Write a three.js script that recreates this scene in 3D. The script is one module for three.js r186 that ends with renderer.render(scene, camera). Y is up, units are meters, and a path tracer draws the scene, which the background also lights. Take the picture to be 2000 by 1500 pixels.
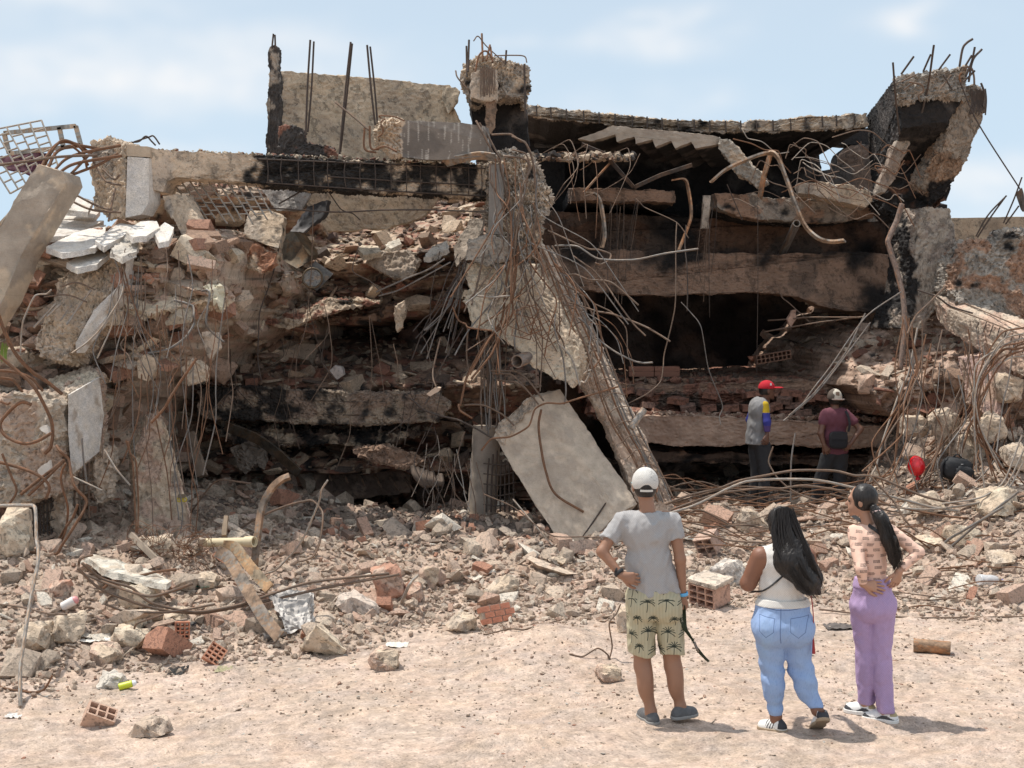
import * as THREE from 'three';
import { ConvexGeometry } from 'three/addons/geometries/ConvexGeometry.js';
import { mergeGeometries, mergeVertices, toCreasedNormals } from 'three/addons/utils/BufferGeometryUtils.js';
import { createNoise3D } from 'simplex-noise';

// ---------------------------------------------------------------- camera, sky, sun, exposure
const FOCAL = 2600, CX = 1000, CY = 750, HORIZON = 615, CAM_H = 2.75;
const PITCH = Math.atan((CY - HORIZON) / FOCAL);
const scene = new THREE.Scene();
const camera = new THREE.PerspectiveCamera(2 * Math.atan(CY / FOCAL) * 180 / Math.PI, 4 / 3, 0.1, 3000);
camera.position.set(0, CAM_H, 0);
camera.rotation.set(-PITCH, 0, 0);
scene.add(camera);

const renderer = new THREE.WebGLRenderer({ antialias: true });
renderer.toneMapping = THREE.LinearToneMapping;
renderer.toneMappingExposure = 1.0;
renderer.shadowMap.enabled = true;

const SUN_DIR = new THREE.Vector3(-0.30, 0.93, -0.13).normalize();
const sun = new THREE.DirectionalLight(new THREE.Color(1.0, 0.945, 0.87), 4.6);
sun.position.copy(SUN_DIR).multiplyScalar(60).add(new THREE.Vector3(0, 0, -14));
sun.target.position.set(0, 0, -14);
sun.castShadow = true; sun.shadow.radius = 2;
sun.shadow.mapSize.set(4096, 4096);
Object.assign(sun.shadow.camera, { left: -12, right: 12, top: 12, bottom: -12, near: 1, far: 120 });
scene.add(sun, sun.target);

// ---------------------------------------------------------------- random numbers and noise
function rng(seed) { let a = seed >>> 0; return () => { a = (a + 0x6D2B79F5) | 0; let t = Math.imul(a ^ (a >>> 15), 1 | a); t = (t + Math.imul(t ^ (t >>> 7), 61 | t)) ^ t; return ((t ^ (t >>> 14)) >>> 0) / 4294967296; }; }
const n3 = createNoise3D(rng(11));
const clamp = (x, a = 0, b = 1) => Math.min(b, Math.max(a, x));
const lerp = (a, b, t) => a + (b - a) * t;
const sstep = (a, b, x) => { const t = clamp((x - a) / (b - a)); return t * t * (3 - 2 * t); };
const fbm = (x, y, z, o = 3) => { let s = 0, a = 0.5, f = 1; for (let i = 0; i < o; i++) { s += a * n3(x * f, y * f, z * f); f *= 2.07; a *= 0.5; } return s; };
const V = (x, y, z) => new THREE.Vector3(x, y, z);
const knots = (k, x) => { if (x <= k[0][0]) return k[0][1]; for (let i = 1; i < k.length; i++) if (x <= k[i][0]) { const [a, b] = [k[i - 1], k[i]]; return lerp(a[1], b[1], (x - a[0]) / (b[0] - a[0])); } return k[k.length - 1][1]; };

// a point of the place: sight line through photo position (px, py), met at d metres in front of the camera
const cp = Math.cos(PITCH), sp = Math.sin(PITCH);
function P(px, py, d) {
  const u = (px - CX) / FOCAL, v = -(py - CY) / FOCAL;
  const y = v * cp - sp, z = -v * sp - cp, s = d / -z;
  return V(u * s, CAM_H + y * s, -d);
}

// ---------------------------------------------------------------- the sky: air and clouds
{
  const W = 1024, H = 512, data = new Float32Array(W * H * 4);
  const puffs = [ // [azimuth, elevation, half width, half height, strength] in degrees, azimuth right of straight ahead
    [-15, 9.8, 8, 1.3, 0.85], [-21, 12.8, 6, 0.9, 0.75], [-11, 11.2, 4, 0.8, 0.6], [-22, 8.6, 5, 0.8, 0.5], [6.2, 11.4, 2.2, 0.55, 0.75], [7, 12.6, 1.9, 0.3, 0.6], [16.4, 11.8, 1.6, 0.5, 0.95],
    [19.5, 5.2, 4, 1.1, 0.75], [22, 3.2, 6, 1.2, 0.7], [1, 11.4, 1.6, 0.3, 0.4], [9, 9, 2.5, 0.5, 0.35], [-14, 6.6, 3, 0.7, 0.45], [4.5, 8.6, 3.5, 0.6, 0.35]];
  for (let j = 0; j < H; j++) for (let i = 0; i < W; i++) {
    const az = (i + 0.5) / W * 2 * Math.PI - Math.PI, el = ((j + 0.5) / H - 0.5) * Math.PI;
    const dx = Math.cos(el) * Math.cos(az), dz = Math.cos(el) * Math.sin(az), dy = Math.sin(el);
    const t = clamp(dy), k = Math.pow(t, 0.5);
    let c = [lerp(0.78, 0.40, k), lerp(0.86, 0.53, k), lerp(0.93, 0.72, k)];
    if (t < 0.35) { const m = 1 - t / 0.35; c = [lerp(c[0], 0.60, m * 0.95), lerp(c[1], 0.79, m * 0.95), lerp(c[2], 0.955, m * 0.95)]; }
    // broken clouds above the view, made denser and brighter to raise the fill light
    const s = 2.2 / Math.max(0.18, dy + 0.12);
    let cl = 0;
    if (dy > -0.05) {
      cl = sstep(-0.10, 0.42, fbm(dx * s * 0.8, dz * s * 0.8, 3.3, 5) + 0.12) * 0.9 * sstep(0.2, 0.42, dy);
      let a = Math.atan2(dx, -dz) * 180 / Math.PI, e = el * 180 / Math.PI;
      const wa = fbm(a * 0.16, e * 0.5, 1.7, 4) * 3.0, we = fbm(a * 0.16 + 9, e * 0.5, 5.1, 4) * 0.9;
      for (const [pa, pe, ra, re, st] of puffs) { const q = ((a + wa - pa) / ra) ** 2 + ((e + we - pe) / re) ** 2; cl = Math.max(cl, st * Math.exp(-q * 0.9) * (0.72 + 0.56 * (fbm(a * 0.5, e * 1.6, 8.2, 4) + 0.25))); }
    }
    cl = clamp(cl);
    const br = lerp(1.0, 1.3, sstep(0.2, 0.5, dy)); c = [lerp(c[0], 0.955 * br, cl), lerp(c[1], 0.96 * br, cl), lerp(c[2], 0.97 * br, cl)];  // higher clouds brightened beyond those in view, as added fill
    if (dy < 0) { const g = sstep(0, -0.06, dy); c = [lerp(c[0], 0.50, g), lerp(c[1], 0.43, g), lerp(c[2], 0.36, g)]; }
    const o = (j * W + i) * 4; data[o] = c[0]; data[o + 1] = c[1]; data[o + 2] = c[2]; data[o + 3] = 1;
  }
  const sky = new THREE.DataTexture(data, W, H, THREE.RGBAFormat, THREE.FloatType);
  sky.mapping = THREE.EquirectangularReflectionMapping; sky.magFilter = THREE.LinearFilter; sky.minFilter = THREE.LinearFilter; sky.wrapS = THREE.RepeatWrapping; sky.needsUpdate = true;
  scene.background = sky; scene.environment = sky;
}

// ---------------------------------------------------------------- textures: tileable grain, all computed
function tileNoise(size, cells, seed) { // periodic value noise, 0..1
  const r = rng(seed), g = new Float32Array(cells * cells).map(() => r()), out = new Float32Array(size * size);
  for (let j = 0; j < size; j++) for (let i = 0; i < size; i++) {
    const x = i / size * cells, y = j / size * cells, xi = Math.floor(x), yi = Math.floor(y);
    let fx = x - xi, fy = y - yi; fx = fx * fx * (3 - 2 * fx); fy = fy * fy * (3 - 2 * fy);
    const a = g[(yi % cells) * cells + xi % cells], b = g[(yi % cells) * cells + (xi + 1) % cells], c = g[((yi + 1) % cells) * cells + xi % cells], d = g[((yi + 1) % cells) * cells + (xi + 1) % cells];
    out[j * size + i] = lerp(lerp(a, b, fx), lerp(c, d, fx), fy);
  }
  return out;
}
function tileFbm(size, cells, oct, seed, gain = 0.55) {
  const out = new Float32Array(size * size); let a = 1, tot = 0;
  for (let o = 0; o < oct; o++) { const n = tileNoise(size, Math.min(size, cells << o), seed + o * 17); for (let i = 0; i < out.length; i++) out[i] += a * n[i]; tot += a; a *= gain; }
  for (let i = 0; i < out.length; i++) out[i] /= tot;
  return out;
}
function makeTex(size, fn, srgb) {
  const d = new Uint8Array(size * size * 4);
  for (let i = 0; i < size * size; i++) { const c = fn(i, i % size, Math.floor(i / size)); d[i * 4] = clamp(c[0]) * 255; d[i * 4 + 1] = clamp(c[1]) * 255; d[i * 4 + 2] = clamp(c[2]) * 255; d[i * 4 + 3] = 255; }
  const t = new THREE.DataTexture(d, size, size); t.wrapS = t.wrapT = THREE.RepeatWrapping; t.magFilter = THREE.LinearFilter; t.minFilter = THREE.LinearMipmapLinearFilter; t.generateMipmaps = true;
  if (srgb) t.colorSpace = THREE.SRGBColorSpace; t.needsUpdate = true; return t;
}
const toS = x => x <= 0.0031308 ? 12.92 * x : 1.055 * Math.pow(x, 1 / 2.4) - 0.055;
const A1 = tileFbm(1024, 6, 7, 5, 0.62), A2 = tileFbm(1024, 40, 4, 77, 0.7), A3 = tileFbm(1024, 14, 5, 140, 0.6), A4 = tileFbm(1024, 200, 2, 91, 0.8);
const concMap = makeTex(1024, i => { // cement, sand grains, small dark pits, pale crumbs
  let v = 0.62 + 0.55 * (A1[i] - 0.5) + 0.5 * (A2[i] - 0.5) + 0.28 * (A4[i] - 0.5) + 0.27;
  if (A3[i] < 0.385) v *= 0.66; if (A2[i] > 0.70) v *= 1.16; if (A2[i] < 0.30) v *= 0.72;
  const w = 0.10 * (A3[i] - 0.5);
  return [toS(clamp(v * (1 + w))), toS(clamp(v)), toS(clamp(v * (1 - w)))];
}, true);
const concBump = makeTex(1024, i => { let v = 0.45 * A1[i] + 0.40 * A2[i] + 0.18 * A4[i]; if (A3[i] < 0.385) v -= 0.12; return [v, v, v]; });
const dustMap = makeTex(1024, i => {
  let v = 0.74 + 0.42 * (A1[i] - 0.5) + 0.34 * (A2[i] - 0.5) + 0.34 * (A4[i] - 0.5);
  if (A4[i] > 0.72) v *= 1.15; if (A4[i] < 0.27) v *= 0.78;
  const w = 0.18 * (A3[i] - 0.5);
  return [toS(clamp(v * (1 + w * 0.6))), toS(clamp(v)), toS(clamp(v * (1 - w)))];
}, true);
const castMap = makeTex(1024, (i, x, y) => { // formed concrete: smooth, faint board lines, small air holes
  let v = 0.84 + 0.22 * (A1[i] - 0.5) + 0.16 * (A2[i] - 0.5) + 0.16 * (A4[i] - 0.5); const b = (y + 6 * (A1[i] - 0.5)) % 128; if (b < 2.5) v *= 0.86; if (A4[i] < 0.2 && A3[i] > 0.5) v *= 0.7;
  return [toS(clamp(v * 1.01)), toS(clamp(v)), toS(clamp(v * 0.98))];
}, true);
const rustMap = makeTex(512, (i, x, y) => { const j = y * 2 * 1024 + x * 2; const v = 0.55 + 0.9 * (A3[j] - 0.5) + 0.5 * (A2[j] - 0.5), w = A1[j] > 0.53 ? 1.2 : 0.95; return [toS(clamp(v * w)), toS(clamp(v)), toS(clamp(v / w))]; }, true);
const woodMap = makeTex(512, (i, x, y) => { const j = ((y * 2) % 1024) * 1024 + ((x * 31) % 1024); const v = 0.7 + 0.6 * (A2[j] - 0.5) + 0.3 * (A1[y * 2 * 1024 + x * 2] - 0.5); return [toS(clamp(v)), toS(clamp(v * 0.98)), toS(clamp(v * 0.95))]; }, true);
const std = o => new THREE.MeshStandardMaterial(o);
const M = {
  concrete: std({ vertexColors: true, map: concMap, bumpMap: concBump, bumpScale: 0.022, roughness: 0.95 }),
  cast: std({ vertexColors: true, map: castMap, bumpMap: concBump, bumpScale: 0.006, roughness: 0.88 }),
  dust: std({ vertexColors: true, map: dustMap, bumpMap: concBump, bumpScale: 0.012, roughness: 1 }),
  paint: std({ vertexColors: true, map: dustMap, bumpMap: concBump, bumpScale: 0.003, roughness: 0.7 }),
  chunk: std({ color: 0xffffff, map: concMap, bumpMap: concBump, bumpScale: 0.016, roughness: 0.96 }),
  rust: std({ color: new THREE.Color().setRGB(0.32, 0.165, 0.09), map: rustMap, roughness: 0.82, metalness: 0.15 }),
  rebar: std({ color: new THREE.Color().setRGB(0.30, 0.205, 0.145), map: rustMap, roughness: 0.75, metalness: 0.2 }),
  grey: std({ color: new THREE.Color().setRGB(0.33, 0.29, 0.255), map: rustMap, roughness: 0.6, metalness: 0.3 }),
  dark: std({ color: new THREE.Color().setRGB(0.13, 0.095, 0.075), map: rustMap, roughness: 0.7, metalness: 0.2 }),
  pale: std({ color: new THREE.Color().setRGB(0.54, 0.46, 0.38), map: rustMap, roughness: 0.7 }),
  wood: std({ vertexColors: true, map: woodMap, roughness: 0.85 }),
  sheet: std({ color: new THREE.Color().setRGB(0.36, 0.335, 0.31), roughness: 0.55, metalness: 0.2 }),
};
// ---------------------------------------------------------------- naming
const taken = {};
function uniq(n) { if (taken[n] === undefined) { taken[n] = 0; return n; } return n + '_' + String(++taken[n]).padStart(3, '0'); }
function tag(o, label, category, group, kind) { o.userData = {}; if (label) o.userData.label = label; if (category) o.userData.category = category; if (group) o.userData.group = group; if (kind || category) o.userData.kind = kind || 'thing'; return o; }
function thing(name, label, category, group) { const g = new THREE.Group(); g.name = uniq(name); scene.add(g); return tag(g, label, category, group); }
function part(name, geo, mat, parent) { const m = new THREE.Mesh(geo, mat); m.name = name; m.castShadow = m.receiveShadow = true; parent.add(m); return m; }
function solo(name, geo, mat, label, category, group) { const m = new THREE.Mesh(geo, mat); m.name = uniq(name); m.castShadow = m.receiveShadow = true; scene.add(m); tag(m, label, category, group); return settle(m); }
function settle(o) { // put a thing's origin at the middle of its base
  const b = new THREE.Box3().setFromObject(o); if (b.isEmpty()) return o;
  const c = V((b.min.x + b.max.x) / 2, b.min.y, (b.min.z + b.max.z) / 2);
  if (o.isMesh) o.geometry.translate(-c.x, -c.y, -c.z); for (const k of o.children) k.position.sub(c);
  o.position.add(c); return o;
}
// ---------------------------------------------------------------- shaping helpers
// split every edge longer than `edge`; positions: flat array, tris: flat index array
function refine(pos, tri, edge) {
  pos = Array.from(pos); tri = Array.from(tri); const e2 = edge * edge;
  for (let pass = 0; pass < 24; pass++) {
    const mid = new Map(), out = []; let cut = false;
    const L = (a, b) => { const x = pos[a * 3] - pos[b * 3], y = pos[a * 3 + 1] - pos[b * 3 + 1], z = pos[a * 3 + 2] - pos[b * 3 + 2]; return x * x + y * y + z * z; };
    const half = (a, b) => { const k = a < b ? a * 4194304 + b : b * 4194304 + a; let m = mid.get(k); if (m === undefined) { m = pos.length / 3; pos.push((pos[a * 3] + pos[b * 3]) / 2, (pos[a * 3 + 1] + pos[b * 3 + 1]) / 2, (pos[a * 3 + 2] + pos[b * 3 + 2]) / 2); mid.set(k, m); } return m; };
    for (let t = 0; t < tri.length; t += 3) {
      let [a, b, c] = [tri[t], tri[t + 1], tri[t + 2]]; let ab = L(a, b), bc = L(b, c), ca = L(c, a); const ms = [ab > e2, bc > e2, ca > e2];
      const n = ms.filter(Boolean).length;
      if (!n) { out.push(a, b, c); continue; }
      cut = true;
      if (n === 3) { const x = half(a, b), y = half(b, c), z = half(c, a); out.push(a, x, z, x, b, y, z, y, c, x, y, z); continue; }
      while (!(ms[0] && (n === 1 || ms[1]))) { [a, b, c] = [b, c, a]; ms.push(ms.shift()); }
      if (n === 1) { const x = half(a, b); out.push(a, x, c, x, b, c); }
      else { const x = half(a, b), y = half(b, c); out.push(x, b, y); if (L(x, c) < L(a, y)) out.push(a, x, c, x, y, c); else out.push(a, x, y, a, y, c); }
    }
    tri = out; if (!cut) break;
  }
  return { pos, tri };
}
const MESH_ERR = [];
// build a surface: refined, displaced by noise, coloured, uv in metres
function surf(pos, tri, { edge = 0.06, amp = 0.01, freq = 3, seed = 0, crease = 0.7, color = [0.4, 0.34, 0.27], uv = 0.9, warp = 0, warpFreq = 1 } = {}) {
  const r = refine(pos, tri, edge); pos = r.pos; tri = r.tri; const nv = pos.length / 3, N = new Float32Array(nv * 3);
  for (let t = 0; t < tri.length; t += 3) {
    const [a, b, c] = [tri[t] * 3, tri[t + 1] * 3, tri[t + 2] * 3];
    const ux = pos[b] - pos[a], uy = pos[b + 1] - pos[a + 1], uz = pos[b + 2] - pos[a + 2], vx = pos[c] - pos[a], vy = pos[c + 1] - pos[a + 1], vz = pos[c + 2] - pos[a + 2];
    const x = uy * vz - uz * vy, y = uz * vx - ux * vz, z = ux * vy - uy * vx;
    for (const k of [a, b, c]) { N[k] += x; N[k + 1] += y; N[k + 2] += z; }
  }
  const q = new Float32Array(nv * 3), col = typeof color === 'function' ? new Float32Array(nv * 3) : null;
  for (let i = 0; i < nv; i++) {
    const k = i * 3, x = pos[k], y = pos[k + 1], z = pos[k + 2], l = Math.hypot(N[k], N[k + 1], N[k + 2]) || 1, n = [N[k] / l, N[k + 1] / l, N[k + 2] / l];
    const a = typeof amp === 'function' ? amp(x, y, z, n) : amp;
    let h = a * (1.6 * fbm(x * freq + seed, y * freq, z * freq, 2) + 0.9 * n3(x * freq * 5.1, y * freq * 5.1 + seed, z * freq * 5.1));
    q[k] = x + n[0] * h; q[k + 1] = y + n[1] * h; q[k + 2] = z + n[2] * h;
    if (warp) { q[k] += warp * fbm(x * warpFreq, y * warpFreq, z * warpFreq + seed, 2); q[k + 1] += warp * fbm(x * warpFreq + 31, y * warpFreq, z * warpFreq + seed, 2); q[k + 2] += warp * fbm(x * warpFreq, y * warpFreq + 57, z * warpFreq + seed, 2); }
    if (col) { const c = color(x, y, z, n); col[k] = c[0]; col[k + 1] = c[1]; col[k + 2] = c[2]; }
  }
  let g = new THREE.BufferGeometry();
  g.setAttribute('position', new THREE.BufferAttribute(q, 3));
  if (col) g.setAttribute('color', new THREE.BufferAttribute(col, 3));
  g.setIndex(tri); g = g.toNonIndexed(); g = toCreasedNormals(g, crease);
  if (!col) flat(g, color);
  boxUV(g, uv); return g;
}
function flat(g, c) { const n = g.attributes.position.count, a = new Float32Array(n * 3); for (let i = 0; i < n; i++) { a[i * 3] = c[0]; a[i * 3 + 1] = c[1]; a[i * 3 + 2] = c[2]; } g.setAttribute('color', new THREE.BufferAttribute(a, 3)); return g; }
function boxUV(g, s = 0.9) { // metres -> texture, by the way each face points
  if (g.index) throw new Error('boxUV wants a soup'); const p = g.attributes.position.array, n = p.length / 3, uv = new Float32Array(n * 2);
  for (let t = 0; t < n; t += 3) {
    const k = t * 3, ux = p[k + 3] - p[k], uy = p[k + 4] - p[k + 1], uz = p[k + 5] - p[k + 2], vx = p[k + 6] - p[k], vy = p[k + 7] - p[k + 1], vz = p[k + 8] - p[k + 2];
    const x = Math.abs(uy * vz - uz * vy), y = Math.abs(uz * vx - ux * vz), z = Math.abs(ux * vy - uy * vx);
    for (let i = t; i < t + 3; i++) { const X = p[i * 3], Y = p[i * 3 + 1], Z = p[i * 3 + 2]; const [a, b] = x > y && x > z ? [Z, Y] : y > z ? [X, Z] : [X, Y]; uv[i * 2] = a * s + 0.17 * Z; uv[i * 2 + 1] = b * s + 0.13 * X; }
  }
  g.setAttribute('uv', new THREE.BufferAttribute(uv, 2)); return g;
}
// ragged outline: adds broken steps (in photo pixels) to a polygon [px, py, d]; edges listed in keep stay straight
function jag(poly, amp, step, seed, keep = []) {
  const r = rng(seed), out = [];
  poly.forEach((a, i) => {
    const b = poly[(i + 1) % poly.length]; out.push(a); if (keep.includes(i)) return;
    const dx = b[0] - a[0], dy = b[1] - a[1], L = Math.hypot(dx, dy), n = Math.floor(L / step); let o = 0;
    for (let k = 1; k < n; k++) { const t = (k + (r() - 0.5) * 0.7) / n; o = o * 0.45 + (r() - 0.5) * 2 * amp; out.push([a[0] + dx * t - dy / L * o, a[1] + dy * t + dx / L * o, lerp(a[2], b[2], t)]); }
  });
  return out;
}
// a plate or block: front outline in photo positions [px, py, d], pushed along `ext` (a vector in metres)
function prism(poly, ext, o = {}) {
  const pts = poly.map(p => p.isVector3 ? p : P(p[0], p[1], p[2])), n = pts.length, pos = [], tri = [];
  const c2 = poly.map(p => p.isVector3 ? new THREE.Vector2(p.x, p.y) : new THREE.Vector2(p[0], -p[1]));
  const cw = THREE.ShapeUtils.isClockWise(c2), f = THREE.ShapeUtils.triangulateShape(c2, []);
  for (const p of pts) pos.push(p.x, p.y, p.z);
  const taper = o.taper ?? 1, mid = pts.reduce((s, p) => s.add(p), V(0, 0, 0)).multiplyScalar(1 / n);
  for (const p of pts) { const q = taper === 1 ? p : mid.clone().lerp(p, taper); pos.push(q.x + ext.x, q.y + ext.y, q.z + ext.z); }
  for (let [a, b, c] of f) { const s = c2[a].clone().sub(c2[b]).cross(c2[c].clone().sub(c2[b])); if (s > 0) [b, c] = [c, b]; tri.push(a, b, c, a + n, c + n, b + n); }
  for (let i = 0; i < n; i++) { const j = (i + 1) % n; if (cw) tri.push(i, j, j + n, i, j + n, i + n); else tri.push(i, j + n, j, i, i + n, j + n); }
  return surf(pos, tri, o);
}
// eight-cornered block: two quads of points, front a,b,c,d (clockwise seen from the front, from upper left) and back the same
function hexa(F, B, o = {}) {
  const pts = [...F, ...B].map(p => p.isVector3 ? p : P(...p)), pos = []; for (const p of pts) pos.push(p.x, p.y, p.z);
  const q = (a, b, c, d) => [a, c, b, a, d, c]; const tri = [...q(0, 1, 2, 3), ...q(5, 4, 7, 6), ...q(4, 5, 1, 0), ...q(3, 2, 6, 7), ...q(4, 0, 3, 7), ...q(1, 5, 6, 2)];
  return surf(pos, tri, o);
}
// straight member between two points: w across, h the other way; `side` = direction of the width
function beam(a, b, w, h, o = {}) {
  a = a.isVector3 ? a : P(...a); b = b.isVector3 ? b : P(...b);
  const ax = b.clone().sub(a).normalize(), s = (o.side || V(0, 0, 1)).clone(); s.addScaledVector(ax, -s.dot(ax)).normalize(); const u = V(0, 0, 0).crossVectors(s, ax).normalize();
  const c = (p, i, j) => p.clone().addScaledVector(u, i * h / 2).addScaledVector(s, j * w / 2);
  // F: face on +s side
  const A = [c(a, 1, 1), c(b, 1, 1), c(b, -1, 1), c(a, -1, 1)], B = [c(a, 1, -1), c(b, 1, -1), c(b, -1, -1), c(a, -1, -1)];
  return hexa(A, B, o);
}
function boxAt(w, h, d, o = {}) { const x = w / 2, z = d / 2; return hexa([V(-x, h, z), V(x, h, z), V(x, 0, z), V(-x, 0, z)], [V(-x, h, -z), V(x, h, -z), V(x, 0, -z), V(-x, 0, -z)], { edge: 9, amp: 0, ...o }); }
// round bar through points (metres or [px, py, d]), closed ends
function bar(pts, r = 0.011, { seg = 0, radial = 6, smooth = 0.5, taper = 1 } = {}) {
  const p = pts.map(q => q.isVector3 ? q : P(...q));
  let c = []; if (p.length === 2 || smooth === 0) c = p; else { const crv = new THREE.CatmullRomCurve3(p, false, 'catmullrom', smooth); c = crv.getPoints(seg || (p.length - 1) * 7); }
  const n = c.length, pos = [], idx = [], uv = []; let nrm = null, len = 0;
  for (let i = 0; i < n; i++) {
    const t = c[Math.min(n - 1, i + 1)].clone().sub(c[Math.max(0, i - 1)]).normalize();
    if (!nrm) { nrm = Math.abs(t.y) < 0.9 ? V(0, 1, 0) : V(1, 0, 0); } nrm = nrm.clone().addScaledVector(t, -nrm.dot(t)).normalize();
    const bin = V(0, 0, 0).crossVectors(t, nrm); if (i) len += c[i].distanceTo(c[i - 1]); const R = r * lerp(1, taper, i / (n - 1));
    for (let k = 0; k <= radial; k++) { const a = k / radial * 2 * Math.PI; pos.push(c[i].x + R * (Math.cos(a) * nrm.x + Math.sin(a) * bin.x), c[i].y + R * (Math.cos(a) * nrm.y + Math.sin(a) * bin.y), c[i].z + R * (Math.cos(a) * nrm.z + Math.sin(a) * bin.z)); uv.push(k / radial, len * 1.7); }
  }
  for (let i = 0; i < n - 1; i++) for (let k = 0; k < radial; k++) { const a = i * (radial + 1) + k, b = a + radial + 1; idx.push(a, a + 1, b, a + 1, b + 1, b); }
  for (const [i, s] of [[0, 1], [n - 1, 0]]) { const m = pos.length / 3; pos.push(c[i].x, c[i].y, c[i].z); uv.push(0.5, 0); const o = i * (radial + 1); for (let k = 0; k < radial; k++) s ? idx.push(m, o + k + 1, o + k) : idx.push(m, o + k, o + k + 1); }
  const g = new THREE.BufferGeometry(); g.setAttribute('position', new THREE.Float32BufferAttribute(pos, 3)); g.setAttribute('uv', new THREE.Float32BufferAttribute(uv, 2)); g.setIndex(idx); g.computeVertexNormals(); return g;
}
// flat strap through points: half width along `across`, half thickness
function strap(pts, w, t, across = V(0, 0, 1), smooth = 0.5, segs = 8) {
  const p = pts.map(q => q.isVector3 ? q : P(...q)); const c = p.length > 2 && smooth ? new THREE.CatmullRomCurve3(p, false, 'catmullrom', smooth).getPoints((p.length - 1) * segs) : p;
  const pos = [], idx = [], uv = []; let len = 0;
  c.forEach((q, i) => {
    const T = c[Math.min(c.length - 1, i + 1)].clone().sub(c[Math.max(0, i - 1)]).normalize(), A = (typeof across === 'function' ? across(i / (c.length - 1)) : across).clone(); A.addScaledVector(T, -A.dot(T)).normalize(); const N = V(0, 0, 0).crossVectors(T, A); if (i) len += q.distanceTo(c[i - 1]);
    for (const [a, b] of [[1, 1], [-1, 1], [-1, -1], [1, -1]]) { const v = q.clone().addScaledVector(A, a * w).addScaledVector(N, b * t); pos.push(v.x, v.y, v.z); uv.push(a * 0.5 * w * 2, len); }
  });
  for (let i = 0; i < c.length - 1; i++) for (let k = 0; k < 4; k++) { const a = i * 4 + k, b = i * 4 + (k + 1) % 4; idx.push(a, b, a + 4, b, b + 4, a + 4); }
  const e = (c.length - 1) * 4; idx.push(0, 2, 1, 0, 3, 2, e, e + 1, e + 2, e, e + 2, e + 3);
  let g = new THREE.BufferGeometry(); g.setAttribute('position', new THREE.Float32BufferAttribute(pos, 3)); g.setAttribute('uv', new THREE.Float32BufferAttribute(uv, 2)); g.setIndex(idx); g = toCreasedNormals(g.toNonIndexed(), 0.7); return g;
}
// open pipe with wall thickness
function pipe(a, b, r, t, radial = 16) {
  a = a.isVector3 ? a : P(...a); b = b.isVector3 ? b : P(...b); const L = a.distanceTo(b);
  const g = new THREE.LatheGeometry([new THREE.Vector2(r - t, 0), new THREE.Vector2(r, 0), new THREE.Vector2(r, L * 0.33), new THREE.Vector2(r, L * 0.66), new THREE.Vector2(r, L), new THREE.Vector2(r - t, L), new THREE.Vector2(r - t, L * 0.5), new THREE.Vector2(r - t, 0)], radial);
  g.applyMatrix4(new THREE.Matrix4().compose(a, new THREE.Quaternion().setFromUnitVectors(V(0, 1, 0), b.clone().sub(a).normalize()), V(1, 1, 1))); return toCreasedNormals(g.toNonIndexed(), 0.6);
}
// ---------------------------------------------------------------- colours of the matter (linear)
const C = {
  tan: [0.60, 0.475, 0.35], cement: [0.56, 0.455, 0.355], grey: [0.43, 0.36, 0.29], brown: [0.33, 0.215, 0.15], deep: [0.15, 0.105, 0.08], soot: [0.022, 0.019, 0.018], ash: [0.085, 0.072, 0.064],
  white: [0.80, 0.735, 0.655], brick: [0.50, 0.275, 0.19], brickd: [0.30, 0.145, 0.098], pink: [0.56, 0.40, 0.305], dust: [0.60, 0.485, 0.375], cream: [0.68, 0.57, 0.43],
};
const mixc = (a, b, t) => [lerp(a[0], b[0], t), lerp(a[1], b[1], t), lerp(a[2], b[2], t)];
// base colour with patches; burnt: function or number giving how much of the face is sooted (outline from noise)
function tone(base, { second = null, share = 0.5, f = 1.4, vary = 0.16, burnt = 0, seed = 0, soot = C.soot, sootF = 2.6, soft = 0.15 } = {}) {
  return (x, y, z, n) => {
    const a = fbm(x * f * 2.1 + seed, y * f * 2.1, z * f * 2.1 + 4, 3); let c = base.map(v => v * (1 + vary * 2 * a));
    if (second) { const m = sstep(-0.06, 0.06, fbm(x * f + 7 + seed, y * f, z * f, 4) + (share - 0.5) * 0.9); c = mixc(c, second.map(v => v * (1 + vary * a)), m); }
    const b = typeof burnt === 'function' ? burnt(x, y, z, n) : burnt;
    if (b > 0) { const m = sstep(-soft, soft, fbm(x * sootF + 3 + seed, y * sootF, z * sootF + 9, 4) + (b - 0.5) * 1.1); c = mixc(c, soot.map(v => v * (1 + 0.5 * a)), m); }
    return c.map(v => Math.max(0.01, v));
  };
}
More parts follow.
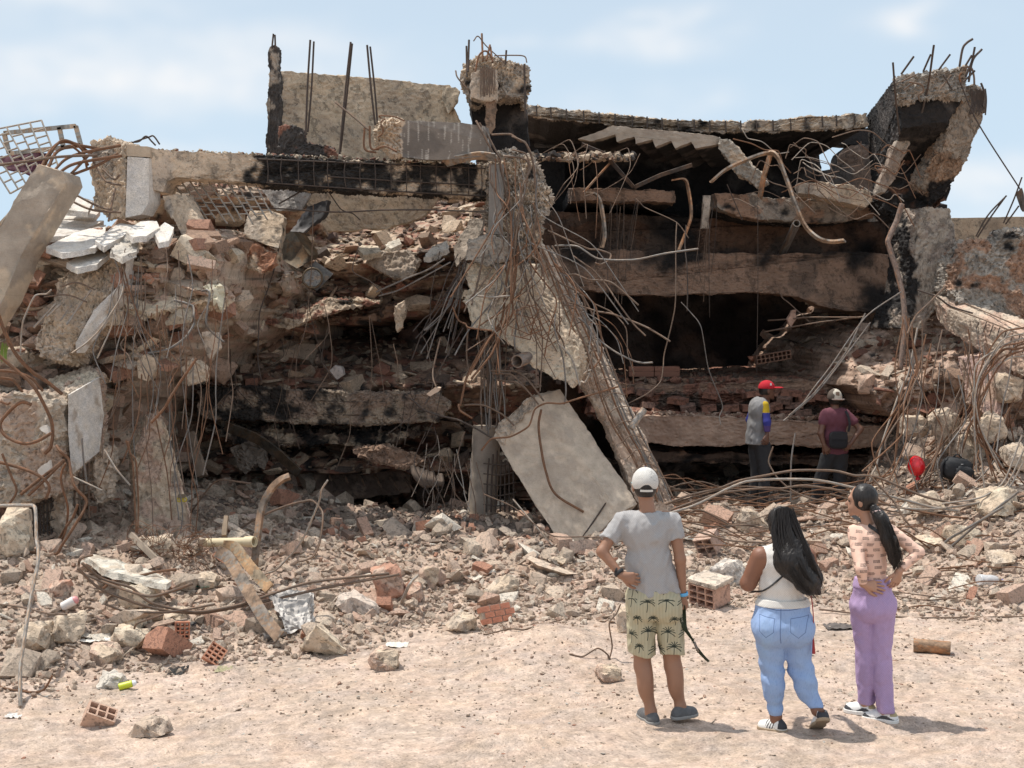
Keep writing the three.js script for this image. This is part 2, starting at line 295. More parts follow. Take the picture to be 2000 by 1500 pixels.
// ---------------------------------------------------------------- ground with its rubble banks
const TOE = [[-6, 8.6], [-3.5, 9.3], [-2.86, 10.0], [-1.98, 10.4], [-1.22, 10.7], [-0.66, 11.5], [0, 11.2], [0.65, 11.4], [1.2, 12.1], [2.1, 12.4], [3.3, 12.3], [4.6, 11.6], [6, 11]];
const BANK = [[-7, 0.75], [-4, 0.52], [-2.6, 0.40], [-1.2, 0.30], [0, 0.25], [0.7, 0.22], [1.4, 0.28], [2.5, 0.38], [3.6, 0.44], [4.6, 0.60], [5.5, 0.75], [8, 0.9]];
function bankMask(x, d) { return sstep(0, 3.4, d - knots(TOE, x)); }
function groundY(x, z) {
  const d = -z, m = bankMask(x, d), t = knots(TOE, x);
  let h = knots(BANK, x) * m; h *= lerp(1, 0.55, sstep(15.6, 17.2, d) * sstep(1.5, 2.4, x) * (1 - sstep(4.6, 5.2, x)));
  h -= 0.34 * sstep(16.2, 18.4, d) * (1 - sstep(0.2, 0.9, x)) * sstep(-2.9, -2.2, x);
  h += 0.14 * Math.exp(-(((x - 0.35) / 0.5) ** 2) - (((d - 10.9) / 0.55) ** 2));           // low dirt mound before the bank
  h += 0.75 * sstep(4.3, 5.6, x) * sstep(13.5, 17, d) * (1 - sstep(17.5, 20, d));         // heap against the right-hand ruin
  h += 0.16 * Math.exp(-(((x + 0.15) / 0.6) ** 2) - (((d - 15.4) / 0.7) ** 2));           // gravel cone beside the fallen slab
  const near = Math.exp(-(((d - t) / 0.7) ** 2));
  h += (0.02 + 0.15 * m) * fbm(x * 0.9, d * 0.9, 2, 4) + (0.010 + 0.05 * m + 0.018 * near) * fbm(x * 4.1, d * 4.1, 7, 3) + 0.006 * n3(x * 13, d * 13, 1);
  h += (0.014 * n3(x * 0.4, d * 3.0, 40) + 0.010 * Math.sin((d + 0.12 * x + 0.25 * n3(x * 0.4, d * 0.4, 9)) * 7.5) * sstep(0, 0.5, n3(x * 0.3, d * 0.5, 14) + 0.2)) * (1 - m);                                         // faint wheel ruts across
  return h * (1 - sstep(25, 40, d)) * (1 - sstep(9, 14, Math.abs(x)));
}
{
  const axis = (a, b, s, far) => { const v = []; for (let t = a; t <= b + 1e-6; t += s) v.push(t); let e = s; for (let lo = a, hi = b; hi < far;) { e *= 1.5; lo -= e; hi += e; v.unshift(lo); v.push(hi); } return v; };
  const xs = axis(-6.6, 6.6, 0.045, 900), zs = axis(-22, -6.5, 0.045, 900), nx = xs.length, nz = zs.length, pos = new Float32Array(nx * nz * 3), col = new Float32Array(nx * nz * 3), uv = new Float32Array(nx * nz * 2), idx = [];
  for (let j = 0; j < nz; j++) for (let i = 0; i < nx; i++) {
    const x = xs[i], z = zs[j], k = j * nx + i, fine = Math.abs(x) < 15 && z > -40; pos.set([x, fine ? groundY(x, z) : 0, z], k * 3); uv.set([x * 0.42 + 0.07 * n3(x * 0.7, z * 0.7, 3), z * 0.42 + 0.07 * n3(x * 0.7, z * 0.7, 8)], k * 2);
    const a = fbm(x * 0.8, z * 0.8, 5, 4), b = fbm(x * 2.7, z * 2.7, 15, 3); let c = mixc([0.565, 0.435, 0.345], [0.52, 0.405, 0.32], sstep(-0.1, 0.25, a)); c = mixc(c, [0.56, 0.405, 0.315], sstep(0.08, 0.3, b) * 0.4);
    const m = bankMask(x, -z); c = mixc(c, [0.50, 0.365, 0.275], m * 0.8); if (-z > 13.8 && Math.abs(x) < 6) c = mixc(c, [0.22, 0.17, 0.135], sstep(-0.04, 0.04, fbm(x * 1.4, z * 1.4, 31, 4) + (z < -14.8 ? 0.15 : -0.12)));  // ground inside the ruin darkened by colour: soot, plus the gloom in there
    col.set(c.map(v => v * (1 + 0.25 * n3(x * 9, z * 9, 2))), k * 3);
  }
  for (let j = 0; j < nz - 1; j++) for (let i = 0; i < nx - 1; i++) { const a = j * nx + i, b = a + 1, c = a + nx, e = c + 1; idx.push(a, c, b, b, c, e); }
  const g = new THREE.BufferGeometry(); g.setAttribute('position', new THREE.BufferAttribute(pos, 3)); g.setAttribute('color', new THREE.BufferAttribute(col, 3)); g.setAttribute('uv', new THREE.BufferAttribute(uv, 2)); g.setIndex(idx); g.computeVertexNormals();
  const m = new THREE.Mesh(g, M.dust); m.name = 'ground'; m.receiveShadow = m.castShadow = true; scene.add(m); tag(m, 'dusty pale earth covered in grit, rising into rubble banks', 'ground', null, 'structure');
}
// ---------------------------------------------------------------- compacted debris faces: relief in the wall plane with real depth
const RELIEFS = [];
function relief(name, label, x0, x1, y0, y1, step, depth, color, thick = 0.8) {
  const nx = Math.round((x1 - x0) / step) + 1, ny = Math.round((y1 - y0) / step) + 1, pos = [], tri = [];
  const spine = [];
  for (let j = 0; j < ny; j++) for (let i = 0; i < nx; i++) { const x = lerp(x0, x1, i / (nx - 1)), y = lerp(y0, y1, j / (ny - 1)); pos.push(x, y, -depth(x, y)); }
  for (let j = 0; j < ny - 1; j++) for (let i = 0; i < nx - 1; i++) { const a = j * nx + i, b = a + 1, c = a + nx, e = c + 1; tri.push(a, b, e, a, e, c); }
  // side skirts and back close the mass
  const n0 = nx * ny, rim = []; for (let i = 0; i < nx; i++) rim.push(i); for (let j = 1; j < ny; j++) rim.push(j * nx + nx - 1); for (let i = nx - 2; i >= 0; i--) rim.push((ny - 1) * nx + i); for (let j = ny - 2; j > 0; j--) rim.push(j * nx);
  let zb = 0; for (let k = 2; k < pos.length; k += 3) zb = Math.min(zb, pos[k]); zb -= thick;
  rim.forEach(k => pos.push(pos[k * 3], pos[k * 3 + 1], zb)); rim.forEach((k, i) => { const j = (i + 1) % rim.length; tri.push(k, n0 + i, rim[j], rim[j], n0 + i, n0 + j); });
  const m = pos.length / 3; pos.push((x0 + x1) / 2, (y0 + y1) / 2, zb); rim.forEach((k, i) => tri.push(m, n0 + (i + 1) % rim.length, n0 + i));
  let g = new THREE.BufferGeometry(); const cl = []; for (let k = 0; k < pos.length; k += 3) cl.push(...color(pos[k], pos[k + 1], pos[k + 2]));
  g.setAttribute('position', new THREE.Float32BufferAttribute(pos, 3)); g.setAttribute('color', new THREE.Float32BufferAttribute(cl, 3)); g.setIndex(tri); g = toCreasedNormals(g.toNonIndexed(), 0.5); boxUV(g, 0.8);
  const me = new THREE.Mesh(g, M.concrete); me.name = uniq(name); me.castShadow = me.receiveShadow = true; scene.add(me); tag(me, label, 'debris', null, 'stuff');
  RELIEFS.push({ x0, x1, y0, y1, depth, name }); return me;
}
// layers: crushed floors show as level strata, broken sideways
const strata = (x, y, k = 1, s = 0) => k * (0.10 * fbm(x * 0.9 + s, y * 7.5, s, 3) + 0.05 * n3(x * 3.1, y * 15, s + 4) + 0.07 * fbm(x * 3.3, y * 3.3, s + 8, 3));
// left bay, between the corner column and the middle column
const LB = [[-0.6, 17.5], [-0.1, 18.4], [0.38, 18.3], [0.60, 17.7], [0.72, 17.15], [0.86, 17.3], [0.95, 17.9], [1.15, 17.5], [1.4, 17.6], [1.86, 16.95], [2.0, 17.6], [2.2, 18.5], [2.42, 19.4], [2.52, 20.9], [2.74, 20.9], [2.80, 17.75], [2.95, 17.6], [3.05, 17.95], [3.25, 17.6], [3.4, 17.95], [3.62, 17.5], [3.75, 17.9], [4.0, 18.8], [4.3, 19.8], [4.6, 21]];
const dLB = (x, y) => { const sag = 0.20 * Math.exp(-(((x + 2.2) / 0.9) ** 2)) - 0.10 * sstep(-1.2, -0.2, x); const yy = y + sag * sstep(2.2, 2.7, y) + 0.07 * fbm(x * 1.2, 3, 9, 2); return knots(LB, yy) + strata(x, y, 1.25, 1) - 0.55 * sstep(-0.9, -0.2, x) * sstep(1.8, 2.6, y) - 0.5 * sstep(-2.9, -3.5, x) * sstep(2.5, 2.9, y) - 2.6 * sstep(-2.2, -3.0, x) * sstep(3.7, 4.35, y); };
relief('crushed_floor_layers', 'crushed brick and concrete floor layers filling the bay under the long beam', -4.9, 0.35, -0.5, 4.72, 0.028, dLB, (x, y, z) => {
  const t = tone(C.brown, { second: C.brickd, share: 0.40, f: 2.4, burnt: 0.26, seed: 3 })(x, y, z);
  return mixc(t, C.tan, sstep(0.05, 0.2, fbm(x * 2.2, y * 5, z * 2, 3)) * sstep(2.6, 3.6, y) * 0.7);
});
// left-hand ruin: broken concrete, brick and plaster heaped round the corner column
const dLF = (x, y) => knots([[-0.4, 13.9], [0.6, 14.1], [1.4, 14.35], [2.2, 14.2], [2.8, 14.0], [3.25, 13.95], [3.5, 14.3], [3.72, 15.2]], y + 0.1 * fbm(x * 1.3, 8, 2, 2)) + 3.6 * sstep(knots([[0, -4.85], [1.5, -4.8], [2.0, -4.3], [2.5, -3.6], [3, -3.35], [3.7, -3.3]], y), knots([[0, -4.2], [1.5, -4.15], [2.0, -3.6], [2.5, -3.0], [3, -2.8], [3.7, -2.7]], y), x + 0.25 * fbm(x * 2, y * 2, 77, 3)) - 0.7 * sstep(-4.1, -5.2, x) * (1 - sstep(2.2, 3.0, y)) + strata(x, y, 1.1, 5) + 0.42 * fbm(x * 1.7, y * 1.7, 3, 3) + 0.3 * Math.abs(fbm(x * 4, y * 4, 3, 3)) + 0.12 * fbm(x * 9, y * 9, 5, 2);
relief('left_debris_heap', 'heaped concrete and brick debris around the broken corner column', -6.4, -2.6, -0.4, 3.72, 0.03, dLF, (x, y, z) => tone(C.cement, { second: C.pink, share: 0.42, f: 2.6, burnt: 0.06 + 0.3 * sstep(-3.2, -2.8, x) * (1 - sstep(2.4, 2.8, y)), seed: 8 })(x, y, z), 1.6);
// right-hand ruin: slope of debris running up to the right
const dRF = (x, y) => { const top = knots([[3.2, 1.3], [4.0, 2.0], [4.6, 2.55], [5.3, 2.85], [6, 2.9], [7, 2.9]], x); return 17.0 + 2.6 * sstep(top - 0.95, top + 0.25, y) - 0.9 * sstep(4.9, 6.2, x) + 4.2 * sstep(0.25, -0.3, x - knots([[0, 5.25], [1.2, 5.15], [1.5, 4.7], [1.8, 4.3], [2.2, 4.4], [2.6, 4.9], [3.4, 5.4]], y) + 0.3 * fbm(x * 2, y * 2, 50, 3)) + strata(x, y, 0.8, 12) + 0.34 * fbm(x * 1.8, y * 1.8, 6, 3) + 0.1 * fbm(x * 5.5, y * 5.5, 6, 3); };
relief('right_debris_slope', 'slope of brick and concrete debris below the tilted dark column', 3.9, 8.0, -0.3, 3.35, 0.03, dRF, (x, y, z) => tone(C.brown, { second: C.pink, share: 0.5, f: 2.3, burnt: 0.12, seed: 21 })(x, y, z), 1.6);
// ---------------------------------------------------------------- left: corner column, long beam, wall, blocks
const E = (x, y, z) => V(x, y, z);
const rnd = rng(404);
const rodMat = { r: M.rust, b: M.rebar, g: M.grey, d: M.dark, p: M.pale };
function rods(parent, list, name = 'rebar') { // [material, radius, depth at start, depth at end, [px, py, ...]]
  for (const [m, r, d0, d1, c] of list) { const n = c.length / 2, pts = []; for (let i = 0; i < n; i++) pts.push(P(c[i * 2], c[i * 2 + 1], lerp(d0, d1, n > 1 ? i / (n - 1) : 0))); part(name, bar(pts, r, { smooth: n > 2 ? 0.5 : 0 }), rodMat[m], parent); }
}
{ // leaning column at the left edge
  const t = thing('leaning_column', 'bare grey column leaning steeply against the left edge, rusty bars curling from its top', 'column');
  part('shaft', prism(jag([[44, 366, 13.5], [76, 320, 13.6], [122, 336, 13.6], [128, 356, 13.6], [100, 402, 13.5], [40, 500, 13.4], [4, 590, 13.2], [-60, 690, 13.1], [-70, 560, 13.1]], 1.5, 25, 3), E(0.07, -0.02, -0.32), { edge: 0.05, amp: 0.007, color: tone(C.grey, { second: C.tan, share: 0.35, f: 1.5, seed: 2 }) }), M.cast, t);
  rods(t, [['r', 0.017, 13.7, 14.3, [80, 330, 95, 300, 118, 278, 150, 282, 176, 300]], ['r', 0.017, 13.7, 14.3, [92, 332, 112, 296, 150, 285, 190, 290]], ['r', 0.016, 13.7, 14.2, [104, 335, 130, 310, 168, 297, 236, 284]],
    ['r', 0.016, 13.7, 14.1, [112, 340, 140, 322, 185, 312, 238, 304]], ['r', 0.015, 13.8, 14.2, [120, 350, 150, 338, 196, 320, 230, 300]], ['b', 0.014, 13.2, 13.9, [0, 322, 60, 314, 120, 306, 190, 303]], ['r', 0.015, 13.7, 14.2, [128, 350, 148, 330, 180, 296]], ['r', 0.014, 13.8, 14.2, [86, 325, 108, 286, 128, 274, 160, 292, 170, 330]], ['r', 0.013, 13.8, 14.2, [140, 285, 158, 300, 172, 322]]]);
  settle(t);
}
{ // corner column with white tiled face
  const t = thing('corner_column', 'corner column with white painted face above the white slabs', 'column');
  part('core', prism(jag([[178, 276, 14.5], [205, 267, 14.5], [247, 282, 14.45], [243, 424, 14.35], [210, 424, 14.35], [184, 402, 14.4], [178, 330, 14.45]], 3, 14, 9, [2]), E(0.12, 0, -0.5), { edge: 0.035, amp: 0.028, freq: 5, color: tone(C.tan, { second: C.grey, share: 0.45, f: 2 }) }), M.concrete, t);
  part('white_face', prism([[249, 306, 14.40], [291, 309, 14.55], [291, 394, 14.5], [276, 419, 14.42], [245, 425, 14.32]], E(0.05, 0, -0.28), { edge: 0.06, amp: 0.002, color: tone(C.white, { vary: 0.04 }) }), M.paint, t);
  part('cap', prism([[248, 281, 14.41], [293, 287, 14.57], [292, 307, 14.56], [247, 304, 14.41]], E(0.05, 0, -0.28), { edge: 0.05, amp: 0.006, color: tone(C.tan, {}) }), M.cast, t);
  rods(t, [['b', 0.012, 14.2, 14.0, [182, 315, 205, 352, 236, 362]], ['b', 0.012, 14.2, 14.0, [200, 330, 222, 350, 234, 342]], ['b', 0.012, 14.2, 13.9, [225, 368, 218, 400, 212, 432]], ['b', 0.012, 14.1, 13.9, [130, 388, 180, 410, 236, 415]], ['b', 0.012, 14.1, 13.9, [140, 376, 185, 400, 215, 410]], ['d', 0.009, 14.6, 14.6, [258, 278, 272, 276, 285, 266, 296, 276, 304, 284]], ['d', 0.009, 14.6, 14.6, [262, 277, 290, 268, 300, 266, 312, 282]]]);
  settle(t);
}
const X = (px, d) => (px - CX) / FOCAL * d;
{ // long beam
  const t = thing('long_beam', 'long cracked beam spanning from the corner column to the middle, half burnt black', 'beam');
  const dd = px => lerp(14.6, 15.95, (px - 293) / 657);
  const out = [[293, 291], [360, 296], [420, 299], [505, 303], [600, 309], [700, 315], [800, 318], [950, 322], [950, 386], [860, 381], [700, 372], [600, 366], [500, 359], [400, 350], [342, 347], [326, 354], [318, 374], [294, 372]].map(([x, y]) => [x, y, dd(x)]);
  part('beam_body', prism(jag(out, 2, 12, 21, [17]), E(0, 0, -0.5), { edge: 0.036, amp: (x) => 0.006 + 0.018 * sstep(-3.0, -2.8, x), freq: 5, color: tone(C.tan, { second: C.cement, share: 0.3, f: 1.6, burnt: (x, y) => knots([[-3.15, 0], [-2.95, 0.25], [-2.8, 1.0], [-2.2, 0.95], [-1.7, 0.66], [-1.0, 0.56], [-0.4, 0.45]], x), soot: [0.03, 0.026, 0.023], seed: 6 }) }), M.concrete, t);
  for (let i = 0; i < 15; i++) { const px = 522 + i * 30 + (rnd() - 0.5) * 6, d = dd(px) - 0.03, top = lerp(308, 325, (px - 520) / 430), bot = lerp(356, 384, (px - 520) / 430); part('stirrup', bar([P(px, top - 1, d), P(px + (rnd() - 0.5) * 6, (top + bot) / 2, d - 0.01), P(px + 1, bot, d)], 0.0058), M.dark, t); }
  for (const [k, a, b] of [[0.10, 505, 948], [0.62, 640, 930], [0.95, 520, 948]]) part('rebar', bar([a, (a + b) / 2, b].map(px => P(px, lerp(lerp(306, 322, (px - 505) / 445), lerp(359, 386, (px - 505) / 445), k) + (rnd() - 0.5) * 3, dd(px) - 0.025)), 0.008), M.dark, t);
  settle(t);
}
{ // standing wall panel
  const t = thing('wall_panel', 'tan rendered wall panel standing above the long beam', 'wall');
  part('panel', prism(jag([[547, 138, 17.0], [640, 146, 17.0], [720, 152, 17.0], [800, 160, 17.0], [878, 167, 17.0], [888, 180, 17.0], [880, 200, 17.0], [896, 230, 17.0], [930, 300, 17.0], [830, 420, 17.0], [760, 446, 17.0], [640, 452, 17.0], [600, 400, 17.0], [540, 330, 17.0], [549, 240, 17.0], [543, 190, 17.0]], 2, 16, 17, [0, 1, 2, 3]), E(0, 0, -0.16), { edge: 0.045, amp: 0.012, freq: 3.2, color: tone([0.60, 0.48, 0.345], { second: [0.50, 0.40, 0.295], share: 0.42, f: 1.7, vary: 0.14, seed: 12 }) }), M.concrete, t);
  part('loose_corner', prism(jag([[864, 168, 16.92], [890, 170, 16.92], [897, 178, 16.9], [893, 200, 16.9], [876, 222, 16.88], [866, 200, 16.9]], 1.5, 10, 5), E(0, 0, -0.12), { edge: 0.04, amp: 0.012, color: tone([0.58, 0.47, 0.34], {}) }), M.concrete, t);
  settle(t);
  const c = thing('charred_column', 'thin charred column standing at the left end of the wall panel', 'column');
  part('shaft', prism(jag([[519, 306, 16.4], [527, 92, 16.4], [534, 86, 16.4], [543, 92, 16.4], [545, 142, 16.4], [548, 306, 16.4]], 2.5, 12, 31), E(0, 0, -0.25), { edge: 0.04, amp: 0.012, freq: 6, color: tone(C.ash, { second: C.grey, share: 0.22, f: 3, seed: 2 }) }), M.concrete, c);
  part('burnt_brickwork', prism(jag([[545, 306, 16.1], [545, 247, 16.1], [570, 244, 16.1], [590, 252, 16.1], [592, 278, 16.1], [640, 284, 16.1], [662, 306, 16.1]], 3, 9, 41, [0]), E(0, 0, -0.3), { edge: 0.035, amp: 0.02, freq: 7, color: tone(C.ash, { second: C.brickd, share: 0.25, f: 3, seed: 5 }) }), M.concrete, c);
  rods(c, [['d', 0.011, 16.4, 16.4, [531, 95, 534, 66]], ['d', 0.011, 16.4, 16.4, [538, 98, 537, 68]]]);
  settle(c);
  for (const [a, b, dx] of [[[597, 264], [606, 78], 7], [[663, 302], [685, 82], 3], [[735, 264], [717, 88], 6]]) {
    const g = thing('standing_rebar', { 597: 'pair of upright bars before the wall panel, nearest the charred column', 663: 'pair of tall leaning bars before the middle of the wall panel', 735: 'pair of upright bars beside the fallen grey beam block' }[a[0]], 'rebar', 'bars standing before the wall panel');
    rods(g, [['d', 0.0125, 15.9, 15.9, [a[0], a[1], (a[0] + b[0]) / 2 - 1, (a[1] + b[1]) / 2, b[0], b[1]]], ['d', 0.0115, 15.93, 15.93, [a[0] + dx * 0.6, a[1] - 6, (a[0] + b[0]) / 2 + dx, (a[1] + b[1]) / 2, b[0] + dx, b[1] + 3]]], 'bar'); settle(g);
  }
}
{ // fallen grey beam block on the long beam
  const t = thing('beam_block', 'grey smooth faced beam block lying on the long beam before the wall panel', 'beam');
  part('block', prism(jag([[736, 240, 15.4], [760, 231, 15.4], [792, 235, 15.4], [900, 240, 15.5], [946, 246, 15.5], [952, 276, 15.5], [950, 306, 15.5], [862, 312, 15.45], [790, 308, 15.4], [752, 298, 15.4], [734, 276, 15.4]], 1.5, 13, 51, [2, 3, 4, 5, 6]), E(0.04, 0.03, -0.42), { edge: 0.02, amp: (x) => x > -1.28 ? 0.002 : 0.04, freq: 5, color: (x, y, z) => x < -1.26 + 0.05 * n3(y * 8, 2, 1) ? tone(C.tan, { second: C.cement, share: 0.4, f: 3 })(x, y, z) : n3(x * 26, y * 1.6, 3) + 0.35 * n3(x * 60, y * 3, 8) > 0.62 ? [0.46, 0.42, 0.37] : tone([0.24, 0.205, 0.175], { second: [0.175, 0.15, 0.13], share: 0.4, f: 1.1, vary: 0.12, seed: 4 })(x, y, z) }), M.cast, t);
  rods(t, [['r', 0.012, 15.3, 15.3, [712, 250, 712, 290, 735, 298]], ['r', 0.012, 15.3, 15.3, [722, 246, 724, 288, 740, 292]], ['r', 0.011, 15.3, 15.2, [732, 292, 752, 286, 775, 296]], ['b', 0.011, 15.5, 15.3, [655, 200, 690, 228, 720, 254]], ['r', 0.009, 15.35, 15.3, [745, 232, 742, 226, 770, 228, 790, 236]], ['r', 0.009, 15.33, 15.3, [738, 268, 748, 258, 744, 240, 752, 232]]]);
  settle(t);
  const k = thing('steel_flashing', 'pale curved metal strip lying on the long beam beside the beam block', 'metal strip'); part('strip', strap([[868, 318, 15.6], [900, 310, 15.5], [935, 304, 15.5], [970, 308, 15.4]], 0.07, 0.006, V(0, 0.6, 1)), M.pale, k); settle(k);
}
{ // broken column top above the middle
  const t = thing('broken_column', 'broken column head with bundled bars standing highest above the middle', 'column');
  part('head', prism(jag([[906, 124, 16.6], [936, 109, 16.6], [975, 116, 16.6], [1000, 120, 16.6], [1028, 128, 16.6], [1033, 162, 16.6], [1026, 206, 16.6], [1016, 190, 16.6], [985, 186, 16.6], [920, 200, 16.6], [905, 165, 16.6]], 4, 11, 61), E(0, 0, -0.5), { edge: 0.035, amp: 0.035, freq: 5, color: tone(C.grey, { second: C.tan, share: 0.35, f: 2.4, burnt: 0.14 }) }), M.concrete, t);
  part('stub', prism(jag([[920, 140, 16.2], [970, 136, 16.2], [971, 192, 16.2], [960, 199, 16.2], [918, 190, 16.2]], 2, 12, 62), E(0, 0, -0.3), { edge: 0.035, amp: 0.014, color: tone(C.cement, {}) }), M.concrete, t);
  part('post', prism(jag([[949, 196, 16.25], [968, 196, 16.25], [966, 246, 16.25], [958, 262, 16.25], [950, 250, 16.25]], 2, 10, 63), E(0, 0, -0.12), { edge: 0.035, amp: 0.012, color: tone([0.32, 0.21, 0.14], {}) }), M.concrete, t);
  part('burnt_core', prism([[916, 190, 17.1], [1026, 190, 17.1], [1034, 300, 17.1], [930, 305, 17.1]], E(0, 0, -1.0), { edge: 0.08, amp: 0.02, color: tone(C.soot, { second: C.ash, share: 0.25 }) }), M.concrete, t);
  const l = [['d', 0.013, 16.4, 16.5, [914, 140, 916, 78]], ['d', 0.012, 16.4, 16.5, [912, 150, 911, 90]], ['r', 0.014, 16.2, 16.4, [943, 120, 941, 66]], ['r', 0.013, 16.2, 16.4, [950, 118, 957, 88]], ['r', 0.013, 16.2, 16.4, [962, 122, 958, 92]], ['r', 0.012, 16.1, 16.2, [928, 140, 936, 108, 950, 100, 962, 116]], ['d', 0.012, 16.5, 16.5, [987, 126, 989, 98]], ['b', 0.008, 16.5, 16.4, [965, 109, 1000, 108, 1024, 110, 1029, 122]], ['b', 0.008, 16.2, 16.4, [925, 80, 934, 71, 950, 90, 985, 122]], ['d', 0.012, 16.3, 16.3, [1024, 125, 1026, 230]], ['b', 0.009, 16.2, 16.1, [890, 138, 894, 152, 914, 175]]];
  for (let i = 0; i < 13; i++) { const x = 938 + i * 2.3; l.push(['b', 0.006, 16.13, 16.12, [x, 128 + rnd() * 6, x + (rnd() - 0.5) * 3, 158, x + (rnd() - 0.5) * 5, 176 + rnd() * 14]]); }
  rods(t, l); settle(t);
}
// ---------------------------------------------------------------- middle: hanging column, panels, fallen slab
{
  const t = thing('middle_column_head', 'crumbled column head at the end of the long beam wrapped in hanging bars', 'column');
  part('core', prism(jag([[986, 291, 16.0], [1040, 308, 16.0], [1062, 350, 16.0], [1078, 384, 15.9], [1058, 430, 15.9], [1042, 500, 15.8], [960, 505, 15.8], [952, 400, 15.9], [952, 326, 16.0]], 4, 12, 71), E(0, 0, -0.5), { edge: 0.034, amp: 0.055, freq: 4.5, color: tone(C.grey, { second: C.tan, share: 0.35, f: 2.6, burnt: 0.16 }) }), M.concrete, t);
  part('formwork_board', beam(P(970, 322, 15.72), P(968, 458, 15.6), 0.03, 0.17, { side: V(0, 0, 1), edge: 0.08, amp: 0.003, color: tone([0.36, 0.325, 0.29], {}) }), M.wood, t);
  settle(t);
  const s = thing('hanging_wall_slab', 'cream broken slab hanging behind the tangled bars of the middle column', 'slab');
  part('slab', prism(jag([[908, 516, 15.6], [984, 522, 15.6], [1040, 520, 15.6], [1068, 572, 15.5], [1092, 612, 15.4], [1114, 654, 15.3], [1132, 693, 15.2], [1131, 720, 15.15], [1118, 757, 15.1], [1040, 718, 15.15], [1001, 673, 15.2], [970, 651, 15.25], [920, 637, 15.3], [905, 588, 15.4], [917, 564, 15.5], [906, 538, 15.55]], 4, 12, 72), E(0.12, 0.05, -0.34), { edge: 0.036, amp: 0.016, freq: 4, color: tone(C.tan, { second: C.cream, share: 0.45, f: 1.8, seed: 6 }) }), M.concrete, s);
  part('plaster_scale', prism(jag([[915, 470, 15.5], [960, 462, 15.5], [1000, 476, 15.45], [985, 510, 15.4], [950, 520, 15.4], [910, 508, 15.45]], 3, 9, 73), E(0, 0.03, -0.2), { edge: 0.04, amp: 0.02, color: tone(C.grey, {}) }), M.concrete, s);
  part('drain_pipe', pipe([1010, 706, 15.02], [1075, 682, 15.7], 0.075, 0.012), std({ color: new THREE.Color().setRGB(0.42, 0.33, 0.27), map: rustMap, roughness: 0.8 }), s);
  settle(s);
  const c = thing('fallen_column', 'long pinkish column leaning down to the right through the middle, bars along its side', 'column');
  part('shaft', prism(jag([[1050, 470, 15.95], [1082, 490, 15.95], [1128, 580, 15.8], [1180, 690, 15.6], [1232, 800, 15.4], [1270, 880, 15.2], [1296, 930, 15.1], [1318, 1000, 15.0], [1255, 1010, 15.0], [1216, 905, 15.15], [1172, 806, 15.35], [1122, 720, 15.55], [1088, 640, 15.7], [1052, 560, 15.9]], 3, 16, 74), E(-0.06, 0.04, -0.38), { edge: 0.036, amp: 0.014, freq: 4.5, color: tone([0.60, 0.455, 0.35], { second: [0.66, 0.54, 0.43], share: 0.5, f: 2.0, seed: 9 }) }), M.concrete, c);
  const l = []; for (let i = 0; i < 9; i++) { const o = (rnd() - 0.5) * 70; l.push(['rbg'[i % 3], 0.008 + rnd() * 0.003, 15.7, 14.95, [1066 + o * 0.4, 480, 1118 + o * 0.7 + rnd() * 14, 600, 1165 + o * 0.7 + rnd() * 10, 700, 1212 + o * 0.8, 800 + rnd() * 20, 1258 + o * 0.7, 900, 1285 + o, 965 + rnd() * 20]]); }
  for (let i = 0; i < 16; i++) { const k = i / 16, x = lerp(1080, 1285, k), y = lerp(520, 960, k); l.push(['b', 0.006, lerp(15.75, 14.95, k), lerp(15.72, 14.93, k), [x - 22, y + 12 + rnd() * 8, x, y, x + 26, y - 2 + rnd() * 10]]); }
  rods(c, l); settle(c);
  const f = thing('fallen_slab', 'large clean concrete slab standing tilted in the rubble left of the grey shirted man', 'slab');
  part('broken_corner', prism(jag([[962, 855, 15.17], [986, 820, 15.22], [1036, 776, 15.27], [1050, 786, 15.26], [1010, 826, 15.2], [984, 868, 15.12]], 4, 8, 175), E(0.05, 0.02, -0.1), { edge: 0.03, amp: 0.016, freq: 7, color: tone(C.grey, { second: C.cement, share: 0.4, f: 4 }) }), M.concrete, f);
  part('slab', prism(jag([[964, 852, 15.2], [985, 822, 15.25], [1034, 778, 15.3], [1056, 775, 15.3], [1066, 790, 15.28], [1130, 885, 15.05], [1199, 985, 14.8], [1208, 1002, 14.78], [1130, 1078, 14.6], [1098, 1068, 14.62], [1030, 960, 14.9]], 1.2, 18, 75, [4, 5]), E(0.23, 0.07, -0.22), { edge: 0.045, amp: 0.010, freq: 2.6, color: tone([0.60, 0.495, 0.39], { second: [0.51, 0.42, 0.335], share: 0.32, f: 2.6, seed: 14, vary: 0.14 }) }), M.cast, f);
  rods(f, [['r', 0.014, 15.1, 14.75, [1057, 800, 1052, 830, 1056, 870, 1066, 920, 1085, 965, 1140, 1000]], ['d', 0.010, 14.85, 14.66, [1190, 972, 1165, 1010, 1130, 1060]], ['d', 0.010, 14.83, 14.66, [1205, 985, 1180, 1030, 1140, 1070]]]);
  settle(f);
  const k = thing('column_stub', 'short round grey column stub with a bar cage behind the fallen slab', 'column');
  const g = new THREE.CylinderGeometry(0.165, 0.17, 1.05, 20, 14); part('shaft', (() => { g.translate(0, 0.5, 0); g.rotateZ(-0.06); const p = P(942, 1000, 15.7); g.translate(p.x, p.y, p.z); const h = g.toNonIndexed(); const q = mergeVertices(new THREE.BufferGeometry().setAttribute('position', h.attributes.position.clone())); return surf(q.attributes.position.array, q.index.array, { edge: 0.06, amp: 0.008, color: tone([0.33, 0.28, 0.235], { second: C.grey, share: 0.4 }) }); })(), M.cast, k);
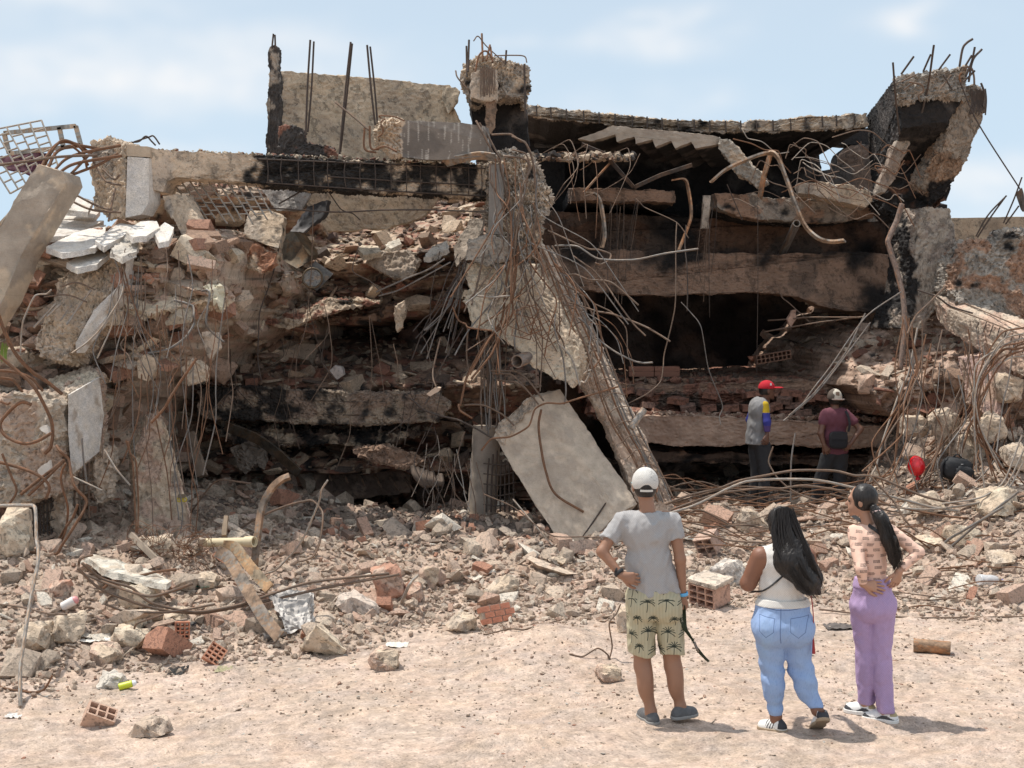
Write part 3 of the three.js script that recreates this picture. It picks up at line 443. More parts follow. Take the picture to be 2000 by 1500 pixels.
  const l2 = []; for (let i = 0; i < 7; i++) l2.push(['d', 0.010, 15.4, 15.4, [955 + i * 8, 880 + rnd() * 20, 952 + i * 8.5, 940, 950 + i * 9, 1000]]); for (let i = 0; i < 5; i++) l2.push(['d', 0.007, 15.4, 15.36, [944, 905 + i * 20, 975, 908 + i * 20, 1008, 902 + i * 20]]);
  rods(k, l2); settle(k);
}
// ---------------------------------------------------------------- right bay: roof, stair, beams, back walls
{
  const t = thing('roof_slab', 'sagging thin roof slab with broken front edge across the right bay', 'slab');
  const top = [[1022, 204], [1100, 213], [1200, 223], [1300, 232], [1400, 237], [1500, 236], [1600, 228], [1694, 221]], D = 19.2, th = 21;
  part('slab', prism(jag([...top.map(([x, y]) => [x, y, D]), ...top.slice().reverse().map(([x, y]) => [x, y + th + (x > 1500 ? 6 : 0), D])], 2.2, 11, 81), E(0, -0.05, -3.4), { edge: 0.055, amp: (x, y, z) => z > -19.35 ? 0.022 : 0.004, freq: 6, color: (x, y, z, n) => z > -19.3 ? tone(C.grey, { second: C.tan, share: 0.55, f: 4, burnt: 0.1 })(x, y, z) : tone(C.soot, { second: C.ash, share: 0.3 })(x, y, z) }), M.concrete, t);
  for (let i = 0; i < 21; i++) { const px = 1045 + i * 31 + (rnd() - 0.5) * 8, y = knots(top, px); part('rebar_stub', bar([P(px, y - 1, D - 0.02), P(px + 1, y + th, D - 0.03)], 0.011), M.dark, t); }
  settle(t);
  const b = thing('roof_edge_beam', 'sooty downstand beam under the rear of the roof slab with a gap of sky', 'beam');
  part('left_length', prism(jag([[1098, 262, 22.2], [1600, 262, 22.2], [1602, 345, 22.2], [1602, 420, 22.2], [1098, 420, 22.2], [1098, 300, 22.2]], 2, 20, 82), E(0, 0, -0.4), { edge: 0.12, amp: 0.02, color: tone(C.soot, { second: C.ash, share: 0.3 }) }), M.concrete, b);
  part('lintel', prism([[1600, 250, 22.3], [1760, 250, 22.3], [1760, 284, 22.3], [1600, 282, 22.3]], E(0, 0, -0.4), { edge: 0.12, amp: 0.01, color: tone(C.soot, { second: C.ash, share: 0.3 }) }), M.concrete, b);
  part('right_length', prism(jag([[1662, 283, 22.2], [1800, 280, 22.2], [1800, 420, 22.2], [1600, 420, 22.2], [1600, 334, 22.2], [1632, 330, 22.2], [1640, 300, 22.2]], 2, 14, 83), E(0, 0, -0.4), { edge: 0.12, amp: 0.02, color: tone(C.ash, { second: C.deep, share: 0.4 }) }), M.concrete, b);
  part('left_wall', prism(jag([[1000, 270, 21.5], [1040, 270, 21.5], [1044, 288, 21.5], [1100, 290, 21.5], [1110, 430, 21.5], [1000, 430, 21.5]], 2, 14, 7), E(0, 0, -0.4), { edge: 0.2, amp: 0.01, color: tone(C.soot, {}) }), M.concrete, b);
  settle(b);
  const s = thing('stair_flight', 'fallen stair flight showing its stepped underside below the roof slab', 'stairs');
  const sp_ = [[1128, 271], [1160, 260], [1196, 245], [1240, 250], [1314, 256], [1372, 262], [1404, 268], [1412, 280], [1357, 290], [1350, 277], [1318, 290], [1311, 275], [1280, 287], [1274, 272], [1242, 281], [1239, 267], [1205, 277], [1202, 262], [1157, 276]].map(([x, y], i) => [x, y, 18.2]);
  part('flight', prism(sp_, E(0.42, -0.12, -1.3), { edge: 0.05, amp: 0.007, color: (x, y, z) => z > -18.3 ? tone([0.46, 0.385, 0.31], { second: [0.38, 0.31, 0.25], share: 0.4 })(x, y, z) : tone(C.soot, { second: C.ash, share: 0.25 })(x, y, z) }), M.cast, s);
  part('broken_end', prism(jag([[1404, 268, 18.1], [1425, 275, 18.1], [1450, 305, 18.1], [1480, 332, 18.1], [1496, 356, 18.1], [1478, 366, 18.1], [1462, 352, 18.1], [1440, 340, 18.1], [1420, 310, 18.1], [1404, 290, 18.1]], 3, 9, 84), E(0.1, 0, -0.35), { edge: 0.04, amp: 0.025, color: tone([0.38, 0.33, 0.27], { second: C.tan, share: 0.4 }) }), M.concrete, s);
  settle(s);
  const bl = (name, label, poly, ext, col, seed, j = 3, mat = M.concrete, keep = [], o = {}) => solo(name, prism(jag(poly, j, 13, seed, keep), ext, { edge: 0.045, amp: 0.012, freq: 3.5, color: col, ...o }), mat, label, name.includes('beam') ? 'beam' : name.includes('column') ? 'column' : name.includes('wall') ? 'wall' : 'slab');
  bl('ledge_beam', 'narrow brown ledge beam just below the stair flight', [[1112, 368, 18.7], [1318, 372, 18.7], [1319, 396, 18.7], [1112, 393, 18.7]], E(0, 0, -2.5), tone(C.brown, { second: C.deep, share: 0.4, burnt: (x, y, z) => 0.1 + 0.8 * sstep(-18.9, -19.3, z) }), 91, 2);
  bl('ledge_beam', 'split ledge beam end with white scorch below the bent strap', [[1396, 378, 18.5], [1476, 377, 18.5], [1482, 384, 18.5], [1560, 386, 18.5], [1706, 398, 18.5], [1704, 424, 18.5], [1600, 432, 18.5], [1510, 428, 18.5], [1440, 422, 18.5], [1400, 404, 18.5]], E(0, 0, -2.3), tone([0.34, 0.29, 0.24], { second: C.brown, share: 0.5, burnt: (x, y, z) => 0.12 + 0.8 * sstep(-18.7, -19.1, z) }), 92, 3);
  bl('hanging_slab', 'broken concrete slab edge draped with bars beside the right column', [[1556, 358, 17.9], [1600, 354, 17.9], [1650, 360, 17.9], [1700, 376, 17.9], [1704, 392, 17.9], [1690, 405, 17.9], [1620, 388, 17.9], [1560, 376, 17.9]], E(0.1, 0, -0.6), tone(C.tan, { second: C.grey, share: 0.5 }), 93, 3);
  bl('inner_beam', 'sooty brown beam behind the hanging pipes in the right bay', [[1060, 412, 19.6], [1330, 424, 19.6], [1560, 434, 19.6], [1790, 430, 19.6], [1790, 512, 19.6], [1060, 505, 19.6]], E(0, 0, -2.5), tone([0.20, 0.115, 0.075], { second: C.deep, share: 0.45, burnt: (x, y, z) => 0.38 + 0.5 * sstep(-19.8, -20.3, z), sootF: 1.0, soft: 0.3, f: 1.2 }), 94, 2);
  bl('arched_beam', 'wide brown beam with ragged arched underside across the right bay', [[1050, 482, 18.9], [1200, 488, 18.9], [1300, 493, 18.9], [1420, 496, 18.9], [1520, 498, 18.9], [1640, 492, 18.9], [1736, 498, 18.9], [1738, 600, 18.9], [1700, 612, 18.9], [1660, 608, 18.9], [1600, 596, 18.9], [1560, 580, 18.9], [1500, 573, 18.9], [1440, 572, 18.9], [1300, 579, 18.9], [1180, 571, 18.9], [1050, 560, 18.9]], E(0, 0, -0.5), tone([0.31, 0.205, 0.145], { second: [0.20, 0.14, 0.105], share: 0.35, f: 0.9, burnt: (x, y, z) => 0.08 + 0.42 * sstep(3.3, 3.55, y) + 0.35 * sstep(4.6, 5.2, x), sootF: 1.2, soft: 0.3, seed: 3 }), 95, 2.4);
  // dark room behind
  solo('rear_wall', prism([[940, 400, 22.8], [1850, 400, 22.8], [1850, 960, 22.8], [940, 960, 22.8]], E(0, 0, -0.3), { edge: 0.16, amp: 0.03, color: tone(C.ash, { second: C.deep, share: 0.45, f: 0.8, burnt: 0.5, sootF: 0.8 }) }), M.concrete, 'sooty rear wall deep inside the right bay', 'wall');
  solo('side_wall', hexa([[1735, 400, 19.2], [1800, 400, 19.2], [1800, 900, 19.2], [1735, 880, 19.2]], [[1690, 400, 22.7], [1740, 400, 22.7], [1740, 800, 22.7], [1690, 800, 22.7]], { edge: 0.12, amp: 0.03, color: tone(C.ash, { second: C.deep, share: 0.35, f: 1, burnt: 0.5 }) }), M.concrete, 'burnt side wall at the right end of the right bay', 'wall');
  bl('floor_slab', 'dusty floor slab strewn with rubble inside the right bay', [[1130, 748, 18.6], [1300, 752, 18.6], [1500, 746, 18.6], [1760, 735, 18.6], [1760, 766, 18.6], [1500, 772, 18.6], [1300, 768, 18.6], [1130, 768, 18.6]], E(0, 0.05, -4), tone(C.brown, { second: C.brickd, share: 0.4 }), 96, 3);
  bl('lower_beam', 'pale brown lower beam behind the two men in the ruin', [[1236, 826, 17.9], [1250, 814, 17.9], [1340, 812, 17.9], [1460, 816, 17.9], [1560, 822, 17.9], [1640, 828, 17.9], [1770, 832, 17.9], [1770, 876, 17.9], [1600, 874, 17.9], [1470, 868, 17.9], [1330, 872, 17.9], [1255, 864, 17.9]], E(0, 0, -0.7), tone([0.47, 0.33, 0.25], { second: [0.40, 0.27, 0.2], share: 0.4, f: 1.6 }), 97, 2.4, M.cast);
  bl('lower_slab', 'layered dark slab edge under the lower beam', [[1250, 884, 18.2], [1400, 886, 18.2], [1600, 890, 18.2], [1770, 888, 18.2], [1770, 912, 18.2], [1600, 908, 18.2], [1400, 904, 18.2], [1250, 905, 18.2]], E(0, 0, -2), tone(C.deep, { second: C.brown, share: 0.35, burnt: 0.3 }), 98, 3);
  // brick courses on the ledge
  const w = thing('brick_ledge', 'ledge of crushed red brick courses above the lower beam', 'brickwork');
  const bm = [tone(C.brickd, { vary: 0.25 }), tone([0.36, 0.18, 0.12], { vary: 0.25, seed: 3 }), tone([0.26, 0.155, 0.115], { vary: 0.2, seed: 6 })];
  const bg = bm.map((c, i) => surf(...(() => { const g = new THREE.BoxGeometry(0.30, 0.085, 0.14), q = mergeVertices(new THREE.BufferGeometry().setAttribute('position', g.toNonIndexed().attributes.position)); return [q.attributes.position.array, q.index.array]; })(), { edge: 0.09, amp: 0.008, freq: 9, seed: i, color: c }));
  for (let r = 0; r < 4; r++) for (let i = 0; i < 14; i++) { if (rnd() < 0.42) continue; const px = 1160 + i * 41 + (r % 2) * 20 + (rnd() - 0.5) * 8, y = 806 - r * 13.2 + 5 * Math.sin(px * 0.01), p = P(px, y, 18.35 - rnd() * 0.12 + r * 0.05), m = part('brick', bg[Math.floor(rnd() * 3)], M.concrete, w); m.position.copy(p); m.rotation.set((rnd() - 0.5) * 0.7, (rnd() - 0.5) * 1.2, (rnd() - 0.5) * 0.4); m.scale.x = 0.5 + 0.5 * rnd(); }
  part('fill', prism(jag([[1150, 768, 18.5], [1750, 768, 18.5], [1750, 815, 18.5], [1150, 815, 18.5]], 3, 16, 99), E(0, 0, -1.4), { edge: 0.06, amp: 0.05, freq: 7, color: tone(C.deep, { second: C.brickd, share: 0.45, f: 3 }) }), M.concrete, w);
  settle(w);
  // tilted dark frame on the far right
  const k = thing('tilted_roof_beam', 'burnt roof beam tilting skyward with broken end bristling with bars', 'beam');
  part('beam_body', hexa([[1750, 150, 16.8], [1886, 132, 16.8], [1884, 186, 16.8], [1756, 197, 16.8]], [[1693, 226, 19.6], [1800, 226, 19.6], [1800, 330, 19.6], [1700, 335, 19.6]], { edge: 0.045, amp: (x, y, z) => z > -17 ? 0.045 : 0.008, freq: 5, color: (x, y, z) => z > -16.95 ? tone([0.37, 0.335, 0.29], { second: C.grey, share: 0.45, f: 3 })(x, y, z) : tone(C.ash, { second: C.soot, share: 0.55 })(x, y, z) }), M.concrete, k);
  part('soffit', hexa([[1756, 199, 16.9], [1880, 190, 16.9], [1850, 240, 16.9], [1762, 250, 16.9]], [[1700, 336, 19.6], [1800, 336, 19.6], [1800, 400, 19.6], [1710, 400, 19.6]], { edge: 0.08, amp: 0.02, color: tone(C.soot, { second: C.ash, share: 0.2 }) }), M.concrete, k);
  rods(k, [['d', 0.013, 16.6, 17, [1744, 122, 1750, 200, 1757, 262]], ['d', 0.014, 16.8, 16.7, [1760, 145, 1785, 110]], ['d', 0.013, 16.8, 16.7, [1803, 140, 1818, 106]], ['d', 0.014, 16.5, 17, [1824, 88, 1812, 170, 1793, 250]], ['d', 0.013, 16.8, 16.7, [1833, 137, 1856, 106]], ['b', 0.012, 16.6, 16.5, [1796, 196, 1794, 186, 1803, 178, 1800, 166, 1776, 160]], ['b', 0.010, 16.6, 16.6, [1760, 160, 1776, 152, 1790, 146]], ['b', 0.010, 16.6, 16.6, [1765, 176, 1780, 164]], ['b', 0.010, 16.6, 16.6, [1836, 174, 1858, 146]], ['d', 0.011, 16.6, 16.6, [1842, 146, 1860, 176]]]);
  settle(k);
  const c = thing('tilted_column', 'scorched column leaning out at the far right with curled bars on its head', 'column');
  part('shaft', prism(jag([[1868, 196, 16.9], [1878, 172, 16.9], [1896, 165, 16.9], [1916, 168, 16.9], [1926, 208, 16.9], [1912, 250, 16.95], [1886, 312, 17.1], [1846, 380, 17.4], [1826, 396, 17.5], [1802, 360, 17.5], [1832, 300, 17.2], [1852, 252, 17.0]], 3, 12, 101), E(-0.05, 0, -0.45), { edge: 0.04, amp: 0.025, freq: 4.5, color: tone([0.38, 0.32, 0.26], { second: [0.36, 0.24, 0.16], share: 0.42, f: 1.6, burnt: (x, y) => 0.08 + 0.75 * sstep(4.6, 4.25, y), seed: 7 }) }), M.concrete, c);
  part('burnt_plate', prism(jag([[1712, 392, 18.0], [1738, 330, 18.0], [1790, 270, 18.0], [1842, 300, 17.8], [1866, 330, 17.7], [1838, 396, 17.7], [1800, 432, 17.8], [1740, 430, 18.0]], 4, 13, 102), E(0, 0, -0.5), { edge: 0.06, amp: 0.05, freq: 4, color: tone(C.soot, { second: [0.16, 0.08, 0.05], share: 0.25, f: 2.4 }) }), M.concrete, c);
  const l = []; for (let i = 0; i < 12; i++) { const x = 1896 + i * 2.6; l.push(['d', 0.009, 16.75, 16.75, [x, 172 + rnd() * 8, x + 2, 196, x - 4 + rnd() * 4, 216 + rnd() * 10]]); }
  l.push(['d', 0.015, 16.7, 16.7, [1874, 130, 1880, 96, 1888, 84, 1900, 76]], ['d', 0.014, 16.7, 16.7, [1886, 150, 1898, 120, 1904, 92]], ['d', 0.014, 16.7, 16.7, [1892, 160, 1900, 118, 1918, 96]], ['d', 0.013, 16.7, 16.7, [1886, 128, 1898, 108]], ['b', 0.013, 16.7, 16.7, [1878, 132, 1896, 132, 1902, 148, 1903, 166]], ['d', 0.013, 16.7, 16.7, [1882, 160, 1904, 138]], ['r', 0.013, 16.7, 16.65, [1877, 166, 1874, 150, 1878, 142]], ['d', 0.014, 16.7, 16.7, [1916, 162, 1924, 186, 1922, 210]]);
  rods(c, l); settle(c);
  solo('broken_post', prism(jag([[1762, 262, 17.3], [1772, 258, 17.3], [1778, 280, 17.3], [1760, 316, 17.35], [1748, 350, 17.4], [1730, 374, 17.4], [1714, 378, 17.4], [1718, 352, 17.4], [1740, 306, 17.35], [1752, 276, 17.3]], 2, 11, 104), E(0, 0, -0.2), { edge: 0.04, amp: 0.018, color: tone([0.30, 0.23, 0.18], { second: C.grey, share: 0.35 }) }), M.concrete, 'splintered brown post leaning before the tilted dark column', 'post');
  solo('pier', prism(jag([[1792, 440, 17.3], [1810, 404, 17.3], [1856, 408, 17.3], [1864, 470, 17.3], [1862, 565, 17.25], [1836, 592, 17.2], [1800, 640, 17.2], [1752, 640, 17.3], [1782, 560, 17.3]], 3, 14, 105), E(-0.15, 0, -0.7), { edge: 0.045, amp: 0.022, color: tone([0.34, 0.275, 0.225], { second: C.grey, share: 0.5, f: 2.4, burnt: (x) => 0.75 * sstep(5.35, 5.15, x) }) }), M.concrete, 'ragged pier standing under the tilted column at the right', 'column');
  solo('distant_wall', prism([[1850, 426, 24], [2080, 422, 24], [2080, 560, 24], [1850, 560, 24]], E(0, 0, -0.3), { edge: 0.2, amp: 0.01, color: tone([0.42, 0.33, 0.235], { second: [0.33, 0.26, 0.19], share: 0.4 }) }), M.concrete, 'plain tan wall seen behind the right-hand ruin', 'wall');
  const q = thing('cracked_wall_block', 'cracked grey wall block with red brick scars at the right edge', 'wall');
  part('block', prism(jag([[1850, 566, 16.6], [1862, 505, 16.6], [1900, 468, 16.6], [1948, 474, 16.5], [1966, 448, 16.5], [2040, 452, 16.5], [2060, 640, 16.3], [1960, 620, 16.3], [1880, 590, 16.4]], 4, 13, 106), E(0, 0, -0.6), { edge: 0.04, amp: 0.04, freq: 3.6, color: tone([0.37, 0.325, 0.275], { second: [0.40, 0.25, 0.17], share: 0.36, f: 1.8, burnt: 0.1, seed: 17 }) }), M.concrete, q);
  rods(q, [['d', 0.010, 16.6, 16.5, [1906, 462, 1930, 420, 1966, 382]], ['d', 0.010, 16.6, 16.5, [1909, 464, 1935, 424, 1964, 384]], ['d', 0.010, 16.6, 16.5, [1960, 436, 1980, 390, 1996, 346]], ['d', 0.010, 16.6, 16.5, [1964, 438, 1990, 402]]]);
  part('dangling_lump', boxUV(new ConvexGeometry(Array.from({ length: 18 }, () => V((rnd() - 0.5) * 0.16, (rnd() - 0.5) * 0.34, (rnd() - 0.5) * 0.16).add(P(1996, 394, 16.4))))), M.dark, q);
  settle(q);
  const z = thing('sloping_beam', 'pinkish beam with rows of bars sloping down out of the right edge', 'beam');
  part('beam_body', hexa([[1842, 600, 16.6], [2020, 668, 14.9], [2010, 742, 14.9], [1850, 645, 16.6]], [[1822, 574, 17.0], [2030, 632, 15.2], [2020, 700, 15.2], [1830, 620, 17.0]], { edge: 0.04, amp: 0.012, freq: 4, color: tone(C.pink, { second: C.cement, share: 0.45, f: 1.8 }) }), M.concrete, z);
  const zl = []; for (let i = 0; i < 12; i++) { const k2 = i / 11; zl.push(['d', 0.0065, lerp(16.5, 14.85, k2), lerp(16.5, 14.8, k2), [lerp(1862, 2005, k2), lerp(603, 660, k2), lerp(1858, 2000, k2) - 3, lerp(616, 690, k2)]]); } zl.push(['b', 0.008, 16.4, 14.8, [1850, 598, 1930, 628, 2010, 660]], ['b', 0.008, 16.45, 14.85, [1880, 590, 1950, 620, 2010, 646]]);
  rods(z, zl); settle(z);
  bl('leaning_column_piece', 'pink plastered column piece leaning in the rubble at the right', [[1884, 700, 15.8], [1948, 684, 15.8], [1985, 692, 15.8], [1966, 750, 15.6], [1950, 818, 15.4], [1926, 808, 15.4], [1898, 790, 15.5]], E(0.05, 0, -0.35), tone(C.pink, { second: [0.55, 0.38, 0.32], share: 0.5, f: 3 }), 108, 2);
}
// ---------------------------------------------------------------- lower left blocks
{
  const t = thing('sloping_column_stub', 'crumbling column stub with exposed bars sloping down below the white slabs', 'column');
  part('core', prism(jag([[150, 508, 13.9], [210, 492, 13.9], [246, 498, 13.9], [236, 552, 13.8], [182, 606, 13.6], [148, 668, 13.45], [120, 706, 13.4], [76, 696, 13.4], [72, 662, 13.4], [100, 610, 13.5], [112, 560, 13.7]], 4, 12, 111), E(0.1, -0.05, -0.4), { edge: 0.036, amp: 0.035, freq: 5, color: tone(C.tan, { second: C.cement, share: 0.4, f: 2.4 }) }), M.concrete, t);
  part('white_face', prism([[247, 500, 13.82], [243, 574, 13.8], [206, 622, 13.62], [178, 652, 13.52], [150, 690, 13.42], [148, 670, 13.40], [183, 606, 13.56], [238, 552, 13.76]], E(0.05, 0, -0.1), { edge: 0.06, amp: 0.003, color: tone(C.white, { second: C.cement, share: 0.25, f: 3, vary: 0.06 }) }), M.paint, t);
  rods(t, [['p', 0.012, 13.35, 13.3, [110, 592, 66, 640]], ['p', 0.012, 13.35, 13.3, [118, 594, 92, 618]], ['p', 0.012, 13.5, 13.35, [178, 566, 130, 634]], ['p', 0.010, 13.5, 13.35, [140, 596, 118, 626]], ['b', 0.008, 13.45, 13.4, [86, 580, 130, 576, 170, 590]], ['b', 0.008, 13.5, 13.45, [120, 560, 150, 552, 186, 566]]]);
  settle(t);
  const w = thing('white_faced_column', 'broken column block with clean white face turned right, low at the left', 'column');
  part('core', prism(jag([[98, 766, 13.15], [140, 745, 13.3], [178, 728, 13.5], [190, 742, 13.45], [190, 880, 13.4], [140, 925, 13.0], [104, 966, 12.95]], 3, 13, 112), E(-0.05, 0.02, -0.45), { edge: 0.036, amp: 0.03, freq: 5, color: tone(C.cement, { second: C.pink, share: 0.4, f: 2.6 }) }), M.concrete, w);
  part('white_face', prism([[134, 772, 12.95], [194, 737, 13.35], [203, 812, 13.36], [194, 882, 13.3], [140, 928, 12.92], [133, 840, 12.93]], E(-0.02, 0.01, -0.06), { edge: 0.05, amp: 0.0035, color: tone([0.76, 0.705, 0.63], { second: [0.5, 0.42, 0.34], share: 0.14, f: 4, vary: 0.06 }) }), M.paint, w);
  part('top_rubble', prism(jag([[97, 742, 13.6], [150, 722, 13.8], [176, 716, 13.8], [194, 734, 13.4], [134, 770, 13.0]], 2, 9, 113), E(0, -0.08, 0), { edge: 0.036, amp: 0.025, color: tone(C.cream, { second: C.cement, share: 0.4 }) }), M.concrete, w);
  rods(w, [['r', 0.019, 12.6, 12.85, [-5, 610, 10, 650, 30, 690, 60, 724, 92, 746, 122, 770]], ['r', 0.016, 12.5, 12.6, [-5, 692, 30, 722, 62, 750, 86, 790, 102, 830, 100, 870, 88, 886]], ['r', 0.013, 12.7, 12.8, [-5, 724, 24, 726, 60, 738, 84, 764]], ['r', 0.013, 12.7, 12.8, [-5, 738, 24, 742, 44, 766]]]);
  settle(w);
  const b = thing('block_of_masonry', 'big pale masonry block with flaking paint filling the left edge', 'block');
  part('block', prism(jag([[-60, 778, 12.7], [0, 774, 12.7], [30, 768, 12.7], [64, 773, 12.7], [98, 790, 12.7], [105, 846, 12.65], [90, 900, 12.6], [94, 968, 12.6], [40, 986, 12.55], [-60, 990, 12.55]], 2.5, 15, 114), E(0.1, 0, -0.6), { edge: 0.04, amp: 0.03, freq: 3.2, color: tone([0.52, 0.43, 0.335], { second: [0.50, 0.37, 0.28], share: 0.4, f: 1.6, seed: 3 }) }), M.concrete, b);
  part('paint_flake', prism(jag([[76, 836, 12.61], [90, 830, 12.62], [97, 850, 12.6], [80, 842, 12.6]], 1, 6, 3), E(0, 0, -0.06), { edge: 0.05, amp: 0.004, color: C.white }), M.cast, b);
  part('paint_flake', prism(jag([[72, 918, 12.56], [96, 900, 12.57], [100, 930, 12.56], [88, 952, 12.55]], 1, 6, 4), E(0, 0, -0.06), { edge: 0.05, amp: 0.004, color: C.white }), M.cast, b);
  rods(b, [['r', 0.016, 12.5, 12.35, [62, 790, 40, 786, 14, 808, 0, 830, 12, 852, 44, 866, 72, 862, 100, 846]], ['r', 0.015, 12.45, 12.4, [-5, 902, 40, 914, 78, 930, 96, 950, 90, 975]], ['r', 0.014, 12.45, 12.5, [40, 966, 80, 934, 122, 902]], ['r', 0.014, 12.45, 12.5, [55, 968, 90, 935, 126, 898]], ['r', 0.012, 12.4, 12.4, [4, 886, 22, 930, 32, 960, 14, 990]], ['r', 0.010, 12.4, 12.4, [0, 784, 14, 789, 20, 786]]]);
  settle(b);
  const c = thing('caged_column', 'shattered column with its steel stirrup cage exposed below the white face', 'column');
  part('core', prism(jag([[98, 962, 13.1], [126, 950, 13.1], [134, 1020, 13.05], [134, 1140, 13.0], [100, 1146, 13.0], [104, 1060, 13.05]], 4, 12, 115), E(0, 0, -0.3), { edge: 0.036, amp: 0.03, color: tone(C.cement, { second: C.grey, share: 0.4 }) }), M.concrete, c);
  part('core', prism(jag([[174, 884, 13.5], [206, 876, 13.5], [214, 900, 13.5], [212, 972, 13.45], [188, 986, 13.45], [176, 960, 13.45]], 3, 11, 116), E(0, 0, -0.3), { edge: 0.036, amp: 0.03, color: tone(C.cement, {}) }), M.concrete, c);
  const l = []; for (let i = 0; i < 6; i++) l.push(['d', 0.010, 13.15, 13.0, [64 + i * 7, 930 + rnd() * 20, 64 + i * 7 + rnd() * 3, 1030, 66 + i * 7, 1120 + rnd() * 20]]); for (let i = 0; i < 9; i++) l.push(['d', 0.006, 13.0, 13.0, [60, 962 + i * 18, 84, 966 + i * 18, 106, 960 + i * 18]]);
  for (let i = 0; i < 4; i++) l.push(['b', 0.010, 13.3, 13.2, [146 + i * 9, 900 + rnd() * 10, 146 + i * 9, 960, 147 + i * 9, 1012]]); for (let i = 0; i < 6; i++) l.push(['b', 0.006, 13.25, 13.2, [140, 930 + i * 14, 160, 933 + i * 14, 182, 928 + i * 14]]);
  rods(c, l); settle(c);
  solo('leaning_post', prism(jag([[262, 872, 13.9], [290, 818, 13.9], [312, 811, 13.9], [328, 842, 13.9], [350, 930, 13.75], [372, 1010, 13.6], [382, 1086, 13.5], [300, 1092, 13.5], [264, 1040, 13.6]], 2.5, 14, 117, []), E(-0.12, 0.02, -0.3), { edge: 0.04, amp: 0.022, color: tone(C.tan, { second: C.pink, share: 0.4, f: 2.6 }) }), M.concrete, 'tapering concrete post leaning in the rubble with a small yellow clamp on its edge', 'post');
  const sl = (name, label, poly, ext, col, seed, j = 2, o = {}) => solo(name, prism(jag(poly, j, 12, seed), ext, { edge: 0.04, amp: 0.012, color: col, ...o }), o.mat || M.concrete, label, name.includes('rock') ? 'rock' : 'slab', null);
  const wh = tone(C.white, { vary: 0.06, second: [0.6, 0.54, 0.46], share: 0.12, f: 3 }), th = E(0, -0.06, 0.01);
  sl('white_slab', 'longest white plaster slab lying behind the leaning column', [[70, 464, 13.8], [112, 424, 14.7], [203, 431, 14.9], [165, 450, 14.4], [124, 461, 13.95]], th, wh, 121, 1, { mat: M.paint, amp: 0.004 });
  sl('white_slab', 'broad white slab with a chipped right side in front of the others', [[90, 482, 13.55], [150, 452, 14.2], [207, 439, 14.4], [205, 461, 14.0], [186, 484, 13.6], [122, 494, 13.4]], th, wh, 122, 1, { mat: M.paint, amp: 0.004 });
  sl('white_slab', 'small white slab right below the corner column', [[246, 452, 13.75], [274, 432, 14.3], [306, 432, 14.3], [312, 445, 14.0], [286, 461, 13.65], [260, 464, 13.6]], th, wh, 123, 1, { mat: M.paint, amp: 0.004 });
  sl('white_slab', 'greyish slab scrap overlapping the broad white slab', [[214, 492, 13.5], [244, 460, 14.0], [272, 468, 14.0], [267, 491, 13.5], [240, 502, 13.35]], th, tone([0.58, 0.53, 0.46], {}), 124);
  sl('white_slab', 'white slab tucked between leaning column and corner column', [[102, 408, 14.3], [150, 382, 14.9], [182, 392, 14.9], [172, 414, 14.4]], th, wh, 125, 1, { mat: M.paint, amp: 0.004 });
  sl('white_slab', 'thin white tile shard by the edge of the ledge', [[300, 452, 13.9], [322, 434, 14.2], [340, 444, 14.1], [330, 470, 13.8], [310, 474, 13.7]], th, wh, 126, 1, { mat: M.paint, amp: 0.004 });
  sl('white_slab', 'white slab wedge tipped on the pile beside the greyish scrap', [[186, 470, 13.7], [232, 436, 14.4], [262, 440, 14.4], [240, 462, 13.9], [204, 482, 13.6]], th, wh, 221, 1, { mat: M.paint, amp: 0.004 });
  sl('white_slab', 'narrow white plate at the back of the pile under the rusty bars', [[110, 428, 14.6], [146, 402, 15.1], [196, 410, 15.1], [184, 426, 14.8]], th, wh, 222, 1, { mat: M.paint, amp: 0.004 });
  sl('white_slab', 'lower white slab corner jutting over the sloping stub', [[130, 512, 13.5], [176, 488, 13.9], [214, 496, 13.8], [190, 516, 13.5], [152, 524, 13.4]], th, tone([0.68, 0.62, 0.54], {}), 223, 1.5, { mat: M.paint, amp: 0.006 });
  sl('floor_edge', 'broken floor edge of tile and brick jutting over the left hollow', [[236, 560, 13.9], [290, 528, 14.4], [360, 520, 14.6], [424, 546, 14.4], [442, 566, 14.2], [412, 588, 14.0], [352, 600, 13.9], [300, 614, 13.8], [248, 604, 13.8]], E(0, -0.1, -0.5), tone(C.cream, { second: C.pink, share: 0.45, f: 2.6 }), 127, 4, { amp: 0.03 });
  sl('floor_edge', 'upper torn floor edge with bricks below the white slabs', [[150, 520, 13.95], [230, 500, 14.2], [300, 492, 14.4], [345, 498, 14.4], [330, 530, 14.1], [280, 545, 13.9], [200, 560, 13.8]], E(0, -0.12, -0.5), tone(C.cement, { second: C.brick, share: 0.3, f: 2.8 }), 128, 4, { amp: 0.03 });
  sl('fallen_post', 'square tan post fallen aslant beside the metal grille', [[319, 383, 14.7], [362, 379, 14.7], [409, 472, 14.4], [399, 495, 14.35], [378, 488, 14.4], [322, 408, 14.7]], E(0.02, 0, -0.25), tone(C.tan, { second: C.grey, share: 0.4, f: 2.2 }), 129, 1.5);
  sl('concrete_flag', 'dark stained concrete flag under the metal grille', [[470, 460, 15.6], [490, 413, 15.8], [534, 413, 15.8], [554, 425, 15.8], [544, 484, 15.5], [524, 480, 15.5], [494, 466, 15.5]], E(0, 0, -0.25), tone(C.grey, { second: C.tan, share: 0.3, burnt: 0.1 }), 130, 2);
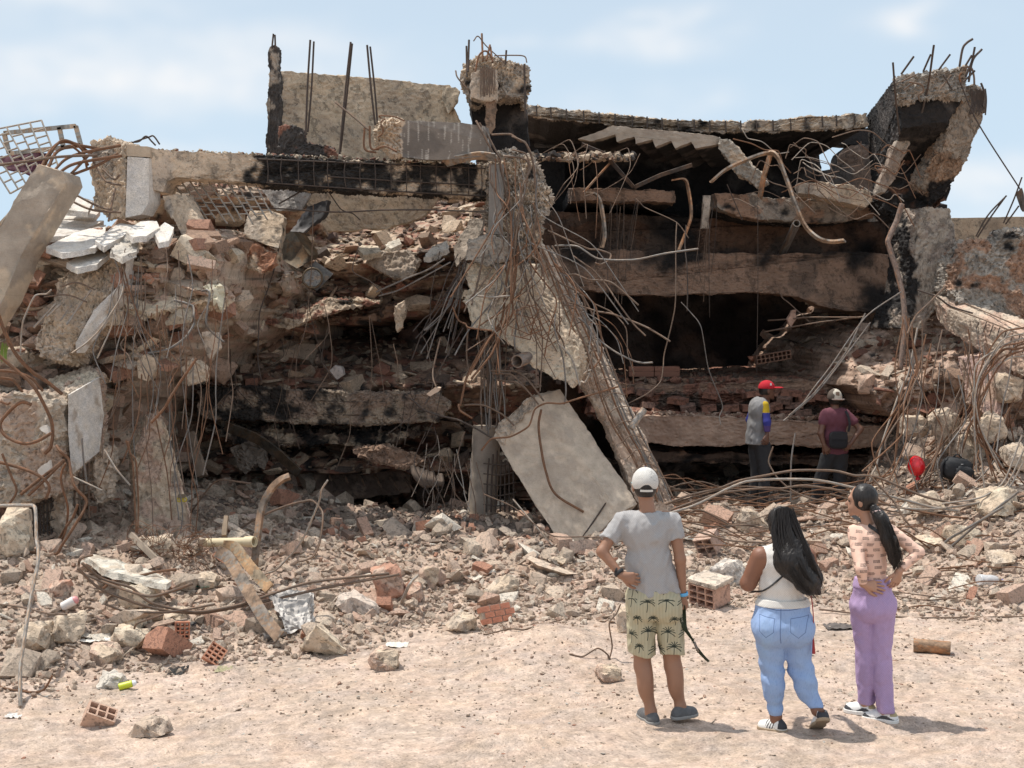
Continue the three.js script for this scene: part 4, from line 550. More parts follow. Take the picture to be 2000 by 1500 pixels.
  sl('red_rock', 'rust red stained boulder below the dark concrete flag', [[459, 509, 15.5], [476, 484, 15.5], [504, 477, 15.5], [538, 497, 15.5], [532, 516, 15.4], [512, 533, 15.4], [490, 523, 15.4]], E(0.02, 0.02, -0.35), tone([0.40, 0.20, 0.12], { second: C.tan, share: 0.25, burnt: 0.12 }), 131, 2, { amp: 0.03 });
  sl('yellow_rock', 'small cream stone left of the red boulder', [[411, 510, 15.4], [420, 500, 15.4], [444, 496, 15.4], [449, 508, 15.4], [440, 526, 15.4], [428, 532, 15.4]], E(0, 0, -0.2), tone(C.cream, {}), 132, 1.5, { amp: 0.02 });
  sl('charred_plate', 'black charred plate propped under the burnt length of the beam', [[566, 452, 16.0], [600, 404, 16.0], [640, 392, 16.0], [634, 420, 15.9], [592, 454, 15.8]], E(0.03, 0, -0.08), tone([0.05, 0.048, 0.05], { second: [0.2, 0.19, 0.19], share: 0.25 }), 133, 1.5, { mat: M.cast });
  sl('grey_plate', 'pale grey plate leaning beside the charred plate', [[512, 372, 16.3], [560, 366, 16.3], [610, 374, 16.3], [588, 410, 16.2], [540, 412, 16.2]], E(0, 0, -0.08), tone([0.36, 0.33, 0.30], {}), 134, 1.5);
  sl('flat_rock', 'wide flat tan stone poised on the upper edge of the hollow', [[714, 513, 17.2], [730, 492, 17.2], [792, 490, 17.2], [820, 510, 17.2], [799, 540, 17.0], [767, 544, 17.0]], E(0, 0.02, -0.35), tone([0.43, 0.34, 0.26], { second: C.grey, share: 0.3 }), 135, 2, { amp: 0.025 });
  sl('broken_plank_slab', 'upright slab fragment leaning on the debris near the middle column', [[886, 486, 16.6], [917, 428, 16.7], [946, 424, 16.7], [941, 456, 16.6], [913, 496, 16.4], [891, 521, 16.4]], E(0.02, 0, -0.15), tone([0.30, 0.245, 0.195], { second: C.grey, share: 0.4 }), 136, 1.5);
  sl('pale_tile', 'whitish tile piece lit by the sun among the upper debris', [[828, 503, 16.7], [844, 482, 16.9], [873, 470, 17.1], [877, 484, 17.0], [843, 502, 16.7]], E(0, -0.06, 0), tone([0.66, 0.6, 0.52], {}), 137, 1.5);
  sl('pale_tile', 'flat cream tile lying on the sunlit upper debris', [[698, 486, 17.1], [706, 478, 17.2], [738, 480, 17.2], [744, 492, 17.0], [710, 498, 16.9]], E(0, -0.07, -0.05), tone(C.cream, {}), 138, 1.5);
  sl('pale_tile', 'small white block on top of the upper debris', [[752, 478, 17.4], [778, 466, 17.6], [784, 476, 17.5], [764, 486, 17.3]], E(0, -0.08, 0), tone([0.7, 0.64, 0.54], {}), 139, 1);
  sl('sagging_floor', 'sagging floor layer curving over the dark gap of the left bay', [[442, 590, 17.1], [480, 604, 17.1], [540, 618, 17.0], [590, 606, 17.0], [640, 586, 17.1], [700, 588, 17.1], [740, 592, 17.2], [690, 600, 17.0], [610, 624, 16.9], [556, 640, 16.8], [530, 634, 16.8], [470, 616, 16.9], [440, 606, 17.0]], E(0, 0.08, -0.9), tone(C.tan, { second: C.brickd, share: 0.35, burnt: 0.12, f: 2.4 }), 140, 3, { amp: 0.03 });
  // charred lower beam of the left bay with its cage
  const y = thing('charred_beam', 'charred beam with stirrup marks crossing the bottom of the left bay', 'beam');
  part('beam_body', prism(jag([[386, 762, 16.7], [470, 756, 16.7], [600, 764, 16.65], [720, 770, 16.6], [850, 768, 16.5], [880, 790, 16.5], [850, 824, 16.5], [700, 832, 16.6], [560, 824, 16.65], [440, 820, 16.7], [386, 812, 16.7]], 3, 13, 141), E(0, 0, -0.5), { edge: 0.036, amp: 0.022, freq: 5, color: tone([0.40, 0.315, 0.235], { second: [0.34, 0.25, 0.19], share: 0.5, burnt: (x) => knots([[-4, 0.75], [-3.4, 0.7], [-2.9, 0.5], [-2.4, 0.34], [-1.8, 0.2], [-1, 0.16]], x), soot: [0.04, 0.034, 0.03], seed: 5 }) }), M.concrete, y);
  const yl = []; for (let i = 0; i < 12; i++) { const px = 560 + i * 24; if (i % 3 === 2) continue; yl.push(['d', 0.0042, 16.66, 16.6, [px, 772 + 6 * rnd(), px + 1, 800, px, 806 + 16 * rnd()]]); } for (const k of [780, 806]) yl.push(['d', 0.0045, 16.66, 16.53, [570, k, 700, k + 5, 840, k + 2]]);
  rods(y, yl); settle(y);
  sl('lower_floor_layer', 'dark broken floor layer beneath the charred beam', [[400, 838, 17.0], [500, 836, 17.0], [640, 846, 17.0], [780, 838, 17.0], [820, 850, 16.9], [780, 862, 16.9], [690, 872, 16.9], [620, 866, 16.9], [540, 872, 16.9], [450, 862, 16.9]], E(0, 0, -0.6), tone(C.deep, { second: C.tan, share: 0.3, burnt: 0.35, f: 2.6 }), 142, 4, { amp: 0.04 });
  sl('basement_panel', 'brown panel low in the left bay with pipe stubs along it', [[606, 898, 17.4], [700, 906, 17.4], [800, 916, 17.4], [800, 962, 17.5], [700, 974, 17.5], [620, 980, 17.5]], E(0, 0, -0.3), tone([0.26, 0.185, 0.14], { second: C.deep, share: 0.4 }), 143, 2);
}
// ---------------------------------------------------------------- rubble: angular pieces in a few shapes
const rr = rng(909);
function chunkGeo(sx, sy, sz, n, seed, boxy = 0.5) {
  const r = rng(seed), pts = [];
  for (let i = 0; i < n; i++) { let x = r() * 2 - 1, y = r() * 2 - 1, z = r() * 2 - 1; if (r() < boxy) { const k = Math.floor(r() * 3); if (k === 0) x = Math.sign(x) * (0.8 + 0.2 * r()); else if (k === 1) y = Math.sign(y) * (0.8 + 0.2 * r()); else z = Math.sign(z) * (0.8 + 0.2 * r()); } else { const l = Math.hypot(x, y, z) || 1; x /= l; y /= l; z /= l; } pts.push(V(x * sx / 2, y * sy / 2, z * sz / 2)); }
  return boxUV(new ConvexGeometry(pts), 0.9);
}
function brickGeo(sx, sy, sz, seed) { const r = rng(seed), pts = [], j = () => 1 - 0.10 * r(); const cut = Math.floor(r() * 4); for (const x of [-1, 1]) for (const y of [-1, 1]) for (const z of [-1, 1]) { if (x === 1 && (y + 1) + (z + 1) / 2 === cut) { pts.push(V(0.3 * sx * 0.5, y * sy / 2, z * sz / 2), V(sx / 2, y * sy / 2 * 0.2, z * sz / 2), V(sx / 2, y * sy / 2, z * sz / 2 * 0.1)); continue; } pts.push(V(x * j() * sx / 2, y * j() * sy / 2, z * j() * sz / 2)); } return boxUV(new ConvexGeometry(pts), 1.4); }
const SH = { rock: [], flat: [], brick: [], splinter: [] };
for (let i = 0; i < 5; i++) SH.splinter.push(chunkGeo(1, 0.14 + 0.03 * (i % 3), 0.22 + 0.05 * (i % 2), 14 + i, 400 + i, 0.7));
for (let i = 0; i < 9; i++) SH.rock.push(chunkGeo(1, 0.62 + 0.1 * (i % 3), 0.75, 13 + i, 100 + i, 0.55));
for (let i = 0; i < 6; i++) SH.flat.push(chunkGeo(1, 0.2 + 0.04 * (i % 3), 0.72, 15 + i, 200 + i, 0.6));
for (let i = 0; i < 6; i++) SH.brick.push(brickGeo(1, 0.42 + 0.1 * (i % 2), 0.52, 300 + i));
const KC = { rock: [[0.60, 0.475, 0.365], [0.54, 0.44, 0.345], [0.66, 0.54, 0.42], [0.50, 0.40, 0.31], [0.62, 0.465, 0.36]], flat: [[0.64, 0.51, 0.395], [0.58, 0.45, 0.345], [0.52, 0.41, 0.32], [0.76, 0.68, 0.57], [0.56, 0.38, 0.285]], brick: [[0.58, 0.37, 0.27], [0.63, 0.44, 0.335], [0.55, 0.28, 0.185], [0.64, 0.47, 0.37]], splinter: [[0.62, 0.50, 0.39], [0.50, 0.39, 0.30], [0.72, 0.63, 0.52], [0.40, 0.29, 0.215]] };
const tintMat = {}; Object.entries(KC).forEach(([k, l]) => tintMat[k] = l.map(c => { const m = M.chunk.clone(); m.color = new THREE.Color().setRGB(...c); return m; }));
const KNAME = { rock: 'concrete_chunk', flat: 'slab_shard', brick: 'brick_fragment', splinter: 'debris_splinter' }, KCAT = { rock: 'concrete chunk', flat: 'slab shard', brick: 'brick fragment', splinter: 'splinter' }, KSAY = { rock: 'concrete chunk', flat: 'slab shard', brick: 'brick piece', splinter: 'long debris splinter' };
const TINT = { rock: ['tan', 'greyish', 'pale', 'brown', 'pinkish'], flat: ['cream', 'tan', 'brown', 'whitish', 'reddish'], brick: ['dusty', 'pale', 'reddish', 'buff'], splinter: ['tan', 'brown', 'pale', 'dark'] };
function where(x, d) { // a place one can find
  if (d < 11.2 && x < -1.4) return 'at the foot of the heap by the loose hollow bricks';
  if (x < -2.6) return 'in the heap under the white-faced column';
  if (x < -1.1) return d < 13 ? 'in the bank around the bent metal channel' : 'before the dark pit of the open bay';
  if (x < 0.9) return d < 12.4 ? 'at the edge of the bank near the brick wall piece' : 'on the gravel below the fallen slab';
  if (x < 2.2) return 'between the man in grey and the woman with loose hair';
  if (x < 3.4) return 'in the rubble beyond the woman with loose hair';
  return 'in the rubble beyond the woman in lilac trousers';
}
const loose = []; // every piece: {k, v, p, s, q, c}
const euler = new THREE.Euler();
function put(k, p, s, tilt = 1, c = null, flatY = 1) { euler.set((rr() - 0.5) * 1.6 * tilt, rr() * 6.283, (rr() - 0.5) * 1.6 * tilt); loose.push({ k, v: Math.floor(rr() * SH[k].length), p, s: V(s * (0.8 + 0.4 * rr()), s * (0.8 + 0.5 * rr()) * flatY, s * (0.8 + 0.4 * rr())), q: new THREE.Quaternion().setFromEuler(euler), c: c || KC[k][Math.floor(rr() * KC[k].length)], size: s }); }
// banks
for (let i = 0; i < 68000; i++) {
  const d = 8.8 + 11.5 * Math.pow(rr(), 0.85), x = (rr() * 2 - 1) * d * 0.42, m = bankMask(x, d), inside = d > 17.4 && x > -2.9 && x < 5;
  const t = d - knots(TOE, x);
  if (rr() > 0.10 + 0.9 * sstep(-0.25, 0.5, t + 0.5 * fbm(x * 1.3, d * 1.3, 60, 2))) continue;
  let s = 0.022 + 0.05 * Math.pow(rr(), 3); const big = rr(), clump = fbm(x * 0.8, d * 0.8, 70, 2); if (m > 0.05) { if (big < 0.17 + 0.2 * clump) s = 0.045 + 0.06 * rr(); if (big < 0.016 + 0.028 * clump) s = 0.11 + 0.13 * rr(); if (big < 0.0016 + 0.002 * clump) s = 0.24 + 0.18 * rr(); }
  if (t < 0) s = 0.014 + 0.026 * rr() * rr();
  const k = rr() < 0.34 ? 'rock' : rr() < 0.52 ? 'flat' : rr() < 0.72 ? 'brick' : 'splinter'; if (k === 'flat' || k === 'splinter') s *= 1.35;
  let c = KC[k][Math.floor(rr() * KC[k].length)]; if (d > 13.6 && x > -2.6 && x < 1.6 || inside) { if (rr() < (d > 14.6 ? 0.62 : 0.25)) c = mixc(c, [0.20, 0.15, 0.12], 0.75); } else if (s < 0.12) c = mixc(c, [0.64, 0.495, 0.38], 0.5);  // dimness inside and soot put into piece colours, more often deeper in
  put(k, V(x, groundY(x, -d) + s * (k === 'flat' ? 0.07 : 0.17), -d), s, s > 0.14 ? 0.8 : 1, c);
}
// grit over the open ground
for (let i = 0; i < 16000; i++) {
  const d = 7.6 + 5.2 * rr(), x = (rr() * 2 - 1) * d * 0.42; if (rr() > 0.35 + 0.9 * fbm(x * 0.9, d * 1.2, 81, 3) + 0.35 * sstep(9, 10.6, d)) continue;
  const s = 0.007 + 0.022 * Math.pow(rr(), 2.8) + (rr() < 0.012 ? 0.03 : 0), k = rr() < 0.2 ? 'rock' : rr() < 0.75 ? 'flat' : 'brick';
  put(k, V(x, groundY(x, -d) - s * 0.02, -d), s * 1.2, 0.22, mixc(KC[k][Math.floor(rr() * KC[k].length)], rr() < 0.12 ? [0.85, 0.8, 0.72] : rr() < 0.14 ? [0.6, 0.27, 0.17] : [0.80, 0.625, 0.48], 0.75), 0.4);
}
// pieces caught on the debris faces
const onFace = [[11000, 0, [C.brown, C.brickd, C.deep, C.tan, [0.36, 0.26, 0.19]]], [11000, 1, [C.cement, C.tan, C.pink, C.cream, C.brick, C.brown]], [6500, 2, [C.brown, C.pink, C.cement, C.brickd]]];
for (const [n, ri, pal] of onFace) {
  const R = RELIEFS[ri];
  for (let i = 0; i < n; i++) {
    const x = lerp(R.x0, R.x1, rr()), y = lerp(R.y0, R.y1, rr()), d = R.depth(x, y), up = (R.depth(x, y + 0.06) - R.depth(x, y - 0.06)) / 0.12; // how much the face lies back
    if (rr() > clamp(0.35 + 0.5 * up, 0.16, 1)) continue;
    let s = 0.04 + 0.09 * Math.pow(rr(), 2); if (rr() < (ri === 1 ? 0.2 : 0.12)) s = 0.14 + (ri === 1 ? 0.34 : 0.24) * rr();
    const k = rr() < 0.42 ? 'flat' : rr() < 0.36 ? 'rock' : rr() < 0.5 ? 'brick' : 'splinter'; const sh = 0.75 + 0.4 * rr(); let c = pal[Math.floor(rr() * pal.length)].map(v => v * sh);
    if (ri === 0) { const q = rr(); if (q < 0.3) c = mixc(c, C.tan, 0.6); else if (q < 0.5) c = mixc(c, C.ash, 0.7); }
    put(k, V(x, y, -d + 0.02), s, k === 'flat' ? 0.45 : 0.9, c, 0.8);
  }
}
// floor of the right bay and sooty litter on its ledges
for (let i = 0; i < 1500; i++) { const d = 18.7 + 3.4 * rr(), x = lerp(0.6, 5.4, rr()), y = P(1300, 750, 18.6).y + 0.02; put(['rock', 'flat', 'brick'][Math.floor(rr() * 3)], V(x, y + 0.03 * rr(), -d), 0.04 + 0.12 * rr() * rr(), 0.8, [C.brown, C.brickd, C.deep][Math.floor(rr() * 3)]); }
for (let i = 0; i < 700; i++) { const d = 17.95 + 0.55 * rr(), x = lerp(1.7, 5.3, rr()); put(['rock', 'flat', 'brick'][Math.floor(rr() * 3)], V(x, P(1400, 813, 17.9).y + 0.03 - 0.1 * (x - 1.7) / 3.6, -d), 0.04 + 0.09 * rr() * rr(), 0.8, [C.brown, C.brickd, C.pink][Math.floor(rr() * 3)]); }
for (let i = 0; i < 420; i++) { const k = rr(), p = P(lerp(300, 945, k), lerp(292, 320, k), lerp(14.7, 16.1, k)); p.z -= 0.05 + 0.4 * rr(); p.y += 0.01; put(['rock', 'flat', 'brick'][Math.floor(rr() * 3)], p, 0.025 + 0.07 * rr() * rr(), 0.8, mixc([C.tan, C.brickd, C.cream][Math.floor(rr() * 3)], C.ash, rr() * 0.4)); }
for (let i = 0; i < 260; i++) { const p = P(lerp(1030, 1240, rr()), 300 + 12 * rr(), 17.6 + 1.0 * rr()); put(['rock', 'flat', 'brick'][Math.floor(rr() * 3)], p, 0.05 + 0.14 * rr() * rr(), 0.8, [C.tan, C.brown, C.ash][Math.floor(rr() * 3)]); }
// the largest in view are things of their own; the rest lies as loose rubble
{
  const seen = q => { const d = -q.p.z; const px = CX + q.p.x / d * FOCAL, py = HORIZON + (CAM_H - q.p.y) / d * FOCAL; return px > 4 && px < 1996 && py < 1496; };
  const most = { rock: 150, flat: 100, brick: 100, splinter: 60 }, pick = new Set();
  for (const k of Object.keys(most)) loose.filter(q => q.k === k && q.p.z > -17 && q.p.y < 1.2 && seen(q)).sort((a, b) => b.size / -b.p.z - a.size / -a.p.z).slice(0, most[k]).forEach(q => pick.add(q));
  for (const q of pick) {
    const ti = Math.abs(Math.floor(q.c[0] * 97)) % tintMat[q.k].length, m = new THREE.Mesh(SH[q.k][q.v], tintMat[q.k][ti]); m.name = uniq(KNAME[q.k]); m.position.copy(q.p); m.quaternion.copy(q.q); m.scale.copy(q.s); scene.add(m);
    tag(m, `${q.size > 0.22 ? 'large' : q.size > 0.16 ? 'middling' : 'small'} ${TINT[q.k][ti]} ${KSAY[q.k]} ${where(q.p.x, -q.p.z)}`, KCAT[q.k], `${KCAT[q.k]}s in the rubble`);
  }
  const g = new THREE.Group(); g.name = 'loose_rubble'; scene.add(g); tag(g, 'countless loose fragments of concrete and brick', 'rubble', null, 'stuff');
  const mtx = new THREE.Matrix4(), col = new THREE.Color();
  for (const k of Object.keys(SH)) SH[k].forEach((geo, v) => {
    const l = loose.filter(q => q.k === k && q.v === v && !pick.has(q)); if (!l.length) return; const im = new THREE.InstancedMesh(geo, M.chunk, l.length); im.name = KNAME[k] + 's';
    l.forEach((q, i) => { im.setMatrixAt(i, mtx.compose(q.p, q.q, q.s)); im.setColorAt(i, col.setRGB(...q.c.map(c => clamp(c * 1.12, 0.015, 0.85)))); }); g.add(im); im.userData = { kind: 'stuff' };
  });
}
// ---------------------------------------------------------------- single pieces one can point at
function hit(px, py) { for (let d = 7.2; d < 22; d += 0.02) { const p = P(px, py, d); if (p.y <= groundY(p.x, p.z)) return p; } return P(px, py, 15); }
function lump(px, py, w, h, dep, label, o = {}) { // stone whose base rests at the photo position
  const p = o.d ? P(px, py, o.d) : hit(px, py), k = -p.z / FOCAL, g0 = new ConvexGeometry(chunkPts(w * k, h * k, dep, o.seed || px, o.n || 22)), q = mergeVertices(new THREE.BufferGeometry().setAttribute('position', g0.attributes.position)); 
  const g = surf(q.attributes.position.array, q.index.array, { edge: 0.05, amp: o.amp ?? 0.014, freq: 6, seed: px, color: o.color || tone(C.cement, { second: C.tan, share: 0.5, f: 3 }) });
  const m = solo(o.name || 'concrete_block', g, M.concrete, label, o.cat || 'block'); m.position.copy(p).add(V(0, -(o.sink ?? 0.03), -dep * 0.3)); m.rotation.set(o.rx || 0, o.ry || 0, o.rz || 0); return m;
}
function chunkPts(w, h, d, seed, n) { const r = rng(seed * 7 + 3), out = []; for (let i = 0; i < n; i++) { let x = r() * 2 - 1, y = r() * 2 - 1, z = r() * 2 - 1; const k = Math.floor(r() * 3); if (k === 0) x = Math.sign(x); else if (k === 1) y = Math.sign(y); else z = Math.sign(z); const l = Math.pow(Math.abs(x) ** 4 + Math.abs(y) ** 4 + Math.abs(z) ** 4, 0.25); out.push(V(x / l * w / 2, y / l * h / 2, z / l * d / 2)); } return out; }
const tanT = tone(C.tan, { second: C.cream, share: 0.4, f: 3 }), pinkT = tone(C.pink, { second: C.tan, share: 0.4, f: 3 }), brickT = tone(C.brick, { second: C.pink, share: 0.4, f: 4 });
[[625, 1282, 84, 74, 0.36, 'pale squared boulder at the foot of the bank below the sheet metal', { color: tanT, n: 12, seed: 33, ry: 0.4 }], [748, 1310, 62, 50, 0.28, 'pinkish wedge stone alone at the edge of the bank', { color: pinkT }],
[770, 1172, 66, 78, 0.3, 'tall leaning brick and mortar wedge on the bank', { color: brickT, rz: 0.3 }], [836, 1150, 40, 52, 0.16, 'brick faced slab piece standing on edge in the bank', { color: pinkT }], [812, 1178, 46, 48, 0.2, 'broken brick lump leaning on the tall wedge', { color: brickT, rz: 0.4 }],
[990, 1166, 72, 40, 0.26, 'long squared concrete piece on the crest of the bank', { rz: 0.5, ry: 0.3 }], [896, 1236, 62, 42, 0.28, 'squared concrete stub just above the dirt mound', { rz: -0.35, ry: 0.5 }], [1090, 1105, 36, 22, 0.2, 'small rounded stone at the top of the gravel', {}],
[265, 1190, 78, 50, 0.35, 'yellowish block under the white board in the heap', { color: tanT, sink: 0.0 }], [250, 1270, 70, 52, 0.35, 'broad tan stone near the spray can', { color: tanT }], [125, 1260, 66, 62, 0.4, 'pale rough boulder beside the pale leaning bar', {}], [60, 1275, 60, 60, 0.35, 'round stone behind the pale leaning bar', {}],
[262, 1235, 44, 36, 0.25, 'round cream stone above the broad tan stone', { color: tanT }], [200, 1300, 60, 44, 0.3, 'low stone beside the white rag', { color: pinkT }], [212, 1345, 52, 32, 0.25, 'pale rough stone just left of the yellow can', { color: tone([0.6, 0.54, 0.46], {}) }], [20, 1090, 66, 110, 0.4, 'yellow tinted boulder wedged beside the cage of the shattered column', { color: tanT, sink: 0.05 }],
[1418, 1145, 84, 56, 0.34, 'pale rounded block between grey shirted man and loose haired woman', { color: tone([0.62, 0.55, 0.48], {}) }], [1228, 1235, 46, 56, 0.25, 'angular block half hidden by the grey shirted man', {}], [1188, 1330, 50, 36, 0.25, 'brown lump with two thin wires standing out of it', { color: pinkT }], [1460, 1040, 66, 50, 0.3, 'ribbed concrete wedge under the rusty arcs', { rz: -0.5 }],
[1850, 870, 60, 70, 0.45, 'upright pale block among the bars behind the red balloon', { sink: 0, d: 15.5 }], [1895, 905, 70, 66, 0.45, 'large pale boulder behind the black backpack', { sink: 0, d: 15.4 }], [1975, 790, 50, 60, 0.4, 'rounded boulder at the right edge by the pink column', { sink: 0, d: 15.3 }], [1960, 1010, 90, 60, 0.5, 'wide boulder at the right edge below the backpack', { color: tanT, d: 14.0 }], [1890, 1070, 80, 50, 0.4, 'low broad boulder beneath the crossed grey bars', { color: tanT, d: 13.6 }],
[1815, 1075, 52, 32, 0.3, 'small cream boulder near the right bars', { color: tanT }], [1965, 1110, 60, 36, 0.35, 'flat stone near the plastic bottle', {}], [292, 1440, 82, 36, 0.2, 'flat tan slab fragment lying alone on the open ground', { color: tone([0.55, 0.43, 0.33], {}), sink: 0.02, rz: 0.1 }], [300, 1085, 60, 40, 0.3, 'chunk at the foot of the leaning post', {}], [690, 1200, 90, 40, 0.3, 'long pale slab lump beside the sheet metal', { rz: -0.4, color: tone([0.6, 0.5, 0.42], {}) }],
[1790, 850, 54, 44, 0.35, 'squared pale block left of the upright block', { d: 15.7 }], [1940, 860, 70, 60, 0.4, 'broken concrete block under the pink column piece', { d: 15.2, rz: 0.3 }], [1820, 1000, 70, 40, 0.35, 'tilted concrete lump beneath the red balloon', { rz: 0.3, d: 14.4 }], [1990, 920, 60, 60, 0.4, 'pale block at the right edge behind the curving bars', { d: 14.8 }],
[400, 1150, 50, 34, 0.25, 'grey stone under the twin rusty bars', {}], [520, 1215, 46, 30, 0.25, 'buff stone left of the sheet metal', { color: tanT }], [340, 1215, 44, 30, 0.25, 'squared stone right of the yellowish block', {}], [110, 1165, 50, 34, 0.25, 'rust red block low in the heap', { color: brickT }]
].forEach(a => lump(...a));
// hollow clay bricks
const clay = std({ vertexColors: true, map: concMap, bumpMap: concBump, bumpScale: 0.004, roughness: 0.95 });
function hollowGeo(w, h, l, nx, ny, col) { const s = new THREE.Shape([[-w / 2, 0], [w / 2, 0], [w / 2, h], [-w / 2, h]].map(a => new THREE.Vector2(...a))), t = 0.012, cw = (w - t * (nx + 1)) / nx, ch = (h - t * (ny + 1)) / ny; for (let i = 0; i < nx; i++) for (let j = 0; j < ny; j++) { const x = -w / 2 + t + i * (cw + t), y = t + j * (ch + t); s.holes.push(new THREE.Path([[x, y], [x, y + ch], [x + cw, y + ch], [x + cw, y]].map(a => new THREE.Vector2(...a)))); } let g = new THREE.ExtrudeGeometry(s, { depth: l, bevelEnabled: false }); g.translate(0, 0, -l / 2); g = g.index ? g.toNonIndexed() : g; boxUV(g, 1.2); return flat(g, col); }
[[185, 1428, 0.20, 0.13, 0.12, 3, 2, [-1.2, 0.5, 0.1], 'hollow clay brick lying alone on the open ground, holes facing up', [0.56, 0.37, 0.27]], [405, 1305, 0.14, 0.15, 0.07, 3, 4, [-0.5, 0.35, -0.5], 'orange hollow brick with square holes beside the black scrap', [0.56, 0.26, 0.16]], [352, 1258, 0.12, 0.14, 0.10, 3, 4, [-0.15, 0.3, 0], 'red hollow brick end poking out of the heap', [0.52, 0.22, 0.13]], [1388, 1185, 0.30, 0.20, 0.25, 3, 3, [0.25, -0.8, 0.1], 'stack of mortared hollow bricks right of the grey shirted man', [0.55, 0.34, 0.25]], [1392, 1082, 0.22, 0.2, 0.2, 2, 2, [0.5, -0.5, 0.5], 'broken hollow block tilted above the mortared bricks', [0.52, 0.36, 0.28]], [312, 1250, 0.24, 0.10, 0.12, 4, 2, [0, 0.6, 0.1], 'dusty brown hollow brick half buried in the heap', [0.38, 0.27, 0.2]]]
  .forEach(([px, py, w, h, l, nx, ny, e, label, c]) => { const m = solo('hollow_brick', hollowGeo(w, h, l, nx, ny, c), clay, label, 'brick'); const p = hit(px, py); m.position.copy(p).add(V(0, 0.03, -0.06)); m.rotation.set(...e); });
{ // piece of brick wall with courses
  const t = thing('brick_wall_piece', 'fallen piece of red brickwork with three mortared courses at the edge of the bank', 'brickwork'), p = hit(972, 1222);
  part('mortar', boxAt(0.29, 0.165, 0.12, { color: C.cement }), M.cast, t); const r = rng(5);
  for (let j = 0; j < 3; j++) for (let i = 0; i < 3; i++) { const w = 0.094, g = boxAt(w - 0.012, 0.046, 0.14, { edge: 0.05, amp: 0.003, color: tone([0.55 + 0.05 * r(), 0.24, 0.15], {}) }); const m = part('brick', g, M.cast, t); m.position.set((i - 1) * w + (j % 2 ? 0.02 : -0.015), 0.006 + j * 0.054, 0); }
  t.position.copy(p).add(V(0, 0.0, -0.1)); t.rotation.set(-0.3, 0.25, 0.2);
  const u = thing('perforated_brick_row', 'long perforated brick row lying deep inside the right bay', 'brickwork'); const q = P(1510, 706, 19.4);
  part('row', hollowGeo(0.52, 0.13, 0.14, 8, 2, [0.30, 0.165, 0.11]), clay, u); u.position.copy(q); u.rotation.set(0, 0.1, 0.16);
  const v = thing('brick_stack', 'short stack of dark bricks lying left inside the right bay', 'brickwork'); const c = P(1276, 735, 19.3); for (let i = 0; i < 2; i++) for (let j = 0; j < 2; j++) { const m = part('brick', boxAt(0.36, 0.07, 0.2, { edge: 0.1, amp: 0.004, color: tone(C.brickd, {}) }), M.cast, v); m.position.set(i * 0.37 - 0.18, j * 0.075, 0); } v.position.copy(c);
}
// ---------------------------------------------------------------- bent bars, wires and straps
const rb = rng(5151);
function rod(name, label, cat, group, m, r, d0, d1, c) {
  if (label[0] === '~') { const e = c.length - 2, dx = c[e] - c[0], dy = c[e + 1] - c[1], l = Math.hypot(dx, dy); label = `${l > 300 ? 'longest' : l > 200 ? 'long' : l > 110 ? 'shortish' : 'short'} ${Math.abs(dy) < Math.abs(dx) * 0.5 ? 'flat-lying' : dx > 30 ? 'right-leaning' : dx < -30 ? 'left-leaning' : 'upright'} ${label.slice(1)}`; }
  const n = c.length / 2, pts = []; for (let i = 0; i < n; i++) { const t = n > 1 ? i / (n - 1) : 0, p = P(c[i * 2], c[i * 2 + 1], lerp(d0, d1, t)); if (i && i < n - 1) p.add(V(J(0.015), J(0.015), J(0.05))); p.y = Math.max(p.y, groundY(p.x, p.z) + r); pts.push(p); if (i < n - 1 && rb() < 0.3) { const q = P(lerp(c[i * 2], c[i * 2 + 2], 0.5), lerp(c[i * 2 + 1], c[i * 2 + 3], 0.5), lerp(d0, d1, (i + 0.5) / (n - 1))).add(V(J(0.025), J(0.025), J(0.03))); q.y = Math.max(q.y, groundY(q.x, q.z) + r); pts.push(q); } } return solo(name, bar(pts, r * 0.84, { smooth: pts.length > 2 ? 0.36 : 0 }), rodMat[m], label, cat, group); }
const J = a => (rb() - 0.5) * 2 * a;
